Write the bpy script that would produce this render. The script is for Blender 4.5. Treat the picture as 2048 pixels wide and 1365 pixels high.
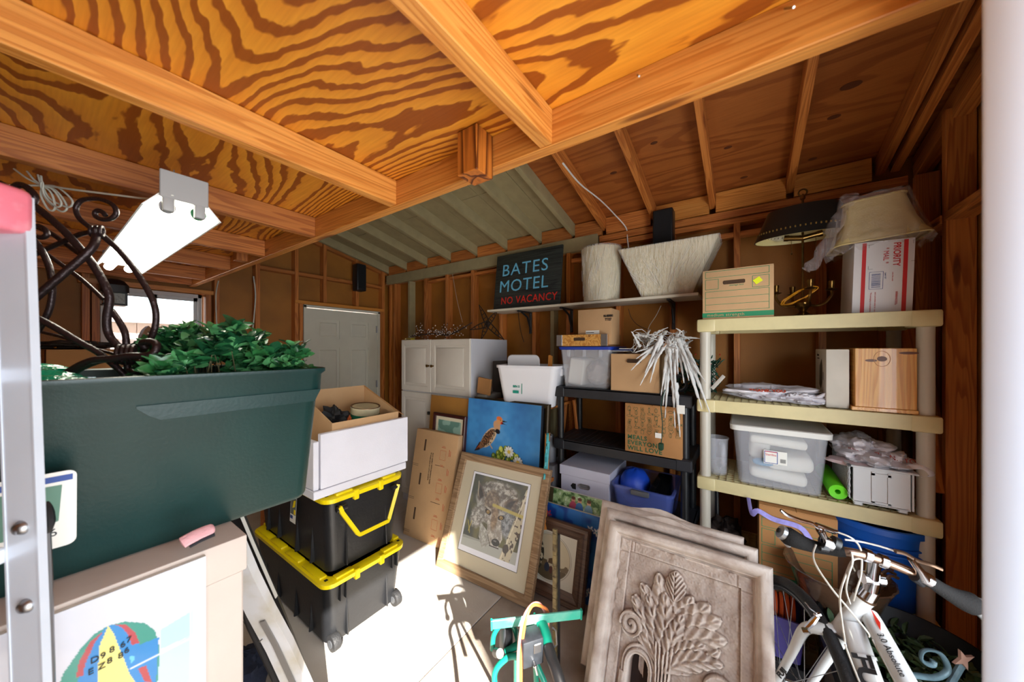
import bpy, bmesh, math, random
import numpy as np
from mathutils import Matrix, Vector, Euler, noise as mnoise
random.seed(7); rng = np.random.default_rng(7)
for o in list(bpy.data.objects): bpy.data.objects.remove(o)
C = bpy.context.scene.collection
PI = math.pi

# ---------------------------------------------------------------- camera, light, exposure
SC = bpy.context.scene
CF, CS, HZ, EYE, FPX = .821, .571, 697., 1.57, 670.       # forward direction in plan, horizon row, eye height, focal length in pixels
cd = bpy.data.cameras.new('camera'); cam = bpy.data.objects.new('camera', cd); C.objects.link(cam)
cd.sensor_width = 36; cd.lens = FPX/2048*36; cd.shift_y = (HZ-682.5)/2048; cd.clip_start = .02; cd.clip_end = 200
fw = Vector((CF, CS, 0)).normalized()
cam.rotation_euler = fw.to_track_quat('-Z', 'Y').to_euler(); cam.location = (0, 0, EYE)
cd.dof.use_dof = True; cd.dof.focus_distance = 2.2; cd.dof.aperture_fstop = 3.2
SC.camera = cam
W = bpy.data.worlds.new('world'); SC.world = W; W.use_nodes = True
wn = W.node_tree.nodes; wl = W.node_tree.links
sky = wn.new('ShaderNodeTexSky'); sky.sky_type = 'NISHITA'; sky.sun_disc = False; sky.sun_elevation = math.radians(34); sky.sun_rotation = math.radians(190)
bg = wn['Background']; wl.new(sky.outputs[0], bg.inputs[0]); bg.inputs[1].default_value = .42
sd = bpy.data.lights.new('sun', 'SUN'); so = bpy.data.objects.new('sun', sd); C.objects.link(so)
sd.energy = 22; sd.angle = math.radians(.6); sd.color = (1, .95, .86)
so.rotation_euler = Vector((.65, 1, -.72)).to_track_quat('-Z', 'Y').to_euler()
ad = bpy.data.lights.new('doorway_daylight', 'AREA'); ao = bpy.data.objects.new('doorway_daylight', ad); C.objects.link(ao)
ad.shape = 'RECTANGLE'; ad.size = 1.5; ad.size_y = 2.0; ad.energy = 70; ad.color = (.88, .95, 1)
ao.location = (.45, -1.35, 1.15); ao.rotation_euler = Vector((.42, 1, .03)).to_track_quat('-Z', 'Y').to_euler()
vs = SC.view_settings; vs.view_transform = 'Standard'; vs.look = 'None'; vs.exposure = .46; vs.gamma = 1; vs.use_curve_mapping = False
SC.cycles.max_bounces = 8; SC.cycles.transparent_max_bounces = 16

def ray(px, py):
    u = (px-1024)/FPX; v = (HZ-py)/FPX
    return Vector((CS*u+CF, -CF*u+CS, v))
def at(px, py, x=None, y=None, z=None, d=None):
    r = ray(px, py)
    t = x/r[0] if x is not None else y/r[1] if y is not None else (z-EYE)/r[2] if z is not None else d
    return Vector((0, 0, EYE)) + r*t
def yx(px, x): return at(px, HZ, x=x)[1]
def zx(px, py, x): return at(px, py, x=x)[2]
def xy(px, y): return at(px, HZ, y=y)[0]
def zy(px, py, y): return at(px, py, y=y)[2]

# ---------------------------------------------------------------- materials
MT = {}
def lin(c): return tuple((v/12.92 if v <= .04045 else ((v+.055)/1.055)**2.4) for v in [q/255 for q in c])
class NT:
    def __init__(s, m): s.t = m.node_tree; s.n = s.t.nodes; s.l = s.t.links; s.b = s.n['Principled BSDF']
    def new(s, t, **k):
        n = s.n.new(t)
        for a, b in k.items():
            if a[0] == '_': n.inputs[int(a[1:]) if a[1:].isdigit() else a[1:]].default_value = b
            else: setattr(n, a, b)
        return n
    def ramp(s, stops, interp='LINEAR'):
        r = s.n.new('ShaderNodeValToRGB'); e = r.color_ramp.elements; r.color_ramp.interpolation = interp
        while len(e) < len(stops): e.new(.5)
        for q, (p, c) in zip(e, stops): q.position = p; q.color = (*c, 1)
        return r
def mat(name, rgb, rough=.6, metal=0, noise=.0, nscale=8, bump=0, bscale=60, spec=.5, trans=0, alpha=1, emit=0, coat=0, stretch=(1,1,1), dark=None, sss=0):
    if name in MT: return MT[name]
    m = bpy.data.materials.new(name); m.use_nodes = True; T = NT(m); b = T.b; c = lin(rgb)
    b.inputs['Base Color'].default_value = (*c, 1); b.inputs['Roughness'].default_value = rough; b.inputs['Metallic'].default_value = metal
    b.inputs['Specular IOR Level'].default_value = spec; b.inputs['Transmission Weight'].default_value = trans; b.inputs['Alpha'].default_value = alpha
    b.inputs['Coat Weight'].default_value = coat
    if emit: b.inputs['Emission Color'].default_value = (*c, 1); b.inputs['Emission Strength'].default_value = emit
    if noise or bump:
        tc = T.new('ShaderNodeTexCoord'); mp = T.new('ShaderNodeMapping'); mp.inputs[3].default_value = stretch
        T.l.new(tc.outputs['Object'], mp.inputs[0])
    if noise:
        n = T.new('ShaderNodeTexNoise', _Scale=nscale, _Detail=6.); T.l.new(mp.outputs[0], n.inputs['Vector'])
        d = lin(dark) if dark else tuple(v*(1-noise) for v in c); l = tuple(min(1, v*(1+noise*.5)) for v in c)
        r = T.ramp([(.3, d), (.55, c), (.75, l)]); T.l.new(n.outputs[0], r.inputs[0]); T.l.new(r.outputs[0], b.inputs['Base Color'])
    if bump:
        n2 = T.new('ShaderNodeTexNoise', _Scale=bscale, _Detail=4.); T.l.new(mp.outputs[0], n2.inputs['Vector'])
        bp = T.new('ShaderNodeBump', _Strength=bump, _Distance=.01); T.l.new(n2.outputs[0], bp.inputs['Height']); T.l.new(bp.outputs[0], b.inputs['Normal'])
    MT[name] = m; return m
def wood(name, light, dark, freq=60, rough=.5, wob=.02, rand=.25, knots=True, coat=0, scale=1., pos=(.0, .35, .75)):
    """sawn timber: grain runs along local X, tone varies from board to board"""
    m = bpy.data.materials.new(name); m.use_nodes = True; T = NT(m); b = T.b; L = T.l
    tc = T.new('ShaderNodeTexCoord'); oi = T.new('ShaderNodeObjectInfo')
    off = T.new('ShaderNodeVectorMath', operation='SCALE'); cmb = T.new('ShaderNodeCombineXYZ', _0=3., _1=5., _2=7.)
    L.new(cmb.outputs[0], off.inputs[0]); L.new(oi.outputs['Random'], off.inputs['Scale'])
    add = T.new('ShaderNodeVectorMath', operation='ADD'); L.new(tc.outputs['Object'], add.inputs[0]); L.new(off.outputs[0], add.inputs[1])
    mp = T.new('ShaderNodeMapping'); mp.inputs[3].default_value = (.5*scale, 11*scale, 11*scale); L.new(add.outputs[0], mp.inputs[0])
    n = T.new('ShaderNodeTexNoise', _Scale=1., _Detail=2.5, _Roughness=.45); L.new(mp.outputs[0], n.inputs['Vector'])
    mul = T.new('ShaderNodeMath', operation='MULTIPLY', _1=float(freq)/4); L.new(n.outputs[0], mul.inputs[0])
    fr = T.new('ShaderNodeMath', operation='FRACT'); L.new(mul.outputs[0], fr.inputs[0])
    r = T.ramp([(pos[0], lin(light)), (pos[1], lin(light)), (pos[2], lin(dark)), (.93, lin(dark)), (1, lin(light))]); L.new(fr.outputs[0], r.inputs[0])
    f = T.new('ShaderNodeMapping'); f.inputs[3].default_value = (4, 160, 160); L.new(add.outputs[0], f.inputs[0])
    n2 = T.new('ShaderNodeTexNoise', _Scale=1., _Detail=3.); L.new(f.outputs[0], n2.inputs['Vector'])
    mx = T.new('ShaderNodeMix', data_type='RGBA', blend_type='MULTIPLY'); mx.inputs[0].default_value = .35
    r2 = T.ramp([(.3, (.45, .4, .35)), (.65, (1, 1, 1))]); L.new(n2.outputs[0], r2.inputs[0]); L.new(r.outputs[0], mx.inputs[6]); L.new(r2.outputs[0], mx.inputs[7])
    hs = T.new('ShaderNodeHueSaturation'); vr = T.new('ShaderNodeMapRange', _3=1-rand, _4=1+rand*.5); L.new(oi.outputs['Random'], vr.inputs[0])
    L.new(vr.outputs[0], hs.inputs['Value']); out = mx.outputs[2]
    if knots:
        k = T.new('ShaderNodeMapping'); k.inputs[3].default_value = (1.6, 11, 11); L.new(add.outputs[0], k.inputs[0])
        v = T.new('ShaderNodeTexVoronoi', _Scale=1.); L.new(k.outputs[0], v.inputs['Vector'])
        kr = T.ramp([(.0, (.10, .05, .03)), (.10, (.25, .12, .06)), (.15, (1, 1, 1))]); L.new(v.outputs['Distance'], kr.inputs[0])
        m2 = T.new('ShaderNodeMix', data_type='RGBA', blend_type='MULTIPLY'); m2.inputs[0].default_value = .75; L.new(out, m2.inputs[6]); L.new(kr.outputs[0], m2.inputs[7]); out = m2.outputs[2]
    L.new(out, hs.inputs['Color']); L.new(hs.outputs[0], b.inputs['Base Color']); b.inputs['Roughness'].default_value = rough; b.inputs['Coat Weight'].default_value = coat
    bp = T.new('ShaderNodeBump', _Strength=.25, _Distance=.003); L.new(n2.outputs[0], bp.inputs['Height']); L.new(bp.outputs[0], b.inputs['Normal'])
    MT[name] = m; return m
def plywood(name, light, dark, mid, bands=9, sx=2.2, sy=.55, rough=.45):
    m = bpy.data.materials.new(name); m.use_nodes = True; T = NT(m); b = T.b; L = T.l
    tc = T.new('ShaderNodeTexCoord'); mp = T.new('ShaderNodeMapping'); mp.inputs[3].default_value = (sx, sy, 1); L.new(tc.outputs['Object'], mp.inputs[0])
    n = T.new('ShaderNodeTexNoise', _Scale=1., _Detail=1.4, _Roughness=.35, _Distortion=.25); L.new(mp.outputs[0], n.inputs['Vector'])
    m3 = T.new('ShaderNodeMapping'); m3.inputs[3].default_value = (34, 9, 1); L.new(tc.outputs['Object'], m3.inputs[0])
    n3 = T.new('ShaderNodeTexNoise', _Scale=1., _Detail=2.); L.new(m3.outputs[0], n3.inputs['Vector'])
    ma = T.new('ShaderNodeMath', operation='MULTIPLY_ADD', _1=.022); L.new(n3.outputs[0], ma.inputs[0]); L.new(n.outputs[0], ma.inputs[2])
    mul = T.new('ShaderNodeMath', operation='MULTIPLY', _1=float(bands)*3.2); L.new(ma.outputs[0], mul.inputs[0])
    fr = T.new('ShaderNodeMath', operation='FRACT'); L.new(mul.outputs[0], fr.inputs[0])
    r = T.ramp([(0, lin(light)), (.48, lin(mid)), (.56, lin(dark)), (.9, lin(dark)), (.96, lin(light))]); L.new(fr.outputs[0], r.inputs[0])
    m2 = T.new('ShaderNodeMapping'); m2.inputs[3].default_value = (150, 7, 1); L.new(tc.outputs['Object'], m2.inputs[0])
    n2 = T.new('ShaderNodeTexNoise', _Scale=1., _Detail=3.); L.new(m2.outputs[0], n2.inputs['Vector'])
    r2 = T.ramp([(.3, (.72, .66, .6)), (.65, (1, 1, 1))]); L.new(n2.outputs[0], r2.inputs[0])
    mx = T.new('ShaderNodeMix', data_type='RGBA', blend_type='MULTIPLY'); mx.inputs[0].default_value = .5; L.new(r.outputs[0], mx.inputs[6]); L.new(r2.outputs[0], mx.inputs[7])
    L.new(mx.outputs[2], b.inputs['Base Color']); b.inputs['Roughness'].default_value = rough
    MT[name] = m; return m
def vcol(name, rough=.5, coat=0, bump=0):
    m = bpy.data.materials.new(name); m.use_nodes = True; T = NT(m)
    a = T.new('ShaderNodeVertexColor', layer_name='Col'); T.l.new(a.outputs[0], T.b.inputs['Base Color']); T.b.inputs['Roughness'].default_value = rough; T.b.inputs['Coat Weight'].default_value = coat
    MT[name] = m; return m

LUM = wood('lumber', (206, 128, 60), (176, 100, 42), 70, .5)
LUMB = wood('lumber_bright', (222, 150, 70), (200, 124, 50), 80, .42, rand=.1)
PINE = wood('pine', (233, 178, 96), (204, 136, 58), 40, .45)
PLYL = plywood('plywood_loft', (226, 150, 44), (150, 76, 12), (216, 136, 36), 12)
PLYR = plywood('plywood_roof', (168, 98, 44), (146, 80, 34), (162, 94, 42), 4, 5, .5)
HARD = mat('hardboard_sheathing', (164, 106, 36), .55, noise=.25, nscale=3, bump=.2, bscale=240)
PNT = mat('beige_green_paint', (158, 144, 106), .7, noise=.12, nscale=12, bump=.15)
CARD = mat('cardboard', (190, 152, 110), .8, noise=.08, nscale=6, bump=.1, bscale=120)
CARDD = mat('cardboard_dark', (172, 122, 72), .8, noise=.1, nscale=6)
CARDI = mat('cardboard_inside', (176, 128, 84), .85, noise=.1)
WHT = mat('white_plastic', (226, 226, 232), .4)
WHP = mat('white_paint', (214, 210, 194), .45, noise=.04)
BLK = mat('black_plastic', (26, 27, 30), .42, noise=.3, nscale=5, bump=.08)
BLKM = mat('black_metal', (30, 30, 32), .4)
CHR = mat('chrome', (205, 205, 208), .12, 1)
STEEL = mat('steel', (160, 160, 162), .35, 1)
BRASS = mat('aged_brass', (132, 102, 56), .28, 1, noise=.5, nscale=20)
GRNP = mat('green_print', (30, 128, 84), .6)
REDP = mat('red_print', (196, 30, 34), .6)
BLKP = mat('black_print', (22, 22, 24), .6)
BLUP = mat('blue_print', (40, 70, 140), .6)
YEL = mat('yellow_plastic', (244, 218, 8), .35)
CREAM = mat('cream_plastic', (204, 190, 142), .45, noise=.06, nscale=20)
CREAMP = mat('cream_post', (190, 184, 170), .4)
CLEAR = mat('clear_plastic', (235, 238, 245), .12, alpha=.24, spec=.6)
CLEARW = mat('frosted_plastic', (222, 224, 232), .3, alpha=.20)
WRAP = mat('stretch_film', (245, 242, 235), .10, alpha=.30, bump=.9, bscale=45, stretch=(1, 1, .25), spec=.8)
FILM = mat('clear_film', (235, 225, 225), .1, alpha=.16, bump=.8, bscale=30, spec=.9)
for q_ in (WRAP, FILM):
    for n_ in q_.node_tree.nodes:
        if n_.type == 'BUMP': n_.inputs['Strength'].default_value = 1; n_.inputs['Distance'].default_value = .04
BAGW = mat('white_bag_film', (226, 222, 228), .35, alpha=.86, bump=.5, bscale=25)
PAPER = mat('paper', (226, 224, 216), .7)
GLASS = mat('glass', (230, 236, 240), .03, alpha=.10, spec=.8)
VCM = vcol('painted_picture', .45); VCG = vcol('glossy_picture', .25, .4)

# ---------------------------------------------------------------- mesh helpers
class MB:
    def __init__(s, M=None): s.bm = bmesh.new(); s.M = M or Matrix()
    def _v(s, p): return s.bm.verts.new(s.M @ Vector(p))
    def face(s, vs):
        try: return s.bm.faces.new(vs)
        except ValueError: return None
    def quad(s, *ps): s.face([s._v(p) for p in ps]); return s
    def box(s, x0, x1, y0, y1, z0, z1, bev=0, seg=1, R=None):
        c = Vector(((x0+x1)/2, (y0+y1)/2, (z0+z1)/2))
        mm = s.M @ Matrix.Translation(c) @ (R or Matrix()) @ Matrix.Diagonal((abs(x1-x0), abs(y1-y0), abs(z1-z0), 1))
        g = bmesh.ops.create_cube(s.bm, size=1, matrix=mm)
        if bev: bmesh.ops.bevel(s.bm, geom=list({e for v in g['verts'] for e in v.link_edges}), offset=bev, segments=seg, profile=.5, affect='EDGES')
        return s
    def tube(s, pts, r, seg=8, closed=False, cap=True, flat=1.):
        pts = [Vector(p) for p in pts]; n = len(pts); rs = r if isinstance(r, (list, tuple)) else [r]*n
        prev = None; rings = []
        for i in range(n):
            a = pts[(i-1) % n] if (i > 0 or closed) else pts[i]; b = pts[(i+1) % n] if (i < n-1 or closed) else pts[i]
            t = (b-a)
            t = t.normalized() if t.length > 1e-9 else Vector((0, 0, 1))
            if prev is None: u = t.orthogonal().normalized()
            else:
                u = prev - t*prev.dot(t); u = u.normalized() if u.length > 1e-6 else t.orthogonal().normalized()
            w = t.cross(u); prev = u
            rings.append([s._v(pts[i] + (u*math.cos(2*PI*k/seg) + w*math.sin(2*PI*k/seg)*flat)*rs[i]) for k in range(seg)])
        for i in range(n if closed else n-1):
            A, B = rings[i], rings[(i+1) % n]
            for k in range(seg): s.face([A[k], A[(k+1) % seg], B[(k+1) % seg], B[k]])
        if cap and not closed: s.face(rings[0][::-1]); s.face(rings[-1])
        return s
    def cyl(s, a, b, r, seg=16, r2=None): return s.tube([a, b], [r, r2 if r2 is not None else r], seg)
    def lathe(s, prof, c=(0, 0, 0), seg=28, sx=1, sy=1, wave=None):
        rings = []
        for (r, z) in prof:
            rings.append([s._v((c[0]+sx*r*math.cos(a)*(1+(wave(a, z) if wave else 0)), c[1]+sy*r*math.sin(a)*(1+(wave(a, z) if wave else 0)), c[2]+z)) for a in [2*PI*k/seg for k in range(seg)]])
        for A, B in zip(rings, rings[1:]):
            for k in range(seg): s.face([A[k], A[(k+1) % seg], B[(k+1) % seg], B[k]])
        if prof[0][0] > 1e-4: s.face(rings[0][::-1])
        if prof[-1][0] > 1e-4: s.face(rings[-1])
        return s
    def loft(s, lv, c=(0, 0), cs=5, cap0=True, cap1=True):
        """lv: (z, half width, half depth, corner radius)"""
        rings = []
        for (z, hw, hd, r) in lv:
            r = min(r, hw*.98, hd*.98); ring = []
            for (sx, sy, a0) in ((1, 1, 0), (-1, 1, PI/2), (-1, -1, PI), (1, -1, 1.5*PI)):
                for k in range(cs+1):
                    a = a0+PI/2*k/cs; ring.append(s._v((c[0]+sx*(hw-r)+r*math.cos(a), c[1]+sy*(hd-r)+r*math.sin(a), z)))
            rings.append(ring)
        N = len(rings[0])
        for A, B in zip(rings, rings[1:]):
            for k in range(N): s.face([A[k], A[(k+1) % N], B[(k+1) % N], B[k]])
        if cap0: s.face(rings[0][::-1])
        if cap1: s.face(rings[-1])
        return s
    def prism(s, pts, z0, z1):
        a = [s._v((p[0], p[1], z0)) for p in pts]; b = [s._v((p[0], p[1], z1)) for p in pts]; n = len(pts)
        s.face(a[::-1]); s.face(b)
        for i in range(n): s.face([a[i], a[(i+1) % n], b[(i+1) % n], b[i]])
        return s
    def frame(s, w, h, t, prof):
        """picture frame, outer w x h in local XY; prof = [(inset, height)] round the border"""
        rings = []
        for (i, z) in prof: rings.append([s._v(p) for p in ((i, i, z), (w-i, i, z), (w-i, h-i, z), (i, h-i, z))])
        rings.append(rings[0])
        for A, B in zip(rings, rings[1:]):
            for k in range(4): s.face([A[k], A[(k+1) % 4], B[(k+1) % 4], B[k]])
        return s
    def ribbon(s, pts, w, z=0, closed=False):
        P = [Vector((p[0], p[1])) for p in pts]
        n = len(P)
        for i in range(n if closed else n-1):
            a, b = P[i], P[(i+1) % n]; d = b-a
            if d.length < 1e-7: continue
            d.normalize(); q = Vector((-d.y, d.x))*w/2; e = d*w*.4
            s.quad((*(a-q-e), z), (*(b-q+e), z), (*(b+q+e), z), (*(a+q-e), z))
        return s
    def rect(s, x0, y0, x1, y1, w, z=0): return s.ribbon([(x0, y0), (x1, y0), (x1, y1), (x0, y1)], w, z, True)
    def fill(s, x0, y0, x1, y1, z=0): return s.quad((x0, y0, z), (x1, y0, z), (x1, y1, z), (x0, y1, z))
    def build(s, name, m, parent=None, smooth=35, world=True, kind=None, label=None):
        me = bpy.data.meshes.new(name)
        bmesh.ops.recalc_face_normals(s.bm, faces=s.bm.faces)
        if parent is not None and world: s.bm.transform(wm(parent).inverted())
        s.bm.to_mesh(me); s.bm.free()
        if smooth:
            me.shade_smooth(); me.set_sharp_from_angle(angle=math.radians(smooth))
        me.materials.append(m)
        o = bpy.data.objects.new(name, me); C.objects.link(o); o.parent = parent
        if kind: o['kind'] = kind
        if label: o['label'] = label
        return o
def wm(o):
    M = o.matrix_basis.copy()
    while o.parent: o = o.parent; M = o.matrix_basis @ M
    return M
def thing(name, label, cat, loc=(0, 0, 0), group=None, M=None):
    o = bpy.data.objects.new(name, None); C.objects.link(o); o.empty_display_size = .05
    if M is not None: o.matrix_basis = M
    else: o.location = loc
    o['label'] = label; o['category'] = cat
    if group: o['group'] = group
    return o
def tag(o, label, cat, group=None):
    o['label'] = label; o['category'] = cat
    if group: o['group'] = group
    return o
def single(mb, name, m, label, cat, loc=(0, 0, 0), group=None, smooth=35, **k):
    """a thing that is one mesh; its origin is moved to its base"""
    mb.bm.transform(Matrix.Translation(-Vector(loc)))
    o = mb.build(name, m, None, smooth, **k); o.location = loc
    return tag(o, label, cat, group)
def dup(o, M=None, label=None, parent=None):
    n = o.copy(); C.objects.link(n)
    if parent: n.parent = parent
    if M is not None: n.matrix_basis = M
    if label: n['label'] = label
    for c in o.children: dup(c, parent=n)
    return n
BEAMS = {}
def beam(p0, p1, w, d, name, m, parent, up=(0, 0, 1), label=None, bev=.002):
    """board from p0 to p1 (centre line); w across, d in the up direction; own object, grain along local X"""
    p0 = Vector(p0); p1 = Vector(p1); X = (p1-p0); up = (1, 0, 0) if abs(X.normalized().dot(Vector(up))) > .999 else up; L = X.length; X.normalize(); Z = Vector(up); Z = (Z-X*Z.dot(X)).normalized(); Y = Z.cross(X)
    key = (round(L, 3), round(w, 4), round(d, 4), m.name)
    if key not in BEAMS:
        b = MB().box(0, L, -w/2, w/2, -d/2, d/2, bev); me = bpy.data.meshes.new(name); b.bm.to_mesh(me); b.bm.free(); me.materials.append(m); BEAMS[key] = me
    o = bpy.data.objects.new(name, BEAMS[key]); C.objects.link(o)
    R = Matrix((X, Y, Z)).transposed().to_4x4(); M = Matrix.Translation(p0) @ R
    o.matrix_basis = (wm(parent).inverted() @ M) if parent else M; o.parent = parent
    if label: o['label'] = label
    return o
FC = {}
def text(s, size, m, parent, M, name='lettering', align='LEFT', bold=0, squeeze=1., spacing=1., extr=.0004):
    cu = bpy.data.curves.new(name, 'FONT'); cu.body = s; cu.size = size; cu.align_x = align; cu.offset = bold; cu.extrude = extr; cu.space_character = spacing; cu.resolution_u = 3
    t = bpy.data.objects.new(name, cu); C.objects.link(t); dg = bpy.context.evaluated_depsgraph_get()
    me = bpy.data.meshes.new_from_object(t.evaluated_get(dg)); bpy.data.objects.remove(t); me.materials.clear(); me.materials.append(m)
    me.transform(Matrix.Diagonal((squeeze, 1, 1, 1))); me.transform(wm(parent).inverted() @ M)
    o = bpy.data.objects.new(name, me); C.objects.link(o); o.parent = parent; return o
def faceM(o, u, v):
    """frame on a surface: local x along u, y along v, z outward"""
    u = Vector(u).normalized(); n = u.cross(Vector(v)).normalized(); v = n.cross(u)
    M = Matrix((u, v, n)).transposed().to_4x4(); M.translation = Vector(o); return M
def FX(x, y, z, e=.0008): return faceM((x-e, y, z), (0, -1, 0), (0, 0, 1))      # a face looking towards -x, its right is -y
def FY(x, y, z, e=.0008): return faceM((x, y-e, z), (1, 0, 0), (0, 0, 1))       # a face looking towards -y, its right is +x
def leanM(x, y, z, tilt):
    """board standing on its bottom edge: local x to the right (-y), local y up the board, z out of its face, leaning back to +x"""
    return faceM((x, y, z), (0, -1, 0), (math.sin(tilt), 0, math.cos(tilt)))
def spiral(c, r0, r1, a0, turns, n=26, u=(1, 0, 0), v=(0, 0, 1)):
    u = Vector(u); v = Vector(v); c = Vector(c)
    return [c + (u*math.cos(a0+turns*2*PI*i/n) + v*math.sin(a0+turns*2*PI*i/n))*(r0+(r1-r0)*i/n) for i in range(n+1)]
def smooth_pts(P, n=6):
    P = [Vector(p) for p in P]; out = []
    for i in range(len(P)-1):
        p0 = P[max(i-1, 0)]; p1 = P[i]; p2 = P[i+1]; p3 = P[min(i+2, len(P)-1)]
        for k in range(n):
            t = k/n; out.append(.5*((2*p1)+(-p0+p2)*t+(2*p0-5*p1+4*p2-p3)*t*t+(-p0+3*p1-3*p2+p3)*t**3))
    out.append(P[-1]); return out

# ---------------------------------------------------------------- painting on fine grids (pictures, carved reliefs)
def vnoise(h, w, cell, seed=0):
    r = np.random.default_rng(seed); gh = int(h/cell)+3; gw = int(w/cell)+3; g = r.random((gh, gw))
    y = np.arange(h)/cell; x = np.arange(w)/cell; yi = y.astype(int); xi = x.astype(int); fy = (y-yi)[:, None]; fx = (x-xi)[None]
    fy = fy*fy*(3-2*fy); fx = fx*fx*(3-2*fx)
    a = g[yi][:, xi]; b = g[yi][:, xi+1]; c = g[yi+1][:, xi]; d = g[yi+1][:, xi+1]
    return (a*(1-fx)+b*fx)*(1-fy)+(c*(1-fx)+d*fx)*fy
class Art:
    """u to the right 0..1, v downwards 0..asp"""
    def __init__(s, n, asp, bg=(255, 255, 255)):
        s.w = n; s.h = int(n*asp); s.asp = asp; s.U, s.V = np.meshgrid(np.linspace(0, 1, s.w), np.linspace(0, asp, s.h)); s.a = np.zeros((s.h, s.w, 3)); s.a[:] = lin(bg); s.z = np.zeros((s.h, s.w)); s.px = 1/n
    def noise(s, cell, seed=0): return vnoise(s.h, s.w, cell*s.w, seed)
    def put(s, m, c, al=1.): m = (np.clip(m, 0, 1)*al)[..., None]; s.a = s.a*(1-m)+np.array(lin(c))*m; return s
    def ell(s, cx, cy, rx, ry, ang=0, soft=None):
        c, q = math.cos(ang), math.sin(ang); x = s.U-cx; y = s.V-cy; d = np.sqrt(((x*c+y*q)/rx)**2+((-x*q+y*c)/ry)**2)
        return np.clip((1-d)*min(rx, ry)/(soft or s.px)+.5, 0, 1)
    def seg(s, a, b, w, w2=None):
        ax, ay = a; bx, by = b; dx, dy = bx-ax, by-ay; t = np.clip(((s.U-ax)*dx+(s.V-ay)*dy)/(dx*dx+dy*dy+1e-12), 0, 1)
        d = np.hypot(s.U-ax-t*dx, s.V-ay-t*dy); ww = w+(w2-w)*t if w2 is not None else w
        return np.clip((ww/2-d)/s.px+.5, 0, 1)
    def poly(s, P):
        m = np.zeros(s.U.shape, bool); n = len(P)
        for i in range(n):
            (x0, y0), (x1, y1) = P[i], P[(i+1) % n]
            if y0 == y1: continue
            m ^= ((y0 > s.V) != (y1 > s.V)) & (s.U < (x1-x0)*(s.V-y0)/(y1-y0)+x0)
        return m.astype(float)
    def mesh(s, name, w, M, m, parent, zscale=0):
        """lay the picture on a w-wide plane: local x right, y up, z out (origin bottom left)"""
        hgt = w*s.asp; P = np.stack([s.U*w, hgt-s.V*w, s.z*zscale], -1).reshape(-1, 3)
        idx = np.arange(s.h*s.w).reshape(s.h, s.w); F = np.stack([idx[:-1, :-1], idx[1:, :-1], idx[1:, 1:], idx[:-1, 1:]], -1).reshape(-1, 4)
        me = bpy.data.meshes.new(name); me.vertices.add(len(P)); MM = np.array(wm(parent).inverted() @ M) if parent else np.array(M)
        P = P @ MM[:3, :3].T + MM[:3, 3]; me.vertices.foreach_set('co', P.astype(np.float32).ravel())
        me.loops.add(F.size); me.loops.foreach_set('vertex_index', F.ravel().astype(np.int32)); me.polygons.add(len(F)); me.polygons.foreach_set('loop_start', np.arange(0, F.size, 4, dtype=np.int32)); me.polygons.foreach_set('loop_total', np.full(len(F), 4, dtype=np.int32))
        me.update(calc_edges=True); ca = me.color_attributes.new('Col', 'FLOAT_COLOR', 'POINT'); ca.data.foreach_set('color', np.concatenate([s.a.reshape(-1, 3), np.ones((s.h*s.w, 1))], 1).astype(np.float32).ravel())
        if zscale: me.shade_smooth()
        me.materials.append(m); o = bpy.data.objects.new(name, me); C.objects.link(o); o.parent = parent; return o
# ---------------------------------------------------------------- setting
def struct(o): o['kind'] = 'structure'; return o
XW, YB, XH, ZJ, ZL = 2.77, 4.0, .79, 2.11, 2.205       # right stud faces, back stud faces, header face, joist undersides, loft deck
SLAB = mat('floor_slab', (204, 198, 190), .55, noise=.22, nscale=2.2, bump=.12, bscale=90, dark=(186, 176, 164))
SLABD = mat('floor_slab_stained', (168, 156, 144), .55, noise=.3, nscale=3, bump=.12, bscale=90, dark=(124, 108, 94))
fl = struct(MB().box(-1.4, 2.95, -.9, 4.2, -.12, -.012).build('floor', mat('joint_dirt', (60, 50, 42), .9), smooth=0))
xs = [-1.4, -.48, .70, 2.95]; ys = [-.9, 1.262, 2.70, 4.2]
for i in range(3):
    for j in range(3):
        MB().box(xs[i]+.003, xs[i+1]-.003, ys[j]+.003, ys[j+1]-.003, -.012, 0, .002).build('floor_slab', SLABD if j == 0 or i < 1 else SLAB, fl, smooth=0)
gnd = struct(MB().box(-9, 12, -14, -.9, -.14, -.02).build('ground', mat('pale_paving', (196, 188, 176), .9, noise=.1, nscale=1)))
struct(MB().box(-1.47, 6, -3.4, -3.2, -.02, 5.6).build('sun_blocker_wall', mat('stucco_shade', (206, 200, 190), .9)))  # unseen wall added to keep the sun off the right side
gn2 = struct(MB().box(-14, 16, 4.2, 22, -.14, -.02).build('ground', mat('pale_paving', (196, 188, 176), .9)))
# walls: hardboard sheathing seen between the studs
wr = struct(MB().box(XW+.09, XW+.105, -.86, 4.12, 0, 2.75).build('wall_right', HARD, smooth=0))
wb = struct(MB().box(-1.35, .31, YB+.09, YB+.105, 0, 3.1).box(.90, 1.74, YB+.09, YB+.105, 0, 3.1).box(2.64, 2.88, YB+.09, YB+.105, 0, 3.1).box(.31, .90, YB+.09, YB+.105, 0, 1.12).box(.31, .90, YB+.09, YB+.105, 2.04, 3.1).box(1.74, 2.64, YB+.09, YB+.105, 2.05, 3.1).build('wall_back', HARD, smooth=0))
wf = struct(MB().box(1.42, 2.88, -.86, -.845, 0, 3.1).box(-1.36, -.50, -.30, -.24, 0, 3.1).box(-.50, .60, -.32, -.26, 2.03, 3.1).box(1.36, 1.40, -.86, -.56, 2.03, 3.1).build('wall_front', HARD, smooth=0))  # last box: unseen piece added to stop stray sun
wl_ = struct(MB().box(-1.36, -1.345, -.86, 4.12, 0, 3.1).build('wall_left', HARD, smooth=0))
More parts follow.
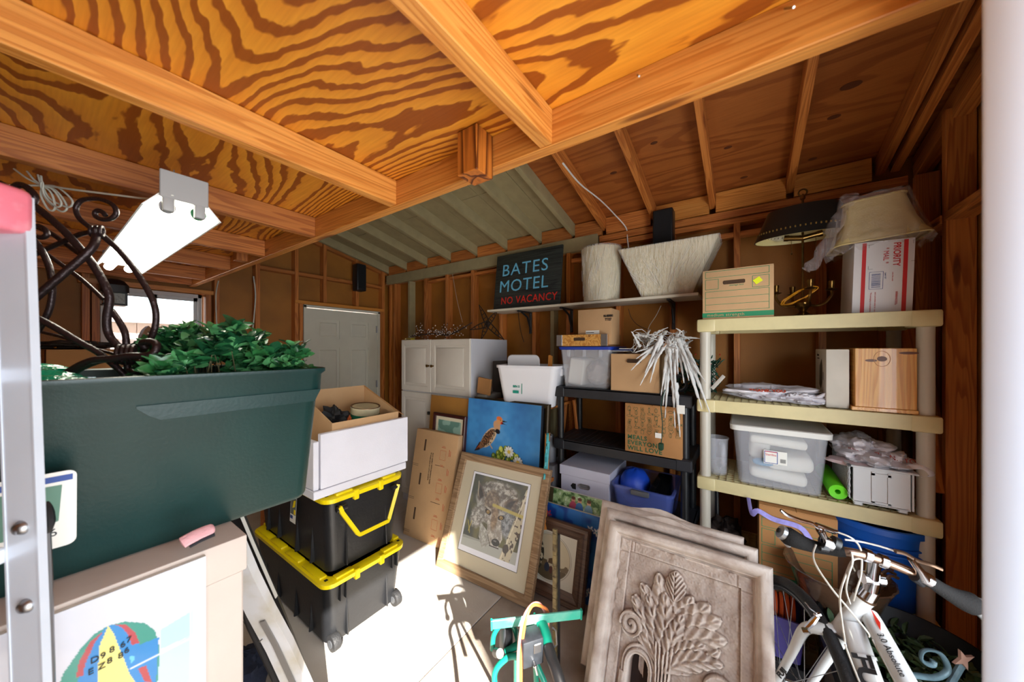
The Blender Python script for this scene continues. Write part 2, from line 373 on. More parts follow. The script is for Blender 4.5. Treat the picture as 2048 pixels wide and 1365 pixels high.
SW, SD = .038, .089
def stud(w, x, y, z0, z1, axis, m=LUM, name='stud'):
    # axis 'x': wall runs along y, stud sticks out along x
    if axis == 'x': return beam((x+SD/2, y, z0), (x+SD/2, y, z1), SW, SD, name, m, w, up=(1, 0, 0))
    return beam((x, y+SD/2, z0), (x, y+SD/2, z1), SW, SD, name, m, w, up=(0, 1, 0))
for y in (3.93, 3.84, 3.23, 2.86, 2.46, 2.07, 1.67, 1.31, .86, .45, .045, -.39, -.66): stud(wr, XW, y, .04, 2.43, 'x')
for y in (3.53, 1.47): stud(wr, XW-.004, y, .04, 2.43, 'x', PNT, 'painted_stud')['label'] = 'beige painted stud'
beam((XW+SD/2, -.8, .02), (XW+SD/2, 4.08, .02), SD, SW, 'bottom_plate', LUM, wr)
beam((XW+SD/2, -.74, 2.449), (XW+SD/2, 4.08, 2.449), SD, SW, 'top_plate', LUM, wr)
beam((XW+SD/2-.004, -.74, 2.50), (XW+SD/2-.004, 1.02, 2.50), SD, .05, 'upper_plate', LUM, wr)
beam((XW+.002, 1.03, 2.487), (XW+.002, 3.98, 2.487), .05, .118, 'painted_ledger', PNT, wr, label='beige painted ledger board')
beam((XW+.03, -.70, 2.355), (XW+.03, 1.28, 2.355), .05, .036, 'let_in_board', LUM, wr)
yy = [1.67, 2.07, 2.46, 2.86, 3.23]
beam((XW+.05, 1.69, 2.39), (XW+.05, 3.2, 2.39), .06, .03, 'fire_block', LUM, wr)
# back wall
for x, z0, z1 in ((-1.0, 0, 2.9), (-.6, 0, 2.9), (-.15, 0, 2.9), (.235, 0, 2.9), (.28, 0, 2.06), (.925, 0, 2.06), (.985, 0, 2.95), (1.30, 0, 2.9), (1.655, 0, 2.9), (1.70, 0, 2.06), (1.955, 2.1, 2.82), (2.349, 2.1, 2.75), (2.72, 0, 2.62), (2.68, 0, 2.06)):
    stud(wb, x, YB, z0+.04*(z0 == 0), z1, 'y')
beam((1.28, YB+.05, 2.39), (2.74, YB+.05, 2.39), SD*.9, SW, 'fire_block', LUM, wb)
beam((1.64, YB+.042, 2.078), (2.73, YB+.042, 2.078), SD, SW, 'door_header', LUMB, wb)
beam((.2, YB+.042, 2.075), (.96, YB+.042, 2.075), SD, SW, 'window_header', LUMB, wb)
beam((.30, YB+.042, 1.10), (.91, YB+.042, 1.10), SD, SW, 'window_sill_plate', LUMB, wb)
beam((-1.3, YB+.045, .02), (1.66, YB+.045, .02), SD, SW, 'bottom_plate', LUM, wb)
# front wall (right of the doorway): studs show their sides
for x, z1 in ((1.46, 2.78), (1.86, 2.75), (2.40, 2.66), (2.73, 2.5)):
    stud(wf, x, -.84, .04, z1, 'y')
beam((1.45, -.79, 2.17), (2.38, -.79, 2.17), SD, SW, 'fire_block', LUM, wf)
beam((2.42, -.79, 2.17), (2.76, -.79, 2.17), SD, SW, 'fire_block', LUM, wf)
beam((1.42, -.80, .02), (2.77, -.80, .02), SD, SW, 'bottom_plate', LUM, wf)
beam((2.40, -.74, .9), (2.75, -.74, 1.75), .02, .09, 'brace', LUM, wf, up=(0, 1, 0))
# roof: slope .22 up from the right wall to a ridge above the loft
SL = .225; ZR = 2.585; RX = .55
def rz(x): return ZR + (XW-x)*SL if x > RX else ZR + (XW-RX)*SL - (RX-x)*SL
ce = struct(MB().box(-1.4, RX, -.9, 4.15, rz(RX)+.09, rz(RX)+.10).build('ceiling', PLYR, smooth=0))
M0 = ce
for i, y in enumerate([1.262, 1.60, 2.0, 2.4, 2.8, 3.2, 3.59, 3.97]):
    beam((XW+.05, y, rz(XW+.05)+.045), (RX, y, rz(RX)+.045), SW, .092, 'painted_rafter', PNT, ce, label='beige painted rafter')
for y in (.98, .585, .19, -.236, -.64, -.70):
    beam((XW+.05, y, rz(XW+.05)+.045), (RX, y, rz(RX)+.045), SW, .092, 'rafter', LUM, ce)
beam((XW+.05, -.80, rz(XW+.05)+.0), (RX, -.80, rz(RX)+.0), .06, .12, 'gable_rafter', LUM, ce)
beam((XW+.05, YB+.06, rz(XW+.05)+.03), (RX, YB+.06, rz(RX)+.03), .06, .10, 'gable_rafter', LUM, ce)
ry = [-.62, -.236, .19, .585, .98, 1.262, 1.60, 2.0, 2.4, 2.8, 3.2, 3.59, 3.97]
for a, b in zip(ry, ry[1:]):
    beam((XW+.012, a+.02, 2.60), (XW+.012, b-.02, 2.60), .036, .135, 'blocking', LUMB if a < .5 else LUM, ce)
def roofpiece(x0, x1, y0, y1, name, m, dz=0):
    o = MB(); vs_ = []
    for z in (.093+dz, .103+dz): vs_ += [(x0, y0, rz(x0)+z), (x1, y0, rz(x1)+z), (x1, y1, rz(x1)+z), (x0, y1, rz(x0)+z)]
    v = [o._v(p) for p in vs_]; [o.face([v[k] for k in q]) for q in ((0, 1, 2, 3), (7, 6, 5, 4), (0, 1, 5, 4), (1, 2, 6, 5), (2, 3, 7, 6), (3, 0, 4, 7))]
    return o.build(name, m, ce, smooth=0)
roofpiece(RX, XW+.1, -.9, .19, 'roof_sheet', PLYR); roofpiece(RX, XW+.1, .19, 1.268, 'roof_sheet', PLYR)
for px_, py2, s_ in ((1227, 346, .016), (1308, 286, .014), (1456, 295, .014), (1488, 355, .014), (1702, 171, .026), (1668, 234, .018), (1625, 318, .014)):
    r = ray(px_, py2); t = (ZR+.092+XW*SL-EYE)/(r[2]+SL*r[0]); p = Vector((0, 0, EYE))+r*t
    kb = MB(faceM(p, (0, 1, 0), (1, 0, -SL))).prism([(1.5*s_*math.cos(a), .8*s_*math.sin(a)) for a in [2*PI*i/16 for i in range(16)]], 0, .001); kb.build('knot', mat('knot_dark', (92, 48, 26), .5), ce)
roofpiece(RX, XW+.12, 1.2, 4.2, 'roof_sheet', HARD, .011); roofpiece(RX, XW+.12, -.9, 1.2, 'roof_sheet', HARD, .011)
yb = [1.27, 1.43, 1.60, 1.80, 2.0, 2.2, 2.4, 2.6, 2.8, 3.0, 3.2, 3.4, 3.59, 3.78, 4.12]
for k, (a, b) in enumerate(zip(yb, yb[1:])):
    xm = 1.75+.35*((k//2) % 2)
    roofpiece(RX, xm-.003, a+.002, b-.002, 'roof_board', PNT); roofpiece(xm+.003, XW+.1, a+.002, b-.002, 'roof_board', PNT)
# loft: header, joists, plywood deck
beam((XH+SW/2, -1.0, 2.157), (XH+SW/2, 4.0, 2.157), SW, .096, 'header_beam', LUMB, ce)
for y in (-.245, .438, 1.10, 1.73, 2.34, 2.94, 3.52, 3.9):
    beam((-1.35, y, 2.158), (XH, y, 2.158), SW, .092, 'joist', LUMB if y < 1.5 else LUM, ce)
for a, b in ((-1.0, .438), (.438, 1.10+.0), (1.10, 2.34), (2.34, 4.08)):
    MB().box(-1.35, XH+SW, a, b, ZL, ZL+.012).build('loft_plywood', PLYL, ce, smooth=0)
beam((.752, .655, 2.075), (.752, .655, 2.203), .075, .075, 'block', wood('knotty', (190, 110, 40), (96, 46, 16), 40, .35), ce, label='dark knotty block')
beam((.76, 2.62, 2.12), (.76, 2.62, 2.2), .06, .06, 'block', LUM, ce)
for y, px in ((.2, 0), (-.06, 0)):
    MB().cyl((XH-.004, y, 2.19), (XH-.03, y-.01, 2.165), .0022, 6).build('nail', STEEL, ce)
# window
w1 = struct(MB().box(.305, .885, YB+.03, YB+.08, 2.02, 2.05).box(.305, .885, YB+.03, YB+.08, 1.12, 1.15).box(.305, .33, YB+.03, YB+.08, 1.12, 2.05).box(.86, .885, YB+.03, YB+.08, 1.12, 2.05).build('window_1', mat('vinyl', (196, 198, 200), .4), smooth=0))
for x0, x1, y in ((.33, .605, .045), (.585, .86, .06)):
    s_ = MB()
    for a, b, c, d in ((x0, x1, 1.99, 2.02), (x0, x1, 1.15, 1.18), (x0, x0+.024, 1.15, 2.02), (x1-.024, x1, 1.15, 2.02)): s_.box(a, b, YB+y, YB+y+.012, c, d)
    s_ = s_.build('sash', MT['vinyl'], w1, smooth=0)
    MB().box(x0+.02, x1-.02, YB+y+.004, YB+y+.007, 1.17, 2.0).build('pane', GLASS, s_, smooth=0)
# door with six panels
DW = MT['white_paint']
d1 = struct(MB().box(1.725, 1.752, YB-.002, YB+.09, 0, 2.05).box(2.635, 2.665, YB-.002, YB+.09, 0, 2.05).box(1.725, 2.665, YB-.002, YB+.09, 2.028, 2.055).build('door_1', DW, smooth=0))
s = MB(); x0, x1 = 1.757, 2.63; cols = [(x0, x0+.115), (x0+.115, x0+.375), (x0+.375, x0+.495), (x0+.495, x1-.12), (x1-.12, x1)]
rows = [(.01, .22), (.22, .80), (.80, .94), (.94, 1.58), (1.58, 1.68), (1.68, 1.90), (1.90, 2.02)]
for i, (a, b) in enumerate(cols):
    for j, (c, d) in enumerate(rows):
        if i in (1, 3) and j in (1, 3, 5):
            s.box(a, b, YB+.030, YB+.05, c, d); s.box(a+.03, b-.03, YB+.021, YB+.04, c+.03, d-.03, .008)
        else: s.box(a, b, YB+.018, YB+.05, c, d)
ds = s.build('door_leaf', DW, d1, smooth=20)
for z in (1.82, 1.1, .3): MB().cyl((2.632, YB+.012, z-.045), (2.632, YB+.012, z+.045), .008).box(2.615, 2.635, YB+.014, YB+.017, z-.045, z+.045).build('hinge', STEEL, d1)
MB().lathe([(.0, .0), (.02, 0), (.012, .015), (.012, .03), (.028, .045), (.026, .065), (0, .07)], seg=16).build('doorknob', BRASS, d1, world=False).matrix_basis = Matrix.Translation((1.81, YB+.018, .98)) @ Matrix.Rotation(PI/2, 4, 'X')
# near white door edge at the right
d2 = struct(MB().box(0, .42, -.02, .02, 0, 2.3, .004, 2).build('door_2', mat('white_gloss', (198, 210, 228), .4), smooth=30))
pd = at(1967, HZ, d=.43); r = ray(2100, HZ); a2 = math.atan2(-.36, .93)
d2.matrix_basis = Matrix.Translation((pd[0]+.006, pd[1]-.022, 0)) @ Matrix.Rotation(math.atan2(-.30, .8), 4, 'Z')
th = MB(Matrix.Translation((pd[0]+.012, pd[1]-.022, 0)) @ Matrix.Rotation(math.atan2(-.30, .8), 4, 'Z')).box(0, .84, -.03, .02, 2.28, 3.1).build('sun_stop_panel', HARD, wf, smooth=0)  # unseen panel added above the door leaf to block stray sun
# outside the window: neighbour's block wall, eave and corrugated awning
ob = thing('neighbour_house', 'pale block house wall with corrugated awning seen through the window', 'building', (1, 8.2, 0))
bw = MB().box(-4, 5, 8.2, 8.4, 0, 1.98).build('wall', mat('stucco_out', (214, 196, 186), .9), ob)
mbr = MB()
for r_ in range(6, 10):
    for c_ in range(20): mbr.box(-2+c_*.4+(r_ % 2)*.2, -1.61+c_*.4+(r_ % 2)*.2, 8.18, 8.205, r_*.2, r_*.2+.19)
mbr.build('block', mat('block_out', (226, 212, 204), .9), bw, kind='stuff')
MB().box(-4, 5, 7.95, 8.4, 1.98, 2.16).build('fascia', mat('fascia_out', (186, 176, 172), .7), ob)
MB().box(-4, 5, 8.15, 8.2, 1.25, 1.62).build('white_band', mat('white_out', (250, 248, 246), .8), ob)
cor = MB(); n = 90
for i in range(n):
    xa, xb = -1.5+i*.04, -1.5+(i+1)*.04; za, zb = (.012*math.sin(i*PI/2), .012*math.sin((i+1)*PI/2))
    cor.quad((xa, 5.4, 2.62+za), (xb, 5.4, 2.62+zb), (xb, 7.2, 2.42+zb), (xa, 7.2, 2.42+za))
cor.build('corrugated_awning', mat('awning_out', (214, 160, 118), .6), ob, label='tan corrugated awning')
# ---------------------------------------------------------------- shared builders
def carton(name, label, cat, x0, x1, y0, y1, z0, z1, m=CARD, open_=False, flaps=None, group=None, M=None, inner=CARDI, t=.004, cut=None):
    """cardboard box; local frame = world unless M is given (then x0.. are local)"""
    if M is None: T = thing(name, label, cat, ((x0+x1)/2, (y0+y1)/2, z0), group); MM = Matrix()
    else: T = thing(name, label, cat, M=M, group=group); MM = M
    b = MB(MM)
    if not open_:
        b.box(x0, x1, y0, y1, z0, z1, .003, 2).build('body', m, T)
        f = MB(MM); ym = (y0+y1)/2
        f.box(x0+.001, x1-.001, y0+.001, ym-.0015, z1, z1+t).box(x0+.001, x1-.001, ym+.0015, y1-.001, z1, z1+t); f.build('flap', m, T)
    else:
        b.box(x0, x0+t, y0, y1, z0, z1).box(x1-t, x1, y0, y1, z0, z1).box(x0+t, x1-t, y0, y0+t, z0, z1).box(x0+t, x1-t, y1-t, y1, z0, z1).box(x0+t, x1-t, y0+t, y1-t, z0, z0+t)
        b.build('body', m, T)
        for (side, L, ang) in (flaps or []):
            f = MB(MM); a = math.radians(ang); c, s_ = math.cos(a)*L, math.sin(a)*L   # ang from horizontal outward
            if side == '-y': q = [(x0, y0, z1), (x1, y0, z1), (x1, y0-c, z1+s_), (x0, y0-c, z1+s_)]
            if side == '+y': q = [(x1, y1, z1), (x0, y1, z1), (x0, y1+c, z1+s_), (x1, y1+c, z1+s_)]
            if side == '-x': q = [(x0, y1, z1), (x0, y0, z1), (x0-c, y0, z1+s_), (x0-c, y1, z1+s_)]
            if side == '+x': q = [(x1, y0, z1), (x1, y1, z1), (x1+c, y1, z1+s_), (x1+c, y0, z1+s_)]
            nn = (Vector(q[1])-Vector(q[0])).cross(Vector(q[3])-Vector(q[0])).normalized()*.0035
            v = [f._v(p) for p in q]+[f._v(Vector(p)+nn) for p in q]
            for k in ((0, 1, 2, 3), (7, 6, 5, 4), (0, 1, 5, 4), (1, 2, 6, 5), (2, 3, 7, 6), (3, 0, 4, 7)): f.face([v[i] for i in k])
            f.build('flap', inner, T)
    return T
def bin_shell(b, z0, z1, bw, bd, tw, td, r, t=.004, lip=.012, liph=.012, c=(0, 0), cs=5):
    """open tapered tub with a rolled lip"""
    b.loft([(z0, bw-.01, bd-.01, r), (z0+.008, bw, bd, r), (z1-liph, tw, td, r), (z1-liph, tw+lip, td+lip, r+lip), (z1, tw+lip, td+lip, r+lip), (z1, tw-t, td-t, r-t), (z0+.01, bw-t, bd-t, r-t)], c, cs)
    return b
def lump(b, c, rx, ry, rz_, seed=0, amp=.25, seg=26, rings=14, fr=3.):
    """soft crumpled mass"""
    r_ = random.Random(seed); ph = [r_.uniform(0, 6.28) for _ in range(12)]
    def f(a, e): return 1+amp*(.5*math.sin(fr*a+ph[0]+2*e)+.35*math.sin(2*fr*a+ph[1]-4*e)+.3*math.sin(5*e*2+ph[2]+a*2)+.2*math.sin(4.3*fr*a+ph[3]+7*e)+.15*math.sin(7*fr*a+9*e+ph[4]))
    R = []
    for i in range(rings+1):
        e = -PI/2+PI*i/rings; ring = []
        for k in range(seg):
            a = 2*PI*k/seg; q = f(a, e); ring.append(b._v((c[0]+rx*math.cos(e)*math.cos(a)*q, c[1]+ry*math.cos(e)*math.sin(a)*q, c[2]+rz_*max(math.sin(e)*(1 if e > 0 else .98), -1)*(q if e > 0 else 1))))
        R.append(ring)
    for A, B in zip(R, R[1:]):
        for k in range(seg): b.face([A[k], A[(k+1) % seg], B[(k+1) % seg], B[k]])
    return b
def banker_print(T, F, w, h, green=True, label_text='medium strength'):
    b = MB(F); g = .0022
    b.rect(.015, h*.86, w-.02, h*.985, g).rect(.015, h*.62, w*.24, h*.82, g).rect(w*.72, h*.60, w-.02, h*.82, g).rect(.015, h*.17, w-.02, h*.57, g)
    b.ribbon([(.015, h*.44), (w-.02, h*.44)], g).ribbon([(.015, h*.30), (w-.02, h*.30)], g)
    b.fill(0, h*.035, w, h*.13); b.build('green_print', GRNP, T)
    text(label_text, h*.085, CARD, T, F @ Matrix.Translation((w*.07, h*.055, .0008)), spacing=1.1)
    text('storage box', h*.05, GRNP, T, F @ Matrix.Translation((w*.40, h*.66, .0002)))
    MB(F).box(w*.31, w*.62, h*.70, h*.775, -.002, .0006, .004).build('handle_hole', mat('hole_dark', (70, 48, 30), .9), T)

def crumple(b, c, rx, ry, rz_, seed=0, amp=.3, seg=64, rings=30):
    R = []
    for i in range(rings+1):
        e = -PI/2+PI*i/rings; ring = []
        for k in range(seg):
            a = 2*PI*k/seg; d = Vector((math.cos(e)*math.cos(a), math.cos(e)*math.sin(a), math.sin(e)))
            q = 1+amp*(mnoise.noise(d*1.6+Vector((seed, 0, 0)))*1.1+(.5-abs(mnoise.noise(d*4+Vector((0, seed, 0)))))*.7+(.3-abs(mnoise.noise(d*9+Vector((0, 0, seed)))))*.4)
            ring.append(b._v((c[0]+rx*d.x*q, c[1]+ry*d.y*q, c[2]+rz_*(d.z*q*1.15 if d.z > 0 else d.z))))
        R.append(ring)
    for A, B in zip(R, R[1:]):
        for k in range(seg): b.face([A[k], A[(k+1) % seg], B[(k+1) % seg], B[k]])
    return b

# ---------------------------------------------------------------- cream plastic rack by the right wall
RX0, RX1, RY0, RY1 = 2.20, 2.66, -.685, .225
T = thing('shelving_unit', 'cream plastic shelving unit with round posts in the corner of the shed', 'shelf', ((RX0+RX1)/2, (RY0+RY1)/2, 0))
levels = [1.735, 1.277, .833, .38, .06]
for k, z in enumerate(levels):
    b = MB(); th = .068
    for (a, b_, c, d) in ((RX0, RX0+.012, RY0, RY1), (RX1-.012, RX1, RY0, RY1), (RX0, RX1, RY0, RY0+.012), (RX0, RX1, RY1-.012, RY1)): b.box(a, b_, c, d, z-th, z, .002)
    for (cx, cy) in ((RX0, RY0), (RX0, RY1-.085), (RX1-.085, RY0), (RX1-.085, RY1-.085)): b.box(cx-.004, cx+.089, cy-.004, cy+.089, z-th-.004, z+.001, .01, 2)
    sh = b.build('shelf', CREAM, T)
    g = MB(); nx, ny = 12, 26
    for i in range(1, nx): x = RX0+(RX1-RX0)*i/nx; g.box(x-.002, x+.002, RY0+.01, RY1-.01, z-.022, z-.001)
    for j in range(1, ny): y = RY0+(RY1-RY0)*j/ny; g.box(RX0+.01, RX1-.01, y-.002, y+.002, z-.022, z-.001)
    g.build('grid', CREAM, sh, kind='stuff', smooth=0)
for (x, y) in ((RX0+.038, RY0+.036), (RX0+.038, RY1-.036), (RX1-.038, RY0+.036), (RX1-.038, RY1-.036)):
    b = MB()
    for a, c in zip(levels[1:]+[0], levels): b.cyl((x, y, a if a else 0), (x, y, c-.066), .0275, 20)
    b.build('post', CREAMP, T)

# top shelf: records box
z = 1.736; X = 2.225; y0, y1 = yx(1548, X), yx(1405, X); h_ = zx(1440, 541, X)-z
T = carton('records_box', 'cardboard records box with green print and yellow sticker on top of cream shelving', 'box', X, X+.30, y0, y1, z, z+h_)
F = FX(X, y1, z); banker_print(T, F, y1-y0, h_)
MB(F @ Matrix.Translation(((y1-y0)*.79, h_*.72, .001)) @ Matrix.Rotation(.6, 4, 'Z')).box(-.017, .017, -.014, .014, 0, .001).build('sticker', mat('sticker_yellow', (226, 232, 20), .5), T)
# oval shaded candelabra lamp
lx, ly = 2.42, -.26
T = thing('candelabra_lamp', 'aged brass candelabra desk lamp with oval black metal shade', 'lamp', (lx, ly, z))
MB().lathe([(0, 0), (.088, 0), (.09, .006), (.06, .012), (.03, .02), (.015, .035), (.022, .05), (.034, .065), (.036, .082), (.026, .098), (.012, .108), (.008, .115)], (lx, ly, z), 28).build('base', BRASS, T)
MB().cyl((lx, ly, z+.11), (lx, ly, 2.40), .0055, 10).build('pole', BRASS, T)
MB().tube(spiral((lx, ly, 2.425), .018, .018, -PI/2, 1, 16, u=(0, 1, 0)), .004, 6).lathe([(0, -.02), (.012, -.01), (.012, 0), (.006, .012), (0, .02)], (lx, ly, 2.40), 12).build('finial', BRASS, T)
sh = MB(); A, Bb = [], []
oval = lambda a, k: (math.cos(a)*.118*k, math.sin(a)*.215*k)
prof = [(2.178, 1.0), (2.335, .72), (2.34, .70)]
sb = MB(Matrix.Translation((lx, ly, 0))); rings = []
for (zz, k) in prof+[(2.333, .70), (2.18, .985)]: rings.append([sb._v((*oval(2*PI*i/40, k), zz)) for i in range(40)])
for a, c in zip(rings, rings[1:]+rings[:1]):
    for i in range(40): sb.face([a[i], a[(i+1) % 40], c[(i+1) % 40], c[i]])
m = bpy.data.materials.new('shade_metal'); m.use_nodes = True; q = NT(m); gm = q.new('ShaderNodeNewGeometry')
m2 = mat('black_enamel', (24, 24, 22), .32); sb.build('shade', m2, T)
si = MB(Matrix.Translation((lx, ly, 0))); R_ = [[si._v((*oval(2*PI*i/40, k), zz)) for i in range(40)] for zz, k in ((2.332, .695), (2.178, .98))]
for i in range(40): si.face([R_[0][i], R_[0][(i+1) % 40], R_[1][(i+1) % 40], R_[1][i]])
si.face(R_[0]); si.build('shade_lining', mat('cream_enamel', (206, 190, 130), .5), T)
gb = MB(Matrix.Translation((lx, ly, 0)))
for i in range(60):
    a = 2*PI*i/60; x_, y_ = oval(a, .925); gb.box(x_-.003, x_+.003, y_-.003, y_+.003, 2.212, 2.222)
gb.build('gold_band', mat('dull_gold', (120, 92, 40), .5, .6), T, kind='stuff')
for s_ in (-1, 1):
    a = Vector((lx, ly, 2.175)); e = a+Vector((0, s_*.06, .01))
    so_ = MB().cyl(a, e, .014, 14).cyl(e, e+Vector((0, s_*.02, .003)), .017, 14).build('lamp_socket', BRASS, T)
    pf = [e+Vector((0, s_*(.02+t*.075), .003+t*.012)) for t in np.linspace(0, 1, 9)]
    MB().tube(pf, [.008, .013, .017, .018, .0165, .013, .009, .005, .002], 12).build('bulb', GLASS, so_)
    MB().tube([a+Vector((-.03, s_*.05, -.01)), a+Vector((-.03, s_*.05, -.08))], .0012, 5).lathe([(0, -.008), (.005, -.004), (.005, .002), (0, .006)], tuple(a+Vector((-.03, s_*.05, -.085))), 10).build('pull_chain', BRASS, T)
for k, an in enumerate((PI/2, -PI/2, PI+.15, .3)):
    d = Vector((math.cos(an), math.sin(an), 0)); c = Vector((lx, ly, z+.085))
    P = smooth_pts([c, c+d*.04+Vector((0, 0, -.018)), c+d*.085+Vector((0, 0, -.012)), c+d*.115+Vector((0, 0, .03)), c+d*.115+Vector((0, 0, .055))], 5)
    ar = MB().tube(P, .0065, 8).build('arm', BRASS, T)
    MB().lathe([(0, 0), (.016, 0), (.026, .006), (.012, .012), (.011, .03), (.014, .036), (.014, .05), (.009, .05), (.009, .02), (0, .02)], tuple(P[-1]), 14).build('candle_cup', BRASS, ar)
P = [Vector((lx-.03+random.uniform(-.03, .03), ly+.02+.07*math.sin(i*.9)+random.uniform(-.01, .01), z+.12+.045*math.cos(i*.9+1))) for i in range(34)]
MB().tube(smooth_pts(P, 4), .0022, 5).build('lamp_cord', mat('amber_cord', (206, 140, 30), .3), T)
# white mailing box turned on its side with a wrapped lampshade on it
px_ = 2.27; y1 = yx(1703, px_); y0 = yx(1825, px_); hh = .335
M = Matrix.Translation((px_, y1, z)) @ Matrix.Rotation(.03, 4, 'X') @ Matrix.Rotation(.0, 4, 'Z')
w = y1-y0
T = carton('mailing_box', 'white mailing box with red stripes standing on end on the cream shelving', 'box', 0, .24, -w, 0, 0, hh, mat('white_card', (222, 220, 222), .6), M=M)
F = M @ FX(0, 0, 0)
MB(F).fill(.028, 0, .042, hh).fill(w-.035, 0, w-.021, hh).build('red_stripe', REDP, T)
text('PRIORITY', .032, REDP, T, F @ Matrix.Translation((w-.066, hh-.01, .0002)) @ Matrix.Rotation(-PI/2, 4, 'Z'), squeeze=.8, bold=.0006)
text('★ MAIL ★' if False else '* MAIL *', .026, REDP, T, F @ Matrix.Translation((w-.098, hh-.03, .0002)) @ Matrix.Rotation(-PI/2, 4, 'Z'), squeeze=.8)
b = MB(F); b.rect(.055, .115, .10, .195, .0015)
for k in range(22): b.fill(.062+.0, .122+k*.003, .092, .122+k*.003+random.choice((.0008, .0016)))
b.build('barcode', BLUP, T)
for (xa, ya, sx, sy) in ((.05, .21, 1, 1), (.20, .235, -1, -1), (.05, .325, 1, -1), (.19, .328, 1, -1)): MB(F).ribbon([(xa, ya+sy*.015), (xa, ya), (xa+sx*.015, ya)], .001).build('corner_mark', BLKP, T)
for i, (xx, tx) in enumerate(((.105, 'Label 107'), (.06, 'This packaging is the property of the'), (.075, 'and is provided solely for use in sending'), (.145, 'packaging products'), (w-.055, 'schedule free pickup'), (w-.068, 'scan the code'))):
    text(tx, .0075, BLUP if i == 0 else REDP, T, F @ Matrix.Translation((xx, .10 if i < 5 and i > 0 else .19, .0002)) @ Matrix.Rotation(-PI/2, 4, 'Z'))
F2 = M @ FY(0, -w, 0)
MB(M @ FY(.01, 0.0, 0) @ Matrix.Rotation(0, 4, 'Z')).build('blank', REDP, T) if False else None
# wrapped drum-rect lampshade
sc = Vector((px_+.12, (y0+y1)/2-.005, z+hh+.012))
T = thing('fabric_lampshade', 'beige fabric lampshade loosely wrapped in clear film on the white mailing box', 'lampshade', tuple(sc))
FAB = mat('beige_fabric', (204, 182, 124), .8, noise=.12, nscale=10, bump=.15, bscale=150)
b = MB(Matrix.Translation(sc) @ Matrix.Rotation(-.07, 4, 'X')); b.loft([(0, .12, .160, .04), (.012, .122, .162, .04), (.03, .116, .150, .04), (.09, .10, .130, .04), (.205, .085, .105, .035), (.215, .087, .107, .035)], cs=6, cap0=False, cap1=False)
b.build('shade', FAB, T, smooth=50)
b = MB(Matrix.Translation(sc) @ Matrix.Rotation(-.07, 4, 'X'))
for (zz, hw, hd) in ((.004, .122, .162), (.212, .088, .108)):
    pts = []; 
    for (sx, sy, a0) in ((1, 1, 0), (-1, 1, PI/2), (-1, -1, PI), (1, -1, 1.5*PI)):
        for k in range(7): a = a0+PI/2*k/6; pts.append((sx*(hw-.04)+.04*math.cos(a), sy*(hd-.04)+.04*math.sin(a), zz))
    b.tube(pts, .005, 6, closed=True)
b.build('trim', FAB, T)
b = MB(Matrix.Translation(sc) @ Matrix.Rotation(-.07, 4, 'X')); N = 44; R_ = []
for (zz, hw, hd, wv) in ((-.03, .12, .16, .016), (-.004, .135, .178, .010), (.10, .115, .15, .009), (.232, .095, .12, .006), (.24, .04, .05, .008)):
    R_.append([b._v(((hw+wv*math.sin(i*2.3+zz*30))*math.copysign(abs(math.cos(2*PI*i/N))**.6, math.cos(2*PI*i/N)), (hd+wv*math.sin(i*3.1+zz*40))*math.copysign(abs(math.sin(2*PI*i/N))**.6, math.sin(2*PI*i/N)), zz+wv*math.cos(i*1.7))) for i in range(N)])
for a, c in zip(R_, R_[1:]):
    for i in range(N): b.face([a[i], a[(i+1) % N], c[(i+1) % N], c[i]])
P = [sc+Vector(q) for q in ((-.05, .09, .25), (-.08, .14, .15), (-.10, .18, .03), (-.11, .23, -.07), (-.11, .27, -.11))]
b.M = Matrix(); b.tube(smooth_pts(P, 5), [.02+.022*abs(math.sin(i*.62+.6)) for i in range(21)], 9, flat=.5)
P = [sc+Vector(q) for q in ((-.02, .08, .22), (-.02, .12, .25), (-.03, .10, .265))]; b.tube(smooth_pts(P, 5), .022, 8, flat=.4)
b.build('wrapping_film', FILM, T, smooth=60)

# second shelf: bag, white printed box, pine box
z = 1.279
X = 2.215; y1 = yx(1710, X); y0 = -.619; hh = zx(1710, 697, X)-z
T = thing('pine_box', 'knotty varnished pine box on the second cream shelf', 'box', (X+.15, (y0+y1)/2, z))
PB = wood('pine_panel', (232, 174, 92), (214, 146, 66), 60, .35, rand=.05, knots=False, coat=.3)
beam((X+.009, (y0+y1)/2, z+.018), (X+.009, (y0+y1)/2, z+hh), y1-y0, .018, 'front_board', PB, T, up=(1, 0, 0))
for a in (y0, y1-.016): MB().box(X+.018, X+.34, a, a+.016, z+.018, z+hh, .002).build('side_board', PB, T)
MB().box(X+.32, X+.338, y0+.016, y1-.016, z+.018, z+hh, .002).build('back_board', PB, T)
MB().box(X-.004, X+.36, y0-.004, y1+.012, z, z+.018, .002).build('base_board', PB, T)
w = y1-y0
for (cx, cy, r1, r2) in ((.45, .83, .016, .012), (.27, .80, .02, .006), (.91, .93, .03, .006)): MB(FX(X, y1, z+.018)).prism([(min(cx, .87)*w+r1*math.cos(a), cy*hh*.93+r2*math.sin(a)) for a in [2*PI*i/18 for i in range(18)]], 0, .0006).build('knot', mat('knot_brown', (96, 48, 20), .4), T)
kn = MB(FX(X, y1, z+.018)); kn.tube([(.45*w+.026*math.cos(a), .83*hh*.93+.035*math.sin(a), 0) for a in [2*PI*i/24 for i in range(24)]], .0011, 5, closed=True).build('knot_ring', mat('knot_ring', (190, 120, 50), .4), T)
X2 = 2.24; ya = y1+.012; yb_ = yx(1650, 2.52)
T = thing('lamp_carton', 'worn white carton printed with a black lantern beside the pine box', 'box', (X2+.14, ya+.04, z))
MB().box(X2, X2+.30, ya+.002, ya+.085, z, z+hh-.005, .004, 2).build('body', mat('old_white_card', (206, 200, 188), .6, noise=.1), T)
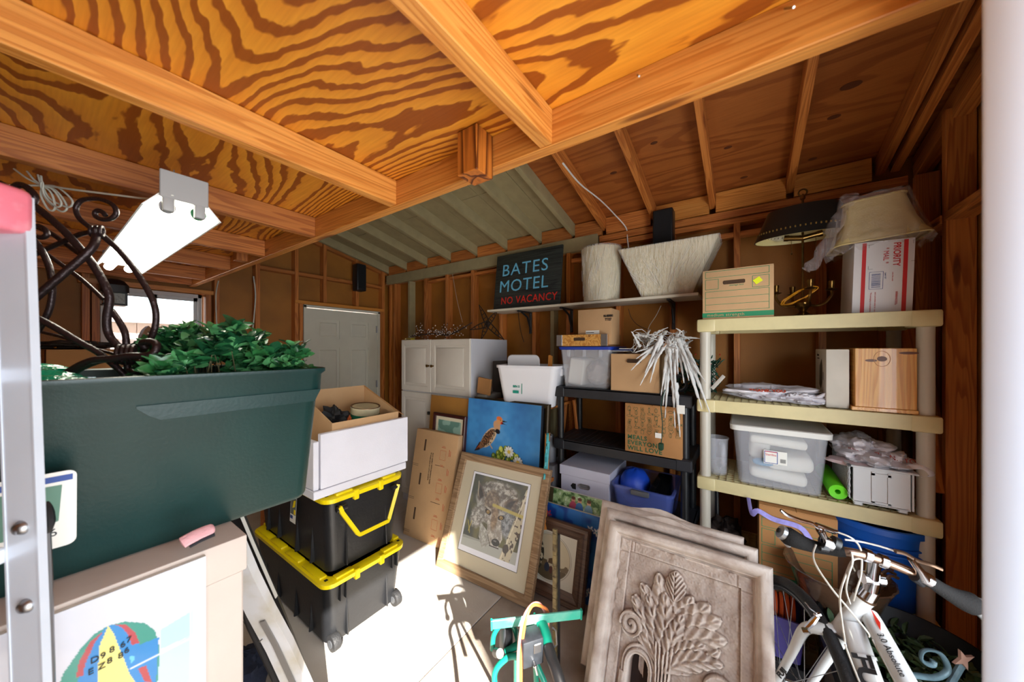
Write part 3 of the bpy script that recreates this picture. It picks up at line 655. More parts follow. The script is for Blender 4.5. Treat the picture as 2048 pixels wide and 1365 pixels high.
F = faceM((X2+.30, ya+.0858, z), (-1, 0, 0), (0, 0, 1))
b = MB(F); b.prism([(.13, .10), (.17, .08), (.205, .11), (.21, .20), (.19, .235), (.14, .20)], 0, .0006).fill(.225, .13, .24, .17).build('lantern_print', mat('print_dark', (60, 58, 48), .6), T)
text('lantern', .02, BLKP, T, F @ Matrix.Translation((.06, .25, .0003))); text('outdoor wall light', .009, BLKP, T, F @ Matrix.Translation((.06, .235, .0003)))
T = thing('shopping_bag', 'flat crumpled white plastic shopping bag on the second cream shelf', 'bag', (2.32, -.12, z))
b = MB(); crumple(b, (2.36, -.12, z+.036), .12, .19, .036, 3, .55); crumple(b, (2.29, -.25, z+.024), .05, .08, .024, 9, .7); b.tube(smooth_pts([(2.28, -.28, z+.02), (2.26, -.33, z+.06), (2.27, -.36, z+.05), (2.27, -.34, z+.008)], 5), .007, 6, flat=2)
b.build('film', BAGW, T, smooth=60)
text('THANK YOU', .03, mat('orange_print', (200, 70, 40), .6), T, faceM((2.24, -.02, z+.056), (.12, -1, .02), (.75, 0, .5)), squeeze=.9, bold=.001)

# third shelf: pitcher, clear tub, foam roll, basket with bag
z = .835
c = at(1434, HZ, x=2.32); T = thing('plastic_pitcher', 'empty frosted plastic pitcher on the third cream shelf', 'pitcher', (c[0], c[1], z))
MB().lathe([(0, 0), (.048, 0), (.05, .006), (.056, .20), (.060, .205), (.060, .212), (.054, .212), (.047, .01), (0, .008)], (c[0], c[1], z), 28).build('body', CLEARW, T)
MB().tube(smooth_pts([(c[0]-.053, c[1]-.02, z+.19), (c[0]-.08, c[1]-.035, z+.185), (c[0]-.078, c[1]-.035, z+.08), (c[0]-.052, c[1]-.018, z+.05)], 6), .008, 6, flat=1.4).build('handle', CLEARW, T)
X = 2.185; y1 = yx(1466, X); y0 = yx(1660, X)
cx_, cy_ = X+.20, (y0+y1)/2; hw = .19; hd = (y1-y0)/2
T = thing('storage_tub', 'clear storage tub with white lid full of white cushions on third cream shelf', 'tub', (cx_, cy_, z))
b = MB(); b.loft([(z, hw-.025, hd-.03, .03), (z+.006, hw-.018, hd-.024, .03), (z+.30, hw, hd, .03), (z+.30, hw-.004, hd-.004, .03), (z+.01, hw-.024, hd-.028, .03)], (cx_, cy_)); b.build('tub', CLEARW, T)
MB().loft([(z+.292, hw+.012, hd+.014, .035), (z+.318, hw+.014, hd+.016, .035), (z+.322, hw+.006, hd+.008, .03), (z+.316, hw-.015, hd-.012, .03)], (cx_, cy_)).build('lid', mat('lid_white', (214, 212, 206), .5), T)
F = FX(X+.006, cy_, z+.17, .002) @ Matrix.Rotation(.02, 4, 'X'); b = MB(F); b.box(-.06, .0, -.035, .035, 0, .001, .0005).box(.0, .035, -.032, .035, 0, .001); lb = b.build('maker_label', PAPER, T)
MB(F).rect(-.056, -.03, -.004, .03, .003, .0013).build('label_border', BLUP, lb); MB(F).ribbon([(-.054, .028), (-.006, .028)], .003, .0015).build('label_bar', REDP, lb)
text('Sterilite', .017, REDP, lb, F @ Matrix.Translation((-.053, .008, .0014)), squeeze=.85); b = MB(F)
for k in range(14): b.fill(.008+k*.0016, -.022, .008+k*.0016+.0008, -.002, .0014)
b.build('barcode', BLKP, lb)
PIL = mat('cushion_white', (232, 228, 216), .9)
for k, (dy, zz, ry_, rz_, col) in enumerate(((.0, .06, .12, .03, None), (-.05, .135, .095, .04, None), (.0, .24, .12, .022, None), (.075, .19, .045, .06, None))):
    single(MB().box(cx_-.155+.02*(k == 3), cx_+.12, cy_+dy-ry_, cy_+dy+ry_, z+zz-rz_, z+zz+rz_, min(rz_*.8, .03), 4, R=Matrix.Rotation((.06, -.05, .04, .12)[k], 4, 'X')), 'cushion', PIL, ('flattened white cushion at the bottom of the clear storage tub', 'thick white cushion in the middle of the clear storage tub', 'rolled white cushion at the top of the clear storage tub', 'white cushion stuffed upright at the left of the clear storage tub')[k], 'cushion', (cx_-.02, cy_+dy, z+zz-rz_), 'cushions in the clear tub')
single(lump(MB(), (cx_-.145, cy_+.06, z+.125), .018, .05, .02, 31, .1), 'folded_cloth', mat('blue_cloth', (90, 150, 190), .9), 'small folded blue and green cloth inside the clear storage tub', 'cloth', (cx_-.11, cy_+.06, z+.115))
y0r = yx(1673, 2.27); T = thing('foam_roll', 'bright green hollow foam roll lying on third cream shelf', 'foam roll', (2.40, y0r, z))
b = MB(); N = 26; rr = [(.035, .011), (.036, .012), (.036, .0)]
A = []
for (xx, r_) in ((2.24, .011), (2.235, .034), (2.24, .036), (2.60, .036), (2.60, .011), (2.24, .011)):
    A.append([b._v((xx, y0r+r_*math.cos(2*PI*k/N), z+.037+r_*math.sin(2*PI*k/N))) for k in range(N)])
for p, q in zip(A, A[1:]):
    for k in range(N): b.face([p[k], p[(k+1) % N], q[(k+1) % N], q[k]])
b.build('foam', mat('lime_foam', (108, 226, 20), .6), T)
X = 2.20; y1 = yx(1700, X); y0 = -.606; cx_, cy_ = X+.20, (y0+y1)/2; hd = (y1-y0)/2; hw = .2
BK = mat('basket_white', (206, 208, 210), .45)
T = thing('plastic_basket', 'light grey plastic basket with lattice sides on third cream shelf', 'basket', (cx_, cy_, z))
b = MB()
b.box(X, X+.006, y0+.01, y1-.01, z+.02, z+.185, .002).box(X+.39, X+.396, y0+.01, y1-.01, z+.02, z+.185).box(X, X+.396, y0+.01, y1-.01, z+.018, z+.024).box(X, X+.39, y0, y0+.006, z+.02, z+.185)
b.box(X-.012, X+.006, y0-.002, y1+.012, z+.182, z+.19, .002).box(X-.012, X+.41, y1-.004, y1+.012, z+.182, z+.19, .002).box(X-.012, X+.41, y0-.012, y0+.004, z+.182, z+.19, .002)
b.box(X-.006, X, y1-.08, y1-.07, z+.03, z+.17).box(X-.006, X, y0+.07, y0+.08, z+.03, z+.17).box(X-.006, X, y0+.07, y1-.07, z+.155, z+.165).box(X-.006, X, y0+.07, y1-.07, z+.03, z+.036)
for q in (y0+.03, y1-.03): b.box(X+.01, X+.04, q-.015, q+.015, z, z+.02, .004)
b.build('tray', BK, T)
b = MB(); n = 16
for i in range(n+6):
    for sgn in (1, -1):
        a = X+.39*i/n if sgn > 0 else X+.39*(i-6)/n; e = a+sgn*(-.12) if sgn > 0 else a+.12
        p0, p1 = Vector((a, y1, z+.03)), Vector((e, y1, z+.18))
        def clip(p, q):
            d = q-p
            if abs(d.x) > 1e-6:
                for lim in (X, X+.39):
                    if (p.x-lim)*(q.x-lim) < 0: t = (lim-p.x)/d.x; m_ = p+d*t; (p, q) = (m_, q) if not (X <= p.x <= X+.39) else (p, m_)
            return p, q
        p0, p1 = clip(p0, p1)
        if X-.001 <= p0.x <= X+.391 and X-.001 <= p1.x <= X+.391: b.tube([p0, p1], .0028, 4)
b.build('lattice_side', BK, T, kind='stuff')
T = thing('grocery_bag', 'white grocery bag with red lettering heaped on the grey basket', 'bag', (cx_, cy_, z+.19))
b = MB(); crumple(b, (cx_-.02, cy_+.03, z+.225), .16, hd*.98, .055, 5, .5, 80, 40); crumple(b, (cx_-.09, cy_-.03, z+.21), .10, hd*.85, .04, 15, .6); b.tube(smooth_pts([(X+.05, y0+.02, z+.20), (X+.02, y0-.03, z+.22), (X+.02, y0-.055, z+.19), (X+.03, y0-.03, z+.17)], 6), .016, 8, flat=.5)
b.build('film', BAGW, T, smooth=60)
RP = mat('dark_red_print', (150, 40, 36), .6)
text('THANK YOU', .030, RP, T, faceM((X+.022, cy_+.02, z+.237), (0.1, -1, -.12), (.5, -.1, .8)), squeeze=.9); text('HAVE A NICE DAY', .016, RP, T, faceM((X+.03, cy_+.10, z+.255), (0.1, -1, -.15), (.6, 0, .6)), squeeze=.9)
single(lump(MB(), (cx_-.10, cy_+.04, z+.178), .08, .13, .018, 44, .1), 'ribbon_bundle', mat('pale_pink_cloth', (214, 190, 190), .8), 'pale pink ribbon bundle in the grey basket under the grocery bag', 'ribbon', (cx_-.10, cy_+.04, z+.16))

# fourth shelf and the floor in front: printed box, blue bucket
z = .382
X = 2.16; y1 = yx(1518, X); y0 = yx(1676, X); h_ = zx(1518, 1010, X)-z
T = carton('archive_box', 'brown archive box with green lines on the low cream shelf behind the bicycle', 'box', X, X+.33, y0, y1, z, z+h_, CARDD)
w = y1-y0; F = FX(X, y1, z); b = MB(F); g = .0025
b.rect(.012, h_*.72, w-.02, h_*.84, g).rect(.012, h_*.50, w*.22, h_*.69, g).rect(.012, h_*.14, w-.02, h_*.47, g).ribbon([(.012, h_*.36), (w-.02, h_*.36)], g).ribbon([(.012, h_*.25), (w-.02, h_*.25)], g).fill(0, .0, w, h_*.10); b.build('green_print', GRNP, T)
b = MB(); b.tube(smooth_pts([(X+.02, y1+.045, .775), (X+.0, y1+.03, .70), (X-.012, y1+.005, z+h_-.03), (X-.012, y1-.06, z+h_-.055), (X-.012, y1-.16, z+h_-.065), (X-.014, y1-.2, z+h_-.12)], 6), .013, 5, flat=.25)
single(b, 'ribbon', mat('lavender_ribbon', (158, 150, 222), .6, noise=.3, nscale=30), 'lavender ribbon trailing over the brown archive box', 'ribbon', (X, y1, z+h_-.05))
bc = at(1748, HZ, x=2.37); bc = (2.36, bc[1]); 
T = thing('blue_bucket', 'large blue plastic bucket on the low cream shelf', 'bucket', (bc[0], bc[1], z))
MB().lathe([(0, 0), (.145, 0), (.15, .01), (.175, .33), (.178, .345), (.19, .35), (.19, .375), (.182, .378), (.17, .36), (.14, .012), (0, .01)], (bc[0], bc[1], z), 40).build('pail', mat('blue_plastic', (10, 84, 178), .45), T)
MB().lathe([(.178, .26), (.184, .262), (.184, .268), (.178, .27)], (bc[0], bc[1], z), 40).lathe([(.176, .29), (.182, .292), (.182, .298), (.176, .3)], (bc[0], bc[1], z), 40).build('rib', MT['blue_plastic'], T)
MB().tube([(bc[0]+.19*math.sin(a), bc[1]+.195*math.cos(a), z+.32-.10*math.sin(a)) for a in [PI*i/20 for i in range(21)]], .004, 6).build('bail_handle', STEEL, T)
# ---------------------------------------------------------------- wall shelf with sign and wrapped shades
T = thing('wall_shelf', 'long white wall shelf on three black brackets', 'shelf', (2.63, 1.14, 1.91))
MB().box(2.50, 2.768, .25, 2.03, 1.918, 1.938, .003).build('board', mat('shelf_board', (214, 206, 188), .45), T)
for y in (1.70, 1.27, .44):
    b = MB().box(2.748, 2.768, y-.012, y+.012, 1.71, 1.916, .003).box(2.54, 2.768, y-.012, y+.012, 1.905, 1.9175, .003)
    b.tube([(2.60, y, 1.906), (2.70, y, 1.865), (2.755, y, 1.76)], .009, 8); b.build('bracket', BLKM, T)
tilt = .12; M = leanM(2.60, 2.035, 1.94, tilt); w, hh = .725, .55
T = thing('motel_sign', 'black weathered wooden sign with carved blue and red letters on the wall shelf', 'sign', M=M)
SG = wood('charred_board', (52, 58, 54), (22, 27, 27), 90, .6, rand=0, knots=False)
MB(M).box(0, w, 0, hh, -.022, 0, .006, 2).build('board', SG, T)
LB = mat('sign_blue', (110, 190, 226), .5); LR = mat('sign_red', (222, 44, 30), .5)
def carved(s, x, y, size, m, sq, sp, bold):
    o = text(s, size, m, T, M @ Matrix.Translation((x, y, .0012)), squeeze=sq, spacing=sp, bold=bold)
carved('BATES', .075, .335, .165, LB, 1.03, 1.13, .0); carved('MOTEL', .055, .175, .165, LB, 1.0, 1.06, .0); carved('NO VACANCY', .088, .055, .098, LR, .88, 1.1, .001)
# drum shade in film
yc = yx(1203, 2.63); c = (2.625, yc); T = thing('drum_lampshade', 'cream drum lampshade in clear film standing on the wall shelf', 'lampshade', (c[0], c[1], 1.939))
SHD = mat('shade_fabric', (228, 216, 182), .8, noise=.06)
MB().lathe([(.135, 0), (.157, .42), (.153, .42), (.131, 0)], (c[0], c[1], 1.94), 40).build('shade', SHD, T)
MB().lathe([(.131, .0), (.14, .004), (.161, .42), (.158, .43), (.10, .432), (0, .43)], (c[0], c[1], 1.941), 40, wave=lambda a, z: .012*math.sin(9*a+z*20)*math.sin(23*a)).build('wrapping_film', WRAP, T)
# rectangular wrapped shade
ya, yb_ = yx(1256, 2.62), yx(1428, 2.62); yc = (ya+yb_)/2+.0
T = thing('rectangular_lampshade', 'large tapered lampshade wrapped in stretch film at the right end of the wall shelf', 'lampshade', (2.63, yc, 1.939))
b = MB(); lv = [(1.941, .085, .16, .012), (2.30, .13, .315, .012)]; b.loft(lv, (2.63, yc-.0), cs=2, cap0=False, cap1=False)
ob_ = b.build('shade', SHD, T, smooth=20)
b = MB(); n = 60; rr = random.Random(4); R_ = []
for zz in np.linspace(0, 1, 9):
    hw, hd = .088+.046*zz, .164+.158*zz; ring = []
    for i in range(n):
        a = i/n*4; sd_ = int(a); t = a-sd_; k = rr.uniform(0, .005)
        p = [(hw+k, -hd+2*hd*t), (hw-2*hw*t, hd+k), (-hw-k, hd-2*hd*t), (-hw+2*hw*t, -hd-k)][sd_]
        ring.append(b._v((2.63+p[0], yc+p[1], 1.941+.362*zz)))
    R_.append(ring)
for a, c_ in zip(R_, R_[1:]):
    for i in range(n): b.face([a[i], a[(i+1) % n], c_[(i+1) % n], c_[i]])
b.face(R_[-1]); b.build('wrapping_film', WRAP, T, smooth=60)
cr = MB(); rr = random.Random(14)
for i in range(30):
    t0 = rr.uniform(.05, .55); t1 = min(1, t0+rr.uniform(.12, .45)); v0 = rr.uniform(-.85, .85); L = []
    for k in range(5):
        t = t0+(t1-t0)*k/4; v = v0+rr.uniform(-.02, .02)+.06*k*(1 if v0 > 0 else -.6); v = max(-.97, min(.97, v)); L.append((2.63-(.088+.046*t)-.005, yc+v*(.164+.158*t), 1.941+.362*t))
    cr.tube(L, [.0003, .0014, .0018, .0014, .0003], 4)
CRM = mat('film_crease', (250, 248, 244), .08, alpha=.75, spec=1); cr.build('film_creases', CRM, T, kind='stuff')
cr = MB(); dT = [o for o in bpy.data.objects if o.name.startswith('drum_lampshade')][0]; dc = dT.location
for i in range(18):
    a0 = PI+rr.uniform(-1.2, 1.5); t0 = rr.uniform(0, .8); L = [(dc[0]+(.137+.024*t+.004)*math.cos(a0+k*.03), dc[1]+(.137+.024*t+.004)*math.sin(a0+k*.03), 1.942+.42*t) for k, t in enumerate([t0+k*.05 for k in range(5)]) if t <= 1]
    if len(L) > 2: cr.tube(L, .0014, 4)
cr.build('film_creases', CRM, dT, kind='stuff')
# speakers
b = MB().box(2.66, 2.765, .43, .57, 2.30, 2.60, .012, 3)
T = thing('wall_speaker', 'black speaker on the wall above the wrapped rectangular lampshade', 'speaker', (2.71, .5, 2.30)); b.build('cabinet', BLK, T)
MB().box(2.655, 2.661, .44, .56, 2.31, 2.59, .004).build('grille', mat('speaker_mesh', (20, 20, 22), .9, bump=.6, bscale=400), T)
x_ = 2.337; T = thing('wall_speaker', 'black speaker on the back wall above the white door', 'speaker', (x_, 3.95, 2.28))
MB().box(x_-.06, x_+.06, 3.88, 3.995, 2.28, 2.61, .012, 3).build('cabinet', BLK, T); MB().box(x_-.05, x_+.05, 3.875, 3.881, 2.31, 2.60, .004).build('grille', MT['speaker_mesh'], T)
# cords on the walls
def cord(name, pts, r, m, label, cat='cord', sm=6, group=None):
    P = smooth_pts(pts, sm); loc = min(P, key=lambda p: p.z); return single(MB().tube(P, r, 6), name, m, label, cat, tuple(loc), group)
WC = mat('white_cord', (206, 204, 190), .5)
cord('hanging_cord', [at(507, 553, y=3.99), at(511, 590, y=3.97), at(508, 635, y=3.97), at(503, 680, y=3.97)], .006, WC, 'white cord hanging loose beside the stud left of the door')
cord('hanging_cord', [at(437, 562, y=3.99), at(432, 590, y=3.98), at(433, 640, y=3.98), at(436, 680, y=3.98)], .005, WC, 'white cord running down beside the window frame')
cord('ceiling_cord', [at(1126, 327, x=1.6), at(1160, 368, x=2.0), at(1200, 400, x=2.35), at(1228, 428, x=2.62), at(1252, 456, x=2.76), at(1255, 480, x=2.765), at(1258, 505, x=2.765)], .005, mat('white_cable', (226, 224, 218), .4), 'white cable hanging from the rafters to the wall behind the drum lampshade')
cord('thin_wire', [at(905, 548, x=2.74), at(914, 600, x=2.70), at(925, 645, x=2.6)], .0016, WC, 'thin pale wire hanging down from the beige ledger to the cabinet', 'wire')
cord('black_wire', [at(1036, 614, x=2.5), at(1038, 640, x=2.6), at(1042, 665, x=2.72), at(1048, 685, x=2.75)], .003, BLKM, 'black wire hanging under the left end of the wall shelf', 'wire')
cord('thin_cable', [at(1322, 612, x=2.7), at(1312, 632, x=2.72), at(1300, 650, x=2.74), at(1296, 660, x=2.74)], .0025, WC, 'short white cable dangling by the right shelf bracket', 'wire')
cord('thin_cable', [at(1257, 618, x=2.75), at(1262, 635, x=2.75), at(1275, 650, x=2.75), at(1296, 660, x=2.74)], .0025, mat('brown_wire', (80, 48, 30), .6), 'dark thin cable sagging under the middle of the wall shelf', 'wire')

# ---------------------------------------------------------------- white cabinet
X0, X1, Y0, Y1, ZT = 2.20, 2.76, 1.98, 2.93, 1.655
CW = mat('cabinet_white', (206, 200, 190), .5, noise=.03)
T = thing('storage_cabinet', 'tall white cabinet with raised panel doors and brass knobs', 'cabinet', ((X0+X1)/2, (Y0+Y1)/2, 0))
MB().box(X0+.018, X1, Y0, Y1, 0, ZT, .002).build('carcass', mat('cabinet_side', (196, 198, 208), .5), T)
ym = 2.48
for (a, b_, c, d) in ((Y0, ym-.003, 1.14, ZT), (ym+.003, Y1, 1.14, ZT), (Y0, ym-.003, .08, 1.132), (ym+.003, Y1, .08, 1.132)):
    D = MB().box(X0+.004, X0+.017, a, b_, c, d, .002)
    D.box(X0, X0+.006, a+.002, a+.055, c+.002, d-.002, .003).box(X0, X0+.006, b_-.055, b_-.002, c+.002, d-.002, .003).box(X0, X0+.006, a+.05, b_-.05, c+.002, c+.06, .003).box(X0, X0+.006, a+.05, b_-.05, d-.06, d-.002, .003)
    D.box(X0-.003, X0+.006, a+.078, b_-.078, c+.083, d-.083, .006, 2)
    dd = D.build('door', CW, T)
    if c > 1: ky = b_-.028 if a < 2.2 else a+.028; MB(Matrix.Translation((X0-.001, ky, 1.40)) @ Matrix.Rotation(-PI/2, 4, 'Y')).lathe([(0, -.002), (.009, 0), (.006, .006), (.006, .014), (.014, .02), (.013, .028), (0, .032)], seg=16).build('knob', BRASS, dd)
    elif a > 2.2: MB().box(X0-.02, X0, a+.01, a+.03, .93, .96, .002).build('latch', BLKM, dd)
z = ZT+.001; y_ = yx(818, 2.3)
T = thing('tape_measure', 'small yellow box on the left top of the white cabinet', 'box', (2.3, y_, z)); MB().box(2.28, 2.33, y_-.06, y_+.05, z, z+.02, .004).build('body', mat('tape_yellow', (214, 190, 60), .5), T); MB().box(2.279, 2.281, y_-.05, y_+.03, z+.006, z+.014).build('stripe', BLKP, T)
# dry branches with white berries
T = thing('berry_branches', 'dry dark branches with white berries lying on the cabinet top', 'branches', (2.35, 2.5, z))
rr = random.Random(11); tw = MB(); be = MB(); main = smooth_pts([(2.28, 2.86, z+.04), (2.32, 2.6, z+.06), (2.36, 2.38, z+.05), (2.42, 2.15, z+.16)], 8)
tw.tube(main, .006, 6)
for i in range(46):
    p = main[rr.randrange(1, 20)]; q = Vector(p)
    L = [q]; d = Vector((rr.uniform(-1, .6), rr.uniform(-1, 1), rr.uniform(-.2, 1.1))).normalized()
    for k in range(4):
        q = q+d*rr.uniform(.02, .045); q.z = max(q.z, z+.006); L.append(q); d = (d+Vector((rr.uniform(-.7, .7), rr.uniform(-.7, .7), rr.uniform(-.6, .4)))).normalized()
        if rr.random() < .85:
            bmesh.ops.create_icosphere(be.bm, subdivisions=1, radius=rr.uniform(.004, .0065), matrix=Matrix.Translation(q))
    tw.tube(L, .002, 4)
tw.build('twigs', mat('twig', (52, 34, 26), .8), T); be.build('berries', mat('berry_white', (206, 196, 186), .6), T, kind='stuff')
# metal star
T = thing('metal_star', 'dark openwork metal star leaning against the wall on the cabinet', 'star', (2.5, 2.1, z))
cS = at(975, 648, x=2.55); st = MB()
for k, (dx, dy) in enumerate(((958, 610), (995, 622), (1008, 680), (962, 680), (940, 660))):
    tip = at(dx, dy, x=2.58 if k < 2 else 2.5); v = tip-cS; s1 = v.cross(Vector((1, 0, 0))).normalized()*.028
    for sg in (1, -1): st.tube([cS+s1*sg, cS+v*.5+s1*sg*.8, tip], [.006, .005, .004], 6)
    for t in (.3, .5, .7): st.tube([cS+v*t+s1*(1-t*.7), cS+v*t-s1*(1-t*.7)], .004, 5)
bmesh.ops.create_icosphere(st.bm, subdivisions=2, radius=.026, matrix=Matrix.Translation(cS) @ Matrix.Diagonal((.4, 1, 1, 1)))
st.build('frame', mat('dark_iron', (44, 34, 30), .6, .4), T)

# ---------------------------------------------------------------- low table with bin behind the pictures
T = thing('side_table', 'plain brown table holding the white bin behind the bird painting', 'table', (2.45, 1.55, 0))
MB().box(2.20, 2.74, 1.22, 1.93, 1.10, 1.122, .003).build('table_top', LUM, T)
for x in (2.23, 2.71):
    for y in (1.25, 1.90): MB().box(x-.02, x+.02, y-.02, y+.02, 0, 1.10, .002).build('leg', LUM, T)
z = 1.123; yL, yR = yx(988, 2.16), yx(1108, 2.12)
M = Matrix.Translation((2.30, (yL+yR)/2, z)) @ Matrix.Rotation(.18, 4, 'Z'); hd = (yL-yR)/2*.93
T = thing('white_bin', 'white plastic bin with its lid tucked inside on the table behind the bird painting', 'bin', M=M)
bin_shell(MB(M), 0, .315, .135, hd*.78, .165, hd*.94, .05, lip=.012, liph=.02).build('tub', WHT, T)
for s_ in (-1, 1): MB(M).box(-.045, .045, s_*hd*.93-.012, s_*hd*.93+.012, .235, .295, .006).build('handle', WHT, T)
ML = M @ Matrix.Translation((.0, hd*.30, .20)) @ Matrix.Rotation(PI/2-.12, 4, 'Y') @ Matrix.Rotation(0, 4, 'X')
MB(ML).loft([(0, .19, .135, .04), (.012, .195, .14, .04), (.02, .16, .11, .03), (.02, .15, .10, .03), (.008, .14, .09, .03)], cs=4).build('lid', WHT, T)
F = M @ faceM((-.155, hd*.40, .10), (0, -1, 0), (.03, 0, 1)); b = MB(F); b.ribbon([(0, .085), (.075, .085), (.075, .0)], .006); b.fill(.0, .0, .05, .022, .0); b.build('green_print', mat('teal_print', (20, 140, 120), .5), T)
text('BIN 5', .024, MT['teal_print'], T, F @ Matrix.Translation((.0, .045, 0)), bold=.001)
single(MB().box(2.2, 2.45, 1.80, 1.90, z+.001, z+.05, .01, 2), 'tray', mat('grey_tray', (120, 118, 114), .6), 'shallow grey tray beside the white bin', 'tray', (2.3, 1.85, z))
single(MB().box(2.22, 2.24, 1.77, 1.91, z+.051, z+.19, .002, R=Matrix.Rotation(.12, 4, 'X')), 'brown_plank', CARDD, 'small brown board standing on the grey tray beside the white bin', 'board', (2.23, 1.85, z+.05))
single(MB().box(2.42, 2.62, 1.74, 1.90, z+.001, z+.33, .004), 'dark_box', mat('dark_box', (52, 44, 40), .6), 'dark box behind the white bin', 'box', (2.5, 1.82, z))

# ---------------------------------------------------------------- pictures leaning in a row
def framed(name, label, cat, M, w, h, bw, prof, fm, art=None, mato=None, group=None):
    T = thing(name, label, cat, M=M, group=group); MB(M).frame(w, h, 0, prof).build('frame', fm, T, smooth=30)
    MB(M).box(bw*.8, w-bw*.8, bw*.8, h-bw*.8, -.012, -.004).build('backing', BLKM, T); return T
# flat moving carton
zt = .868; tl = math.atan2(.15, .85); M = leanM(1.795, 2.37, .004, tl); w = .47; L = .875
T = thing('flat_moving_carton', 'flattened brown moving carton with hand slots leaning by the white cabinet', 'box', M=M @ Matrix.Rotation(.07, 4, 'Y'))
Mc = T.matrix_basis.copy(); b = MB(Mc); b.box(0, w, 0, L, -.10, 0, .004, 2); b.build('body', CARD, T)
for yv, dx in ((.80, .12), (.52, .11), (.24, .10)): MB(Mc).box(dx-.012, dx+.012, yv-.10, yv-.0, -.01, .001, .005, 2).build('slot', MT['hole_dark'], T)
b = MB(Mc @ Matrix.Translation((0, 0, .001)))
for yv in (.57, .30, .035): b.ribbon([(.0, yv), (.07, yv)], .0025).ribbon([(.0, yv+.012), (.07, yv+.012)], .0025)
for yv in (.61, .32): b.ribbon([(.26, yv), (.36, yv)], .003)
b.build('black_print', BLKP, T)
for k, s_ in enumerate(('PACK SAFELY WITH PACKING PAPER', 'Fill empty space to cushion contents')): text(s_, .019, BLKP, T, Mc @ Matrix.Translation((.215-k*.02, .70, .001)) @ Matrix.Rotation(-PI/2, 4, 'Z'), squeeze=.8)
b = MB(Mc @ Matrix.Translation((0, 0, .001)))
for yv in (.66, .40, .12):
    b.rect(.30, yv, .36, yv+.075, .002)
    for q in (-.05, .10): b.ribbon([(.31, yv+q), (.35, yv+q)], .004).ribbon([(.315, yv+q+.009), (.345, yv+q+.009)], .003)
for yv in (.70, .55, .42, .28, .14, .03): b.ribbon([(.395, yv), (.395, yv+.05)], .005).ribbon([(.408, yv), (.408, yv+.04)], .004)
b.build('red_print', mat('orange_red_print', (190, 80, 50), .7), T)
# brown board and dark frame behind
M = leanM(2.04, 2.41, .004, .09); single(MB(M).box(0, .52, 0, 1.135, -.012, 0, .004, 2), 'brown_board', mat('brown_board', (170, 118, 48), .7, noise=.08), 'plain brown board leaning behind the dark framed seascape', 'board', (2.04, 2.15, 0))
M = leanM(1.955, 2.27, .004, .10); T = framed('framed_seascape', 'dark red framed picture tucked behind the flattened moving carton', 'picture', M, .385, 1.005, .03, [(0, -.015), (0, .01), (.006, .016), (.02, .010), (.026, .012), (.030, -.002)], mat('red_black_frame', (60, 22, 20), .35, noise=.5, nscale=14))
A_ = Art(60, 2.86, (214, 206, 180)); A_.put((A_.U > .09)*(A_.U < .91)*(A_.V > .09)*(A_.V < 2.7), (140, 176, 164)); A_.put((A_.noise(.15, 4) > .6)*(A_.U > .1)*(A_.U < .9)*(A_.V > .1)*(A_.V < 2.7), (100, 140, 128)); A_.put((A_.U > .1)*(A_.U < .9)*(A_.V > .5)*(A_.V < 2.7), (170, 150, 110))
A_.mesh('print', .33, M @ Matrix.Translation((.0275, .035, 0)), VCM, T)
# bird painting
tl = .085; M = leanM(2.00, 1.90, .004, tl); w = .70; yb0 = .38; hh = 1.155
T = thing('bird_painting', 'unframed blue canvas of a flicker bird on a blooming cactus', 'picture', M=M)
MB(M).box(0, w, .35, hh, -.035, -.002, .002).build('canvas', mat('canvas_edge', (30, 36, 46), .6), T)
MB(M).box(.03, .07, .0, .36, -.05, -.015).box(w-.07, w-.03, 0, .36, -.05, -.015).build('prop', LUM, T)
asp = (hh-.35)/w; A_ = Art(230, asp, (66, 140, 204)); n1 = A_.noise(.25, 1)+.4*A_.noise(.05, 2)
A_.put(np.clip(n1-.55, 0, 1), (40, 96, 168)); A_.put(np.clip((A_.U-.55)*1.6, 0, .55)*np.clip(1-A_.V*2, 0, 1), (44, 92, 130)); A_.put(np.clip(.5-n1, 0, 1)*.8, (120, 180, 226))
# cactus buds and flowers
rr = random.Random(5)
for i in range(95):
    t = rr.random(); cx_ = .36+.56*t+rr.uniform(-.03, .03); top = .62-.12*math.sin(t*PI)-.03+.22*t*t; cy_ = rr.uniform(top, asp); A_.put(A_.ell(cx_, cy_, .034, .042, rr.uniform(-.4, .4)), (40, 52, 20)); c_ = rr.choice(((196, 204, 60), (160, 176, 44), (214, 216, 96), (120, 140, 36)))
    A_.put(A_.ell(cx_-.003, cy_-.004, .027, .035, rr.uniform(-.4, .4)), c_); A_.put(A_.ell(cx_-.01, cy_-.012, .009, .012), (236, 236, 150), .7)
for (fx_, fy_) in ((.62, .53), (.74, .62), (.47, .69), (.60, .80), (.80, .85)):
    A_.put(A_.ell(fx_, fy_, .068, .066), (40, 60, 24), .6)
    for k in range(11): a = k*2*PI/11; A_.put(A_.ell(fx_+.038*math.cos(a), fy_+.036*math.sin(a), .026, .013, a), (246, 244, 240) if k % 2 else (226, 222, 214))
    A_.put(A_.ell(fx_, fy_, .022, .02), (232, 196, 80))
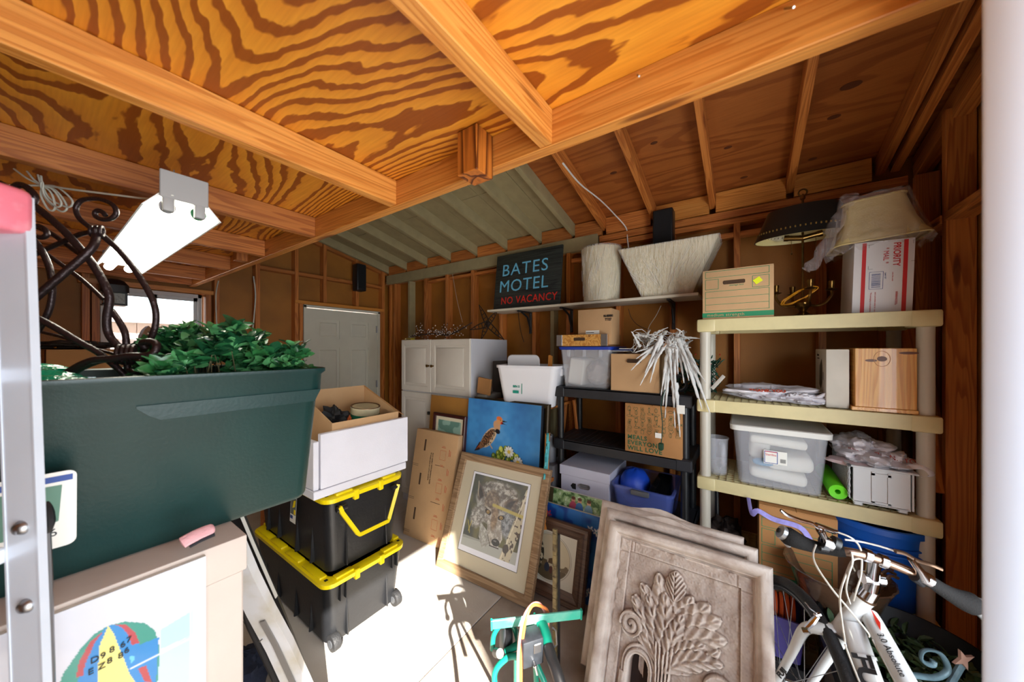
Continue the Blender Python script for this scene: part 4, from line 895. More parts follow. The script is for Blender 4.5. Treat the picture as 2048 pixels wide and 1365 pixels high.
# bird
A_.put(A_.poly([(.13, .60), (.20, .49), (.25, .47), (.27, .52), (.20, .58)]), (40, 26, 22)); A_.put(A_.poly([(.15, .58), (.22, .50), (.24, .52)]), (180, 80, 40))
A_.put(A_.ell(.335, .42, .145, .07, -.87), (206, 180, 146)); A_.put(A_.ell(.30, .44, .15, .045, -.90), (138, 96, 64))
for i in range(120):
    a = rr.uniform(-1, 1); b_ = rr.uniform(-1, 1)
    if a*a+b_*b_ < 1: x = .335+.135*a*math.cos(-.87)-.06*b_*math.sin(-.87); y = .42+.135*a*math.sin(-.87)+.06*b_*math.cos(-.87); A_.put(A_.ell(x, y, .0065, .0065), (30, 24, 24))
for i in range(9): t = i/8; A_.put(A_.seg((.22+.17*t, .50-.18*t), (.26+.16*t, .53-.16*t), .005), (40, 28, 24))
A_.put(A_.ell(.44, .275, .045, .06, -.5), (196, 150, 110)); A_.put(A_.ell(.455, .335, .034, .026, .3), (24, 22, 26)); A_.put(A_.ell(.475, .215, .045, .043), (206, 150, 96)); A_.put(A_.ell(.465, .188, .035, .02), (220, 110, 50)); A_.put(A_.ell(.507, .238, .018, .014), (200, 40, 30)); A_.put(A_.ell(.488, .208, .006, .006), (12, 12, 12))
A_.put(A_.poly([(.515, .205), (.585, .215), (.515, .228)]), (34, 34, 40)); A_.put(A_.poly([(.510, .23), (.572, .25), (.505, .245)]), (34, 34, 40)); A_.put(A_.seg((.36, .50), (.39, .53), .014), (200, 160, 130))
A_.mesh('painting', w, M @ Matrix.Translation((0, .35, 0)), VCM, T)
M2 = M @ Matrix.Translation((.02, 0, -.06)); framed('empty_picture_frame', 'dark empty picture frame standing directly behind the bird painting', 'frame', M2, .715, 1.165, .03, [(0, -.02), (0, .012), (.01, .018), (.03, .01), (.03, -.005)], mat('dark_gold_frame', (56, 44, 26), .4, .3))
# teal scroll frame edge
M = leanM(1.93, 1.155, .004, .17); T = thing('teal_scroll_frame', 'teal painted frame with scrolled edge beside the bird painting', 'frame', M=M @ Matrix.Rotation(-1.0, 4, 'Y')); Mt = T.matrix_basis.copy()
b = MB(Mt); TE = mat('teal_paint', (70, 170, 178), .5, noise=.2, nscale=30)
b.box(0, .07, .30, .93, -.02, 0, .004)
out = [(.07+.018*abs(math.sin(i*.55))+.012*math.sin(i*1.3), .35+i*.017, 0) for i in range(33)]
b.tube(out, .009, 6); b.tube(spiral((.075, .955, 0), .034, .008, -PI/2, 1.3, 22, u=(1, 0, 0), v=(0, 1, 0)), .009, 6); b.build('scrollwork', TE, T)
# slim wooden easel
T = thing('wooden_easel', 'slim brown wooden easel leg leaning between pictures and black rack', 'easel', (2.1, 1.1, 0))
beam(at(1101, 712, x=2.35), at(1088, 1060, x=1.93), .022, .034, 'leg', LUMB, T, up=(1, 0, 0)); beam(at(1133, 790, x=2.62), at(1112, 1010, x=2.5), .02, .035, 'leg', LUM, T, up=(1, 0, 0)); beam(at(1092, 965, x=2.05), at(1112, 955, x=2.3), .02, .03, 'crossbar', LUM, T)
beam(at(1148, 800, x=2.6), at(1160, 900, x=2.6), .02, .035, 'slat', LUM, T, up=(1, 0, 0))
c = at(1107, 925, x=2.3); T = thing('grey_jug', 'grey plastic jug standing behind the teal frame', 'jug', (c[0], c[1]+.03, .70)); 
single(MB().box(c[0]-.1, c[0]+.12, c[1]-.05, c[1]+.12, 0, .698, .004), 'grey_carton', mat('grey_carton', (110, 108, 112), .7), 'tall grey box under the grey jug', 'box', (c[0], c[1], 0))
MB().lathe([(0, 0), (.05, 0), (.052, .14), (.035, .18), (.03, .20), (0, .20)], (c[0], c[1]+.03, .70), 20).build('body', mat('grey_jug', (96, 98, 106), .4), T); MB().tube(smooth_pts([(c[0]-.05, c[1]+.03, .86), (c[0]-.085, c[1]+.03, .84), (c[0]-.05, c[1]+.03, .76)], 5), .006, 6).build('handle', MT['grey_jug'], T)
# wolf print
tl = math.atan2(.285, .74); M = leanM(1.70, 1.835, .003, tl) @ Matrix.Rotation(.0, 4, 'Z'); w = .775; hh = .80
M = faceM((1.675, 1.828, .003), (.05, -1, 0), (math.sin(tl), 0, math.cos(tl)))
RW = wood('rustic_frame', (160, 130, 98), (136, 106, 76), 60, .7, rand=.1, knots=False)
T = thing('wolf_print', 'framed print of a grey wolf beside a birch trunk, leaning on the floor', 'picture', M=M)
MB(M).frame(w, hh, 0, [(0, -.02), (0, .012), (.008, .016), (.05, .012), (.056, .004), (.056, -.004)]).build('frame', RW, T, smooth=20)
MB(M).box(.05, w-.05, .05, hh-.05, -.012, -.004).build('mat_board', mat('mat_tan', (196, 182, 152), .8), T)
ix0, ix1, iy0, iy1 = .155, w-.14, .155, hh-.125
MB(M).rect(ix0-.006, iy0-.006, ix1+.006, iy1+.006, .003, -.0028).build('mat_line', BLKP, T); MB(M).fill(ix0-.004, iy0-.004, ix1+.004, iy1+.004, -.0033).build('white_mat', mat('mat_white', (236, 236, 244), .7), T)
pw = ix1-ix0-.024; ph = iy1-iy0-.040; A_ = Art(250, ph/pw, (58, 62, 44)); asp = A_.asp
n = A_.noise(.12, 3); A_.put(np.clip((n-.45)*2.5, 0, .9), (104, 98, 58)); A_.put(np.clip((.4-n)*3, 0, 1), (26, 34, 26))
fur = .5*A_.noise(.035, 5)+.3*A_.noise(.012, 6)+.2*vnoise(A_.h, A_.w, 2, 8)
def furput(m, c0, c1, al=1.):
    A_.put(m, c0, al); A_.put(m*np.clip((fur-.38)*3, 0, 1), c1, al*.9)
A_.put(A_.V > asp*.86, (150, 152, 142)); A_.put((A_.V > asp*(.90-.05*A_.U)), (176, 176, 168))
furput(A_.ell(.52, .30, .40, .26, 0, .05), (96, 88, 80), (206, 198, 186))           # ruff behind head
furput(A_.poly([(.10, .10), (.22, .20), (.34, .36), (.20, .44), (.12, .30)]), (72, 58, 50), (130, 112, 96)); A_.put(A_.poly([(.13, .15), (.20, .22), (.28, .35), (.20, .37), (.15, .27)]), (40, 32, 30)); A_.put(A_.seg((.10, .10), (.14, .32), .012), (190, 170, 140))
furput(A_.poly([(.88, .20), (.72, .24), (.60, .34), (.68, .46), (.84, .40)]), (84, 70, 60), (150, 130, 112)); A_.put(A_.poly([(.84, .23), (.73, .28), (.66, .37), (.76, .38)]), (44, 38, 40))
furput(A_.ell(.44, .46, .27, .20, 0, .03), (108, 100, 92), (198, 190, 178))
furput(A_.ell(.22, .58, .13, .18, .3, .05), (120, 114, 106), (214, 208, 198)); furput(A_.ell(.78, .58, .14, .2, -.3, .05), (88, 92, 96), (176, 178, 180))
furput(A_.ell(.42, .34, .14, .16, 0, .04), (96, 80, 66), (170, 150, 126))
furput(A_.poly([(.38, .52), (.62, .50), (.72, .80), (.66, .93), (.54, .93), (.44, .78)]), (150, 140, 128), (222, 214, 204))
furput(A_.ell(.52, .56, .06, .16, 0, .03), (120, 96, 74), (176, 150, 120)); furput(A_.poly([(.28, .66), (.44, .76), (.52, .92), (.40, 1.0), (.30, .86)]), (150, 146, 136), (206, 204, 196))
for (ex, ey) in ((.385, .50), (.635, .525)):
    A_.put(A_.ell(ex, ey, .062, .034, .35 if ex < .5 else -.3), (34, 26, 22)); A_.put(A_.ell(ex, ey, .026, .022), (196, 150, 50)); A_.put(A_.ell(ex, ey, .012, .012), (8, 8, 8)); A_.put(A_.ell(ex-.006, ey-.008, .004, .004), (250, 250, 250)); A_.put(A_.ell(ex, ey-.05, .06, .014, .3 if ex < .5 else -.3), (196, 186, 170), .7)
A_.put(A_.ell(.615, .865, .072, .05), (26, 24, 26)); A_.put(A_.ell(.60, .85, .03, .012), (110, 108, 110)); A_.put(A_.seg((.52, .93), (.68, .93), .014), (30, 24, 24)); A_.put(A_.seg((.45, .80), (.53, .93), .01), (60, 50, 44))
tr = A_.seg((1.04, .10), (.80, asp+.02), .14, .17); A_.put(tr, (196, 184, 156)); A_.put(tr*(A_.noise(.03, 12) > .66), (70, 54, 44)); A_.put(A_.seg((1.0, .10), (.74, asp), .02), (236, 226, 200), .8)
A_.put(A_.ell(.80, .90, .05, .06, .2), (60, 46, 36)); A_.put(A_.seg((.46, .385), (1.0, .43), .045), (196, 176, 84), .85); A_.put(A_.seg((.05, .70), (.12, .86), .012), (186, 166, 60)); A_.put(A_.seg((.12, .69), (.09, .84), .01), (206, 180, 70))
A_.mesh('print', pw, M @ Matrix.Translation((ix0+.012, iy0+.03, -.0024)), VCM, T)
MB(M).box(.052, w-.052, .052, hh-.052, .0005, .0025).build('glass', mat('picture_glass', (240, 244, 246), .02, alpha=.06, spec=.7), T, smooth=0)
# etching in dark frame
tl = .27; w = .52; hh = .46; M = faceM((1.85, .78+w, .003), (0, -1, 0), (math.sin(tl), 0, math.cos(tl)))
WN = wood('walnut', (98, 70, 54), (78, 54, 42), 50, .4, rand=.05, knots=False)
T = thing('etching_picture', 'dark wooden frame holding an oval landscape etching behind the wolf print', 'picture', M=M)
MB(M).frame(w, hh, 0, [(0, -.02), (0, .008), (.01, .018), (.03, .014), (.04, .02), (.065, .010), (.08, .0), (.08, -.006)]).build('frame', WN, T, smooth=20)
iw, ih = w-.15, hh-.15; A_ = Art(190, ih/iw, (206, 200, 184)); as_ = A_.asp; cx_, cy_ = .5, as_/2; m = A_.ell(cx_, cy_, .40, as_*.42)
n = A_.noise(.06, 21); A_.put(m, (196, 182, 152)); A_.put(m*(A_.V > cy_+.06)*(n > .35), (110, 92, 66)); A_.put(m*(A_.V > cy_+.16), (92, 78, 56)); A_.put(m*A_.ell(.26, cy_+.02, .14, .26)*(A_.noise(.03, 22) > .42), (50, 48, 40)); A_.put(m*A_.seg((.25, .30), (.28, .62), .03), (54, 44, 34)); A_.put(m*A_.ell(.62, cy_+.10, .16, .10)*(n > .4), (96, 72, 48))
A_.put(m*A_.ell(.48, cy_+.17, .05, .07), (48, 56, 72)); A_.put(m*A_.ell(.56, cy_+.19, .03, .06), (90, 50, 44))
for k_ in (.40, .425): rg = np.clip(A_.ell(cx_, cy_, k_, as_*k_*1.05)-A_.ell(cx_, cy_, k_-.007, as_*(k_*1.05-.007)), 0, 1); A_.put(rg, (120, 110, 92))
A_.mesh('print', iw, M @ Matrix.Translation((.075, .075, -.003)), VCM, T); MB(M).box(.07, w-.07, .07, hh-.07, -.012, -.005).build('backing', BLKM, T)
# photo canvas and orchid canvas in front of the black rack
def canvas(name, label, p, w, h, tl, art, z0=.003, tk=.03):
    M = faceM((p[0], p[1], z0), (0, -1, 0), (math.sin(tl), 0, math.cos(tl))); T = thing(name, label, 'picture', M=M); MB(M).box(0, w, 0, h, -tk, -.001, .002).build('canvas', PAPER, T); art.mesh('picture', w, M, VCM, T); return T
A_ = Art(150, .597/.46, (150, 180, 130)); n = A_.noise(.05, 31)+.4*A_.noise(.015, 32); A_.put(np.clip((n-.6)*3, 0, 1), (60, 96, 50)); A_.put(np.clip((.45-n)*3, 0, 1), (226, 236, 226)); A_.put((A_.U > .02)*(A_.U < .09), (70, 60, 40))
for (cx_, c1, c2) in ((.42, (160, 60, 90), (190, 130, 110)), (.52, (60, 110, 170), (200, 150, 120)), (.66, (120, 160, 190), (206, 160, 130))):
    A_.put(A_.ell(cx_, .10, .03, .035), c2); A_.put(A_.ell(cx_, .07, .032, .024), (90, 50, 36)); A_.put(A_.ell(cx_, .20, .06, .085), c1); A_.put(A_.ell(cx_+.08, .27, .10, .04, .3), (26, 26, 34)); A_.put(A_.seg((cx_+.05, .29), (cx_+.26, .34), .04), (24, 24, 30))
canvas('family_photo_canvas', 'photo canvas of people seated under green trees in front of the black rack', (1.99, 1.145), .46, .597, .19, A_)
A_ = Art(150, .512/.46, (36, 110, 186)); n = A_.noise(.09, 41); A_.put(np.clip((n-.5)*3, 0, 1), (20, 60, 140)); rr = random.Random(3)
for i in range(34):
    cx_, cy_ = rr.random(), rr.random()*1.1; c_ = (210, 40, 60) if cx_ < .3 and rr.random() < .6 else (236, 240, 246)
    for k in range(5): a = k*1.256+rr.random()*.3; A_.put(A_.ell(cx_+.026*math.cos(a), cy_+.026*math.sin(a), .026, .011, a), c_)
    A_.put(A_.ell(cx_, cy_, .01, .01), (60, 170, 190))
canvas('orchid_canvas', 'blue canvas of white and red orchids in front of the people photo', (1.94, 1.15), .46, .512, .21, A_)
# black moulded rack
BX0, BX1, BY0, BY1 = 2.235, 2.66, .26, 1.175
T = thing('black_rack', 'black plastic shelving rack with empty middle shelf left of the cream shelving', 'shelf', ((BX0+BX1)/2, (BY0+BY1)/2, 0))
bl = [1.285, .90, .47, .06]
for z in bl:
    b = MB(); b.box(BX0, BX1, BY0, BY1, z-.012, z, .002)
    for q in ((BX0, BX0+.012, BY0, BY1), (BX1-.012, BX1, BY0, BY1), (BX0, BX1, BY0, BY0+.012), (BX0, BX1, BY1-.012, BY1)): b.box(*q, z-.07, z, .003)
    for (cx, cy) in ((BX0, BY0), (BX0, BY1-.085), (BX1-.085, BY0), (BX1-.085, BY1-.085)): b.box(cx-.003, cx+.088, cy-.003, cy+.088, z-.074, z+.001, .008)
    sh = b.build('shelf', mat('black_shelf', (38, 39, 44), .5, noise=.3, nscale=9), T)
    g = MB()
    for j in range(1, 20): g.box(BX0+.02, BX1-.02, BY0+j*.045, BY0+j*.045+.006, z, z+.002)
    g.build('ribs', MT['black_shelf'], sh, kind='stuff', smooth=0)
for (x, y) in ((BX0+.04, BY0+.04), (BX0+.04, BY1-.04), (BX1-.04, BY0+.04), (BX1-.04, BY1-.04)):
    b = MB()
    for a, c in zip(bl[1:]+[0], bl): b.cyl((x, y, a), (x, y, c-.07), .024, 16)
    b.build('post', BLK, T)
MB().tube(smooth_pts([(BX0-.004, BY1+.006, .92), (BX0-.03, BY1+.02, .96), (BX0-.02, BY1+.03, 1.15), (BX0-.03, BY1+.02, 1.30), (BX0-.004, BY1+.0, 1.32), (BX0-.01, BY1-.02, 1.29)], 6), .003, 6).build('wire_hook', STEEL, T)
# on its top shelf
z = 1.287; X = 2.25; y1, y0 = yx(1118, X), yx(1222, X); cx_, cy_, hd = X+.18, (y0+y1)/2, (y1-y0)/2
T = thing('clear_bin', 'clear bin with blue lid on the top of the black rack', 'bin', (cx_, cy_, z))
b = MB(); b.loft([(z, .15, hd-.03, .02), (z+.28, .175, hd-.006, .02), (z+.28, .171, hd-.01, .02), (z+.006, .146, hd-.034, .02)], (cx_, cy_)); 
for q in (-.12, 0, .12): b.box(cx_-.18, cx_-.165, cy_+q-.012, cy_+q+.012, z+.22, z+.28, .003)
b.build('tub', CLEAR, T)
MB().loft([(z+.272, .185, hd+.002, .025), (z+.292, .19, hd+.008, .025), (z+.297, .18, hd-.004, .02)], (cx_, cy_)).build('lid', mat('lid_blue', (24, 56, 160), .4), T)
single(MB().box(cx_-.12, cx_+.12, cy_+.03, cy_+hd-.05, z+.012, z+.21, .01, R=Matrix.Rotation(.12, 4, 'X')), 'paper_folder', PAPER, 'stack of white folders inside the blue lidded clear bin', 'folder', (cx_, cy_+.08, z+.01))
single(lump(MB(), (cx_-.02, cy_-.05, z+.10), .11, .075, .09, 51, .15), 'stored_cloth', mat('pale_stored', (160, 146, 140), .8, noise=.3), 'pale cloth bundle inside the blue lidded clear bin', 'cloth', (cx_, cy_-.05, z+.01))
zz = z+.299; ya, yb_ = yx(1113, X-.02), yx(1213, X-.02)
T = thing('wooden_crate', 'shallow wooden crate with metal corners on the blue lidded bin', 'crate', (X+.15, (ya+yb_)/2, zz)); hc = .082
MB().box(X-.01, X+.002, yb_, ya, zz, zz+hc, .002).build('front_board', PINE, T)
for q in (ya-.012, yb_): MB().box(X+.002, X+.30, q, q+.012, zz, zz+hc, .002).build('side_board', CARDD, T)
MB().box(X+.002, X+.30, yb_+.012, ya-.012, zz, zz+.008).build('bottom', PINE, T)
for q in (ya-.042, yb_-.003): MB().box(X-.013, X-.0102, q, q+.046, zz, zz+hc, .001).build('metal_corner', STEEL, T)
MB().box(X-.012, X-.009, (ya+yb_)/2-.03, (ya+yb_)/2+.055, zz+.038, zz+.06, .003).build('handle_hole', MT['hole_dark'], T)
z2 = zz+.010; ya, yb_ = yx(1156, X+.02), yx(1200, X+.02); yc_ = yx(1243, X+.08)
T = carton('small_carton', 'small torn cardboard carton with a shipping label in the wooden crate', 'box', X+.02, X+.2, yc_+.05, ya, z2, z2+.245, CARD, open_=False)
F = FX(X+.02, ya, z2); MB(F).fill(.06, .05, .16, .10, .001).build('shipping_label', PAPER, T); MB(F).ribbon([(.065, .085), (.12, .085)], .004, .0015).ribbon([(.065, .07), (.14, .07)], .002, .0015).ribbon([(.10, .06), (.15, .06)], .006, .0015).build('label_print', BLKP, T)
text('NI-000000', .022, BLKP, T, F @ Matrix.Translation((.19, .19, .001)), squeeze=.7, bold=.001); text('TY127', .024, BLKP, T, F @ Matrix.Translation((.20, .165, .001)), squeeze=.7, bold=.001)
X3 = 2.245; ya, yb_ = yx(1222, X3), yx(1318, X3)
T = carton('handled_carton', 'plain open cardboard carton with an oval hand hole on the black rack top', 'box', X3, X3+.28, yb_, ya, z, z+.245, CARD, True, [('-y', .08, 60)])
MB(FX(X3, (ya+yb_)/2, z+.20)).box(-.045, .045, -.012, .012, -.002, .001, .010, 3).build('hand_hole', MT['hole_dark'], T)
single(lump(MB(), (X3+.15, (ya+yb_)/2+.02, z+.20), .12, .13, .06, 61, .2), 'plastic_wrap', FILM, 'clear plastic wrap heaped in the cardboard carton with the hand hole', 'wrap', (X3+.15, ya, z+.12))
for k in range(3): single(MB().box(X3+.02, X3+.20, ya-.11-k*.02, ya+.02-k*.03, z+.262+k*.008, z+.266+k*.008, .001, R=Matrix.Rotation(.1*k-.1, 4, 'Z')), 'envelope', (PAPER, BLUP, PAPER)[k], ('white envelope lowest on the handled carton', 'dark blue envelope between two white ones on the handled carton', 'white envelope topmost on the handled carton')[k], 'envelope', (X3+.1, ya-.05, z+.262+k*.008), 'envelopes on the carton')
# icicle light bundle
IC = mat('icicle_clear', (238, 238, 236), .15, alpha=.8, bump=.6, bscale=140, spec=1)
T = thing('icicle_lights', 'tangled bundle of clear icicle string lights spilling over the black rack', 'string lights', (2.3, .42, 1.5))
rr = random.Random(21); P = []
for i in range(150): a = i*.8; P.append((2.33+.08*math.sin(a*1.3)+rr.uniform(-.03, .03), .46+.15*math.sin(a*.37)+rr.uniform(-.03, .03), 1.62+.05*math.cos(a*.9)+rr.uniform(-.03, .03)))
P = [Vector(p) for p in P]; MB().tube(smooth_pts(P, 2), .0022, 5).build('wire', mat('clear_wire', (226, 226, 222), .4), T)
def icicle(a, b, r=.013):
    a, b = Vector(a), Vector(b); n = 12; R = []; Q = []
    for i in range(n+1): t = i/n; Q.append(a.lerp(b, t)+Vector((0, 0, -.02*t*t))); R.append(max(.0012, r*(1-t*.85)*(1+.28*math.sin(i*2.4)+.12*(i % 2))))
    return MB().tube(Q, R, 8).build('icicle', IC, T, smooth=60)
tips = [(1262, 735), (1280, 765), (1300, 760), (1322, 785), (1326, 805), (1330, 830), (1345, 770), (1352, 790), (1368, 760), (1378, 755), (1390, 762), (1404, 812), (1420, 820), (1360, 868), (1350, 850), (1385, 740), (1398, 735), (1412, 760), (1290, 740), (1310, 720), (1340, 735), (1356, 742), (1272, 712), (1395, 790)]
for k, (tx, ty) in enumerate(tips):
    X_ = 2.17+.02*(k % 3) if tx < 1395 else 2.165
    tip = at(tx, ty, x=X_); s0 = at(tx+(1340-tx)*.62+rr.uniform(-6, 6), 672+rr.uniform(0, 30), x=2.27); L_ = (tip-s0).length; s1 = s0.lerp(tip, max(0, 1-.30/L_)) if L_ > .30 else s0
    icicle(s1, tip, .0135); MB().tube(smooth_pts([s0+Vector((0, 0, .02)), s0.lerp(s1, .5)+Vector((-.01, 0, .01)), s1], 4), .002, 5).build('lead', MT['clear_wire'], T)
for k in range(26):
    a = rr.uniform(0, 2*PI); p = Vector((2.32+rr.uniform(-.05, .06), .46+rr.uniform(-.17, .17), 1.57+rr.uniform(-.01, .10))); d = Vector((rr.uniform(-1, .4), rr.uniform(-1.2, 1.2), rr.uniform(-.2, .5))).normalized()*rr.uniform(.08, .15); icicle(p, p+d, .011)
tg = at(1362, 818, x=2.15); MB(FX(tg[0], tg[1], tg[2])).box(-.02, .02, -.03, .02, 0, .001).build('tag', PAPER, T)
# green string lights
T = thing('green_string_lights', 'tangle of dark green string lights with red tips behind the cream rack post', 'string lights', (2.36, .22, 1.3))
P = [Vector((2.38+.05*math.sin(i*1.9)+rr.uniform(-.03, .03), .24+.085*math.sin(i*.53)+rr.uniform(-.04, .04), 1.40+.085*math.cos(i*.71)+rr.uniform(-.03, .03))) for i in range(210)]
GW = mat('green_wire', (14, 56, 44), .5); MB().tube(smooth_pts(P, 2), .003, 5).build('wire', GW, T)
b = MB()
for p in P[::2]: d = Vector((rr.uniform(-1, 1), rr.uniform(-1, 1), rr.uniform(-1, 1))).normalized()*.022; b.tube([p, p+d], [.0045, .002], 5)
b.build('bulbs', mat('green_socket', (16, 84, 66), .4), T, kind='stuff')
b = MB()
for p in P[::9]: d = Vector((rr.uniform(-1, 1), rr.uniform(-1, 1), rr.uniform(0, 1))).normalized()*.03; b.tube([p+d*.7, p+d], .003, 5)
b.build('red_bulbs', mat('red_bulb', (170, 30, 30), .3), T, kind='stuff')
a, e = at(1424, 778, x=2.2), at(1448, 752, x=2.2); MB().tube([a, e], .012, 4, flat=.15).build('tag', PAPER, T)
pl = smooth_pts([at(1330, 780, x=2.19), at(1322, 810, x=2.16), at(1325, 850, x=2.155), at(1322, 890, x=2.15)], 6)
MB().tube(pl, .003, 5).build('dangling_cord', GW, T); q = pl[-1]
MB().box(q.x-.012, q.x+.012, q.y-.014, q.y+.014, q.z-.03, q.z+.01, .004).build('plug', mat('plug_green', (14, 60, 40), .5), T); MB(FX(q.x-.012, q.y+.01, q.z+.04)).box(-.02, .015, 0, .03, 0, .001).build('plug_tag', PAPER, T)
MB().lathe([(0, 0), (.05, 0), (.055, .03), (.04, .08), (0, .10)], (2.27, .335, z), 16).build('coil', BLK, T) if False else None
cl = MB()
for k in range(5): cl.tube([(2.26+.0*k, .33+.035*math.cos(a), 1.345+.045*math.sin(a)+.004*k) for a in [2*PI*i/18 for i in range(18)]], .006, 6, closed=True); cl.bm.transform(Matrix.Translation((.012, .0, 0)))
single(cl, 'cable_coil', BLK, 'coil of black cable under the icicle lights', 'cable', (2.29, .33, 1.29), kind=None)
# meal kit carton
z = .902; X = 2.215; ya, yb_ = yx(1250, X), yx(1364, X); hh = zx(1250, 808, X)-z
T = carton('meal_kit_box', 'brown meal box with green food icons and lettering on the middle black shelf', 'box', X, X+.30, yb_, ya, z, z+hh, CARDD)
w = ya-yb_; F = FX(X, ya, z); GD = mat('forest_print', (48, 92, 60), .7)
for k, s_ in enumerate(('MEALS', 'EVERYONE', 'WILL LOVE')): text(s_, hh*.125, GD, T, F @ Matrix.Translation((w*.05, hh*(.275-.115*k), .0004)), squeeze=1.0, bold=.0011, spacing=1.12)
b = MB(F); cs_ = w/8.2
def icon(k, cx, cy, s):
    c = lambda r, n=12, sx=1, sy=1, a0=0, a1=2*PI: [(cx+sx*r*math.cos(a0+(a1-a0)*i/n), cy+sy*r*math.sin(a0+(a1-a0)*i/n)) for i in range(n+1)]
    g = .0017; k = k % 10
    if k == 0: b.ribbon(c(s*.8), g).ribbon(c(s*.35), g)
    elif k == 1: b.ribbon([(cx, cy-s*.8), (cx-s*.8, cy+s*.1), (cx-s*.5, cy+s*.7), (cx, cy+s*.3), (cx+s*.5, cy+s*.7), (cx+s*.8, cy+s*.1), (cx, cy-s*.8)], g)
    elif k == 2: b.ribbon(c(s*.8, 12, .6, 1), g).ribbon([(cx, cy-s*.8), (cx, cy+s)], g)
    elif k == 3: b.ribbon(c(s*.9, 8, 1, .7, PI, 2*PI)+[(cx-s*.9, cy)], g)
    elif k == 4: b.rect(cx-s*.5, cy-s*.8, cx+s*.5, cy+s*.5, g).ribbon([(cx-s*.5, cy+s*.5), (cx, cy+s), (cx+s*.5, cy+s*.5)], g)
    elif k == 5: b.ribbon([(cx-s*.3, cy+s*.5), (cx, cy-s*.9), (cx+s*.3, cy+s*.5), (cx-s*.3, cy+s*.5)], g).ribbon([(cx-s*.2, cy+s), (cx, cy+s*.5), (cx+s*.2, cy+s)], g)
    elif k == 6: b.ribbon(c(s*.85, 12, 1, .45), g).ribbon([(cx+s*.85, cy), (cx+s*1.1, cy+s*.4), (cx+s*1.1, cy-s*.4), (cx+s*.85, cy)], g)
    elif k == 7: b.ribbon([(cx-s*.4, cy-s*.9), (cx+s*.4, cy-s*.9)], g).ribbon([(cx, cy-s*.9), (cx, cy)], g).ribbon(c(s*.55, 8, 1, 1.4, PI, 2*PI)+[(cx-s*.55, cy)], g)
    elif k == 8:
        for q in (-.5, 0, .5): b.ribbon(c(s*.3, 8, 1, 1), g); b.ribbon([(cx+q*s, cy-s*.8), (cx+q*s, cy+s*.8)], g)
    else: b.ribbon(c(s*.7, 8, 1, .6, 0, PI), g).rect(cx-s*.7, cy-s*.6, cx+s*.7, cy-s*.1, g)
k = 0
for r_ in range(7):
    for c_ in range(8): icon(k*7+r_*3, w*.08+c_*cs_+(r_ % 2)*.004, hh*.45+r_*hh*.077, cs_*.42); k += 1
b.build('food_icons', GD, T, kind='stuff', smooth=0)
# lower shelf
z = .472; X = 2.20; ya, yb_ = yx(1122, X), yx(1218, X-.0)
T = thing('banker_box', 'white lidded banker box on the low shelf of the black rack', 'box', (X+.18, (ya+yb_)/2, z)); WB = mat('white_box_card', (200, 202, 222), .7)
MB().box(X, X+.36, yb_, ya, z, z+.25, .003).build('body', WB, T); MB().box(X-.008, X+.368, yb_-.008, ya+.008, z+.19, z+.258, .003).build('lid', WB, T)
F = FX(X, (ya+yb_)/2, z+.12); MB(F).box(-.035, .045, .0, .03, -.002, .0015, .013, 3).build('hand_hole', mat('grey_hole', (120, 118, 120), .8), T); MB(F).prism([(-.10, .0), (-.085, .02), (-.06, .02), (-.06, -.02), (-.085, -.02)], 0, .001).build('arrow_print', BLKP, T)
X = 2.17; ya, yb_ = yx(1222, X), yx(1345, X); cx_, cy_, hd = X+.20, (ya+yb_)/2, (ya-yb_)/2
T = thing('blue_tub', 'translucent blue tub with grey handle on the low shelf of the black rack', 'tub', (cx_, cy_, z))
BT = mat('blue_tint', (96, 116, 200), .2, alpha=.55); bin_shell(MB(), z+.001, z+.215, .17, hd-.03, .195, hd-.006, .03, lip=.010, liph=.016, c=(cx_, cy_)).build('tub', BT, T)
MB().box(X-.022, X+.004, cy_-.055, cy_+.055, z+.18, z+.212, .006, 2).build('handle', mat('grey_handle', (96, 98, 104), .5), T)
single(lump(MB(), (cx_-.03, cy_+.075, z+.165), .11, .10, .12, 71, .05, 24, 14, 2), 'blue_cushion', mat('royal_blue', (20, 70, 190), .5), 'royal blue ball cushion at the left of the blue tub', 'cushion', (cx_-.03, cy_+.075, z+.05))
single(MB().box(cx_-.12, cx_+.12, cy_-.14, cy_-.05, z+.03, z+.22, .01, 2, R=Matrix.Rotation(-.3, 4, 'Y')), 'black_device', mat('gloss_black', (14, 14, 16), .15), 'glossy black device standing in the blue tub', 'device', (cx_, cy_-.1, z+.03))
single(MB().box(cx_-.14, cx_+.10, cy_-.045, cy_-.012, z+.02, z+.24, .004, R=Matrix.Rotation(.35, 4, 'X')), 'black_folder', MT['gloss_black'], 'black folder between blue cushion and glossy device in the blue tub', 'folder', (cx_, cy_-.03, z+.02))
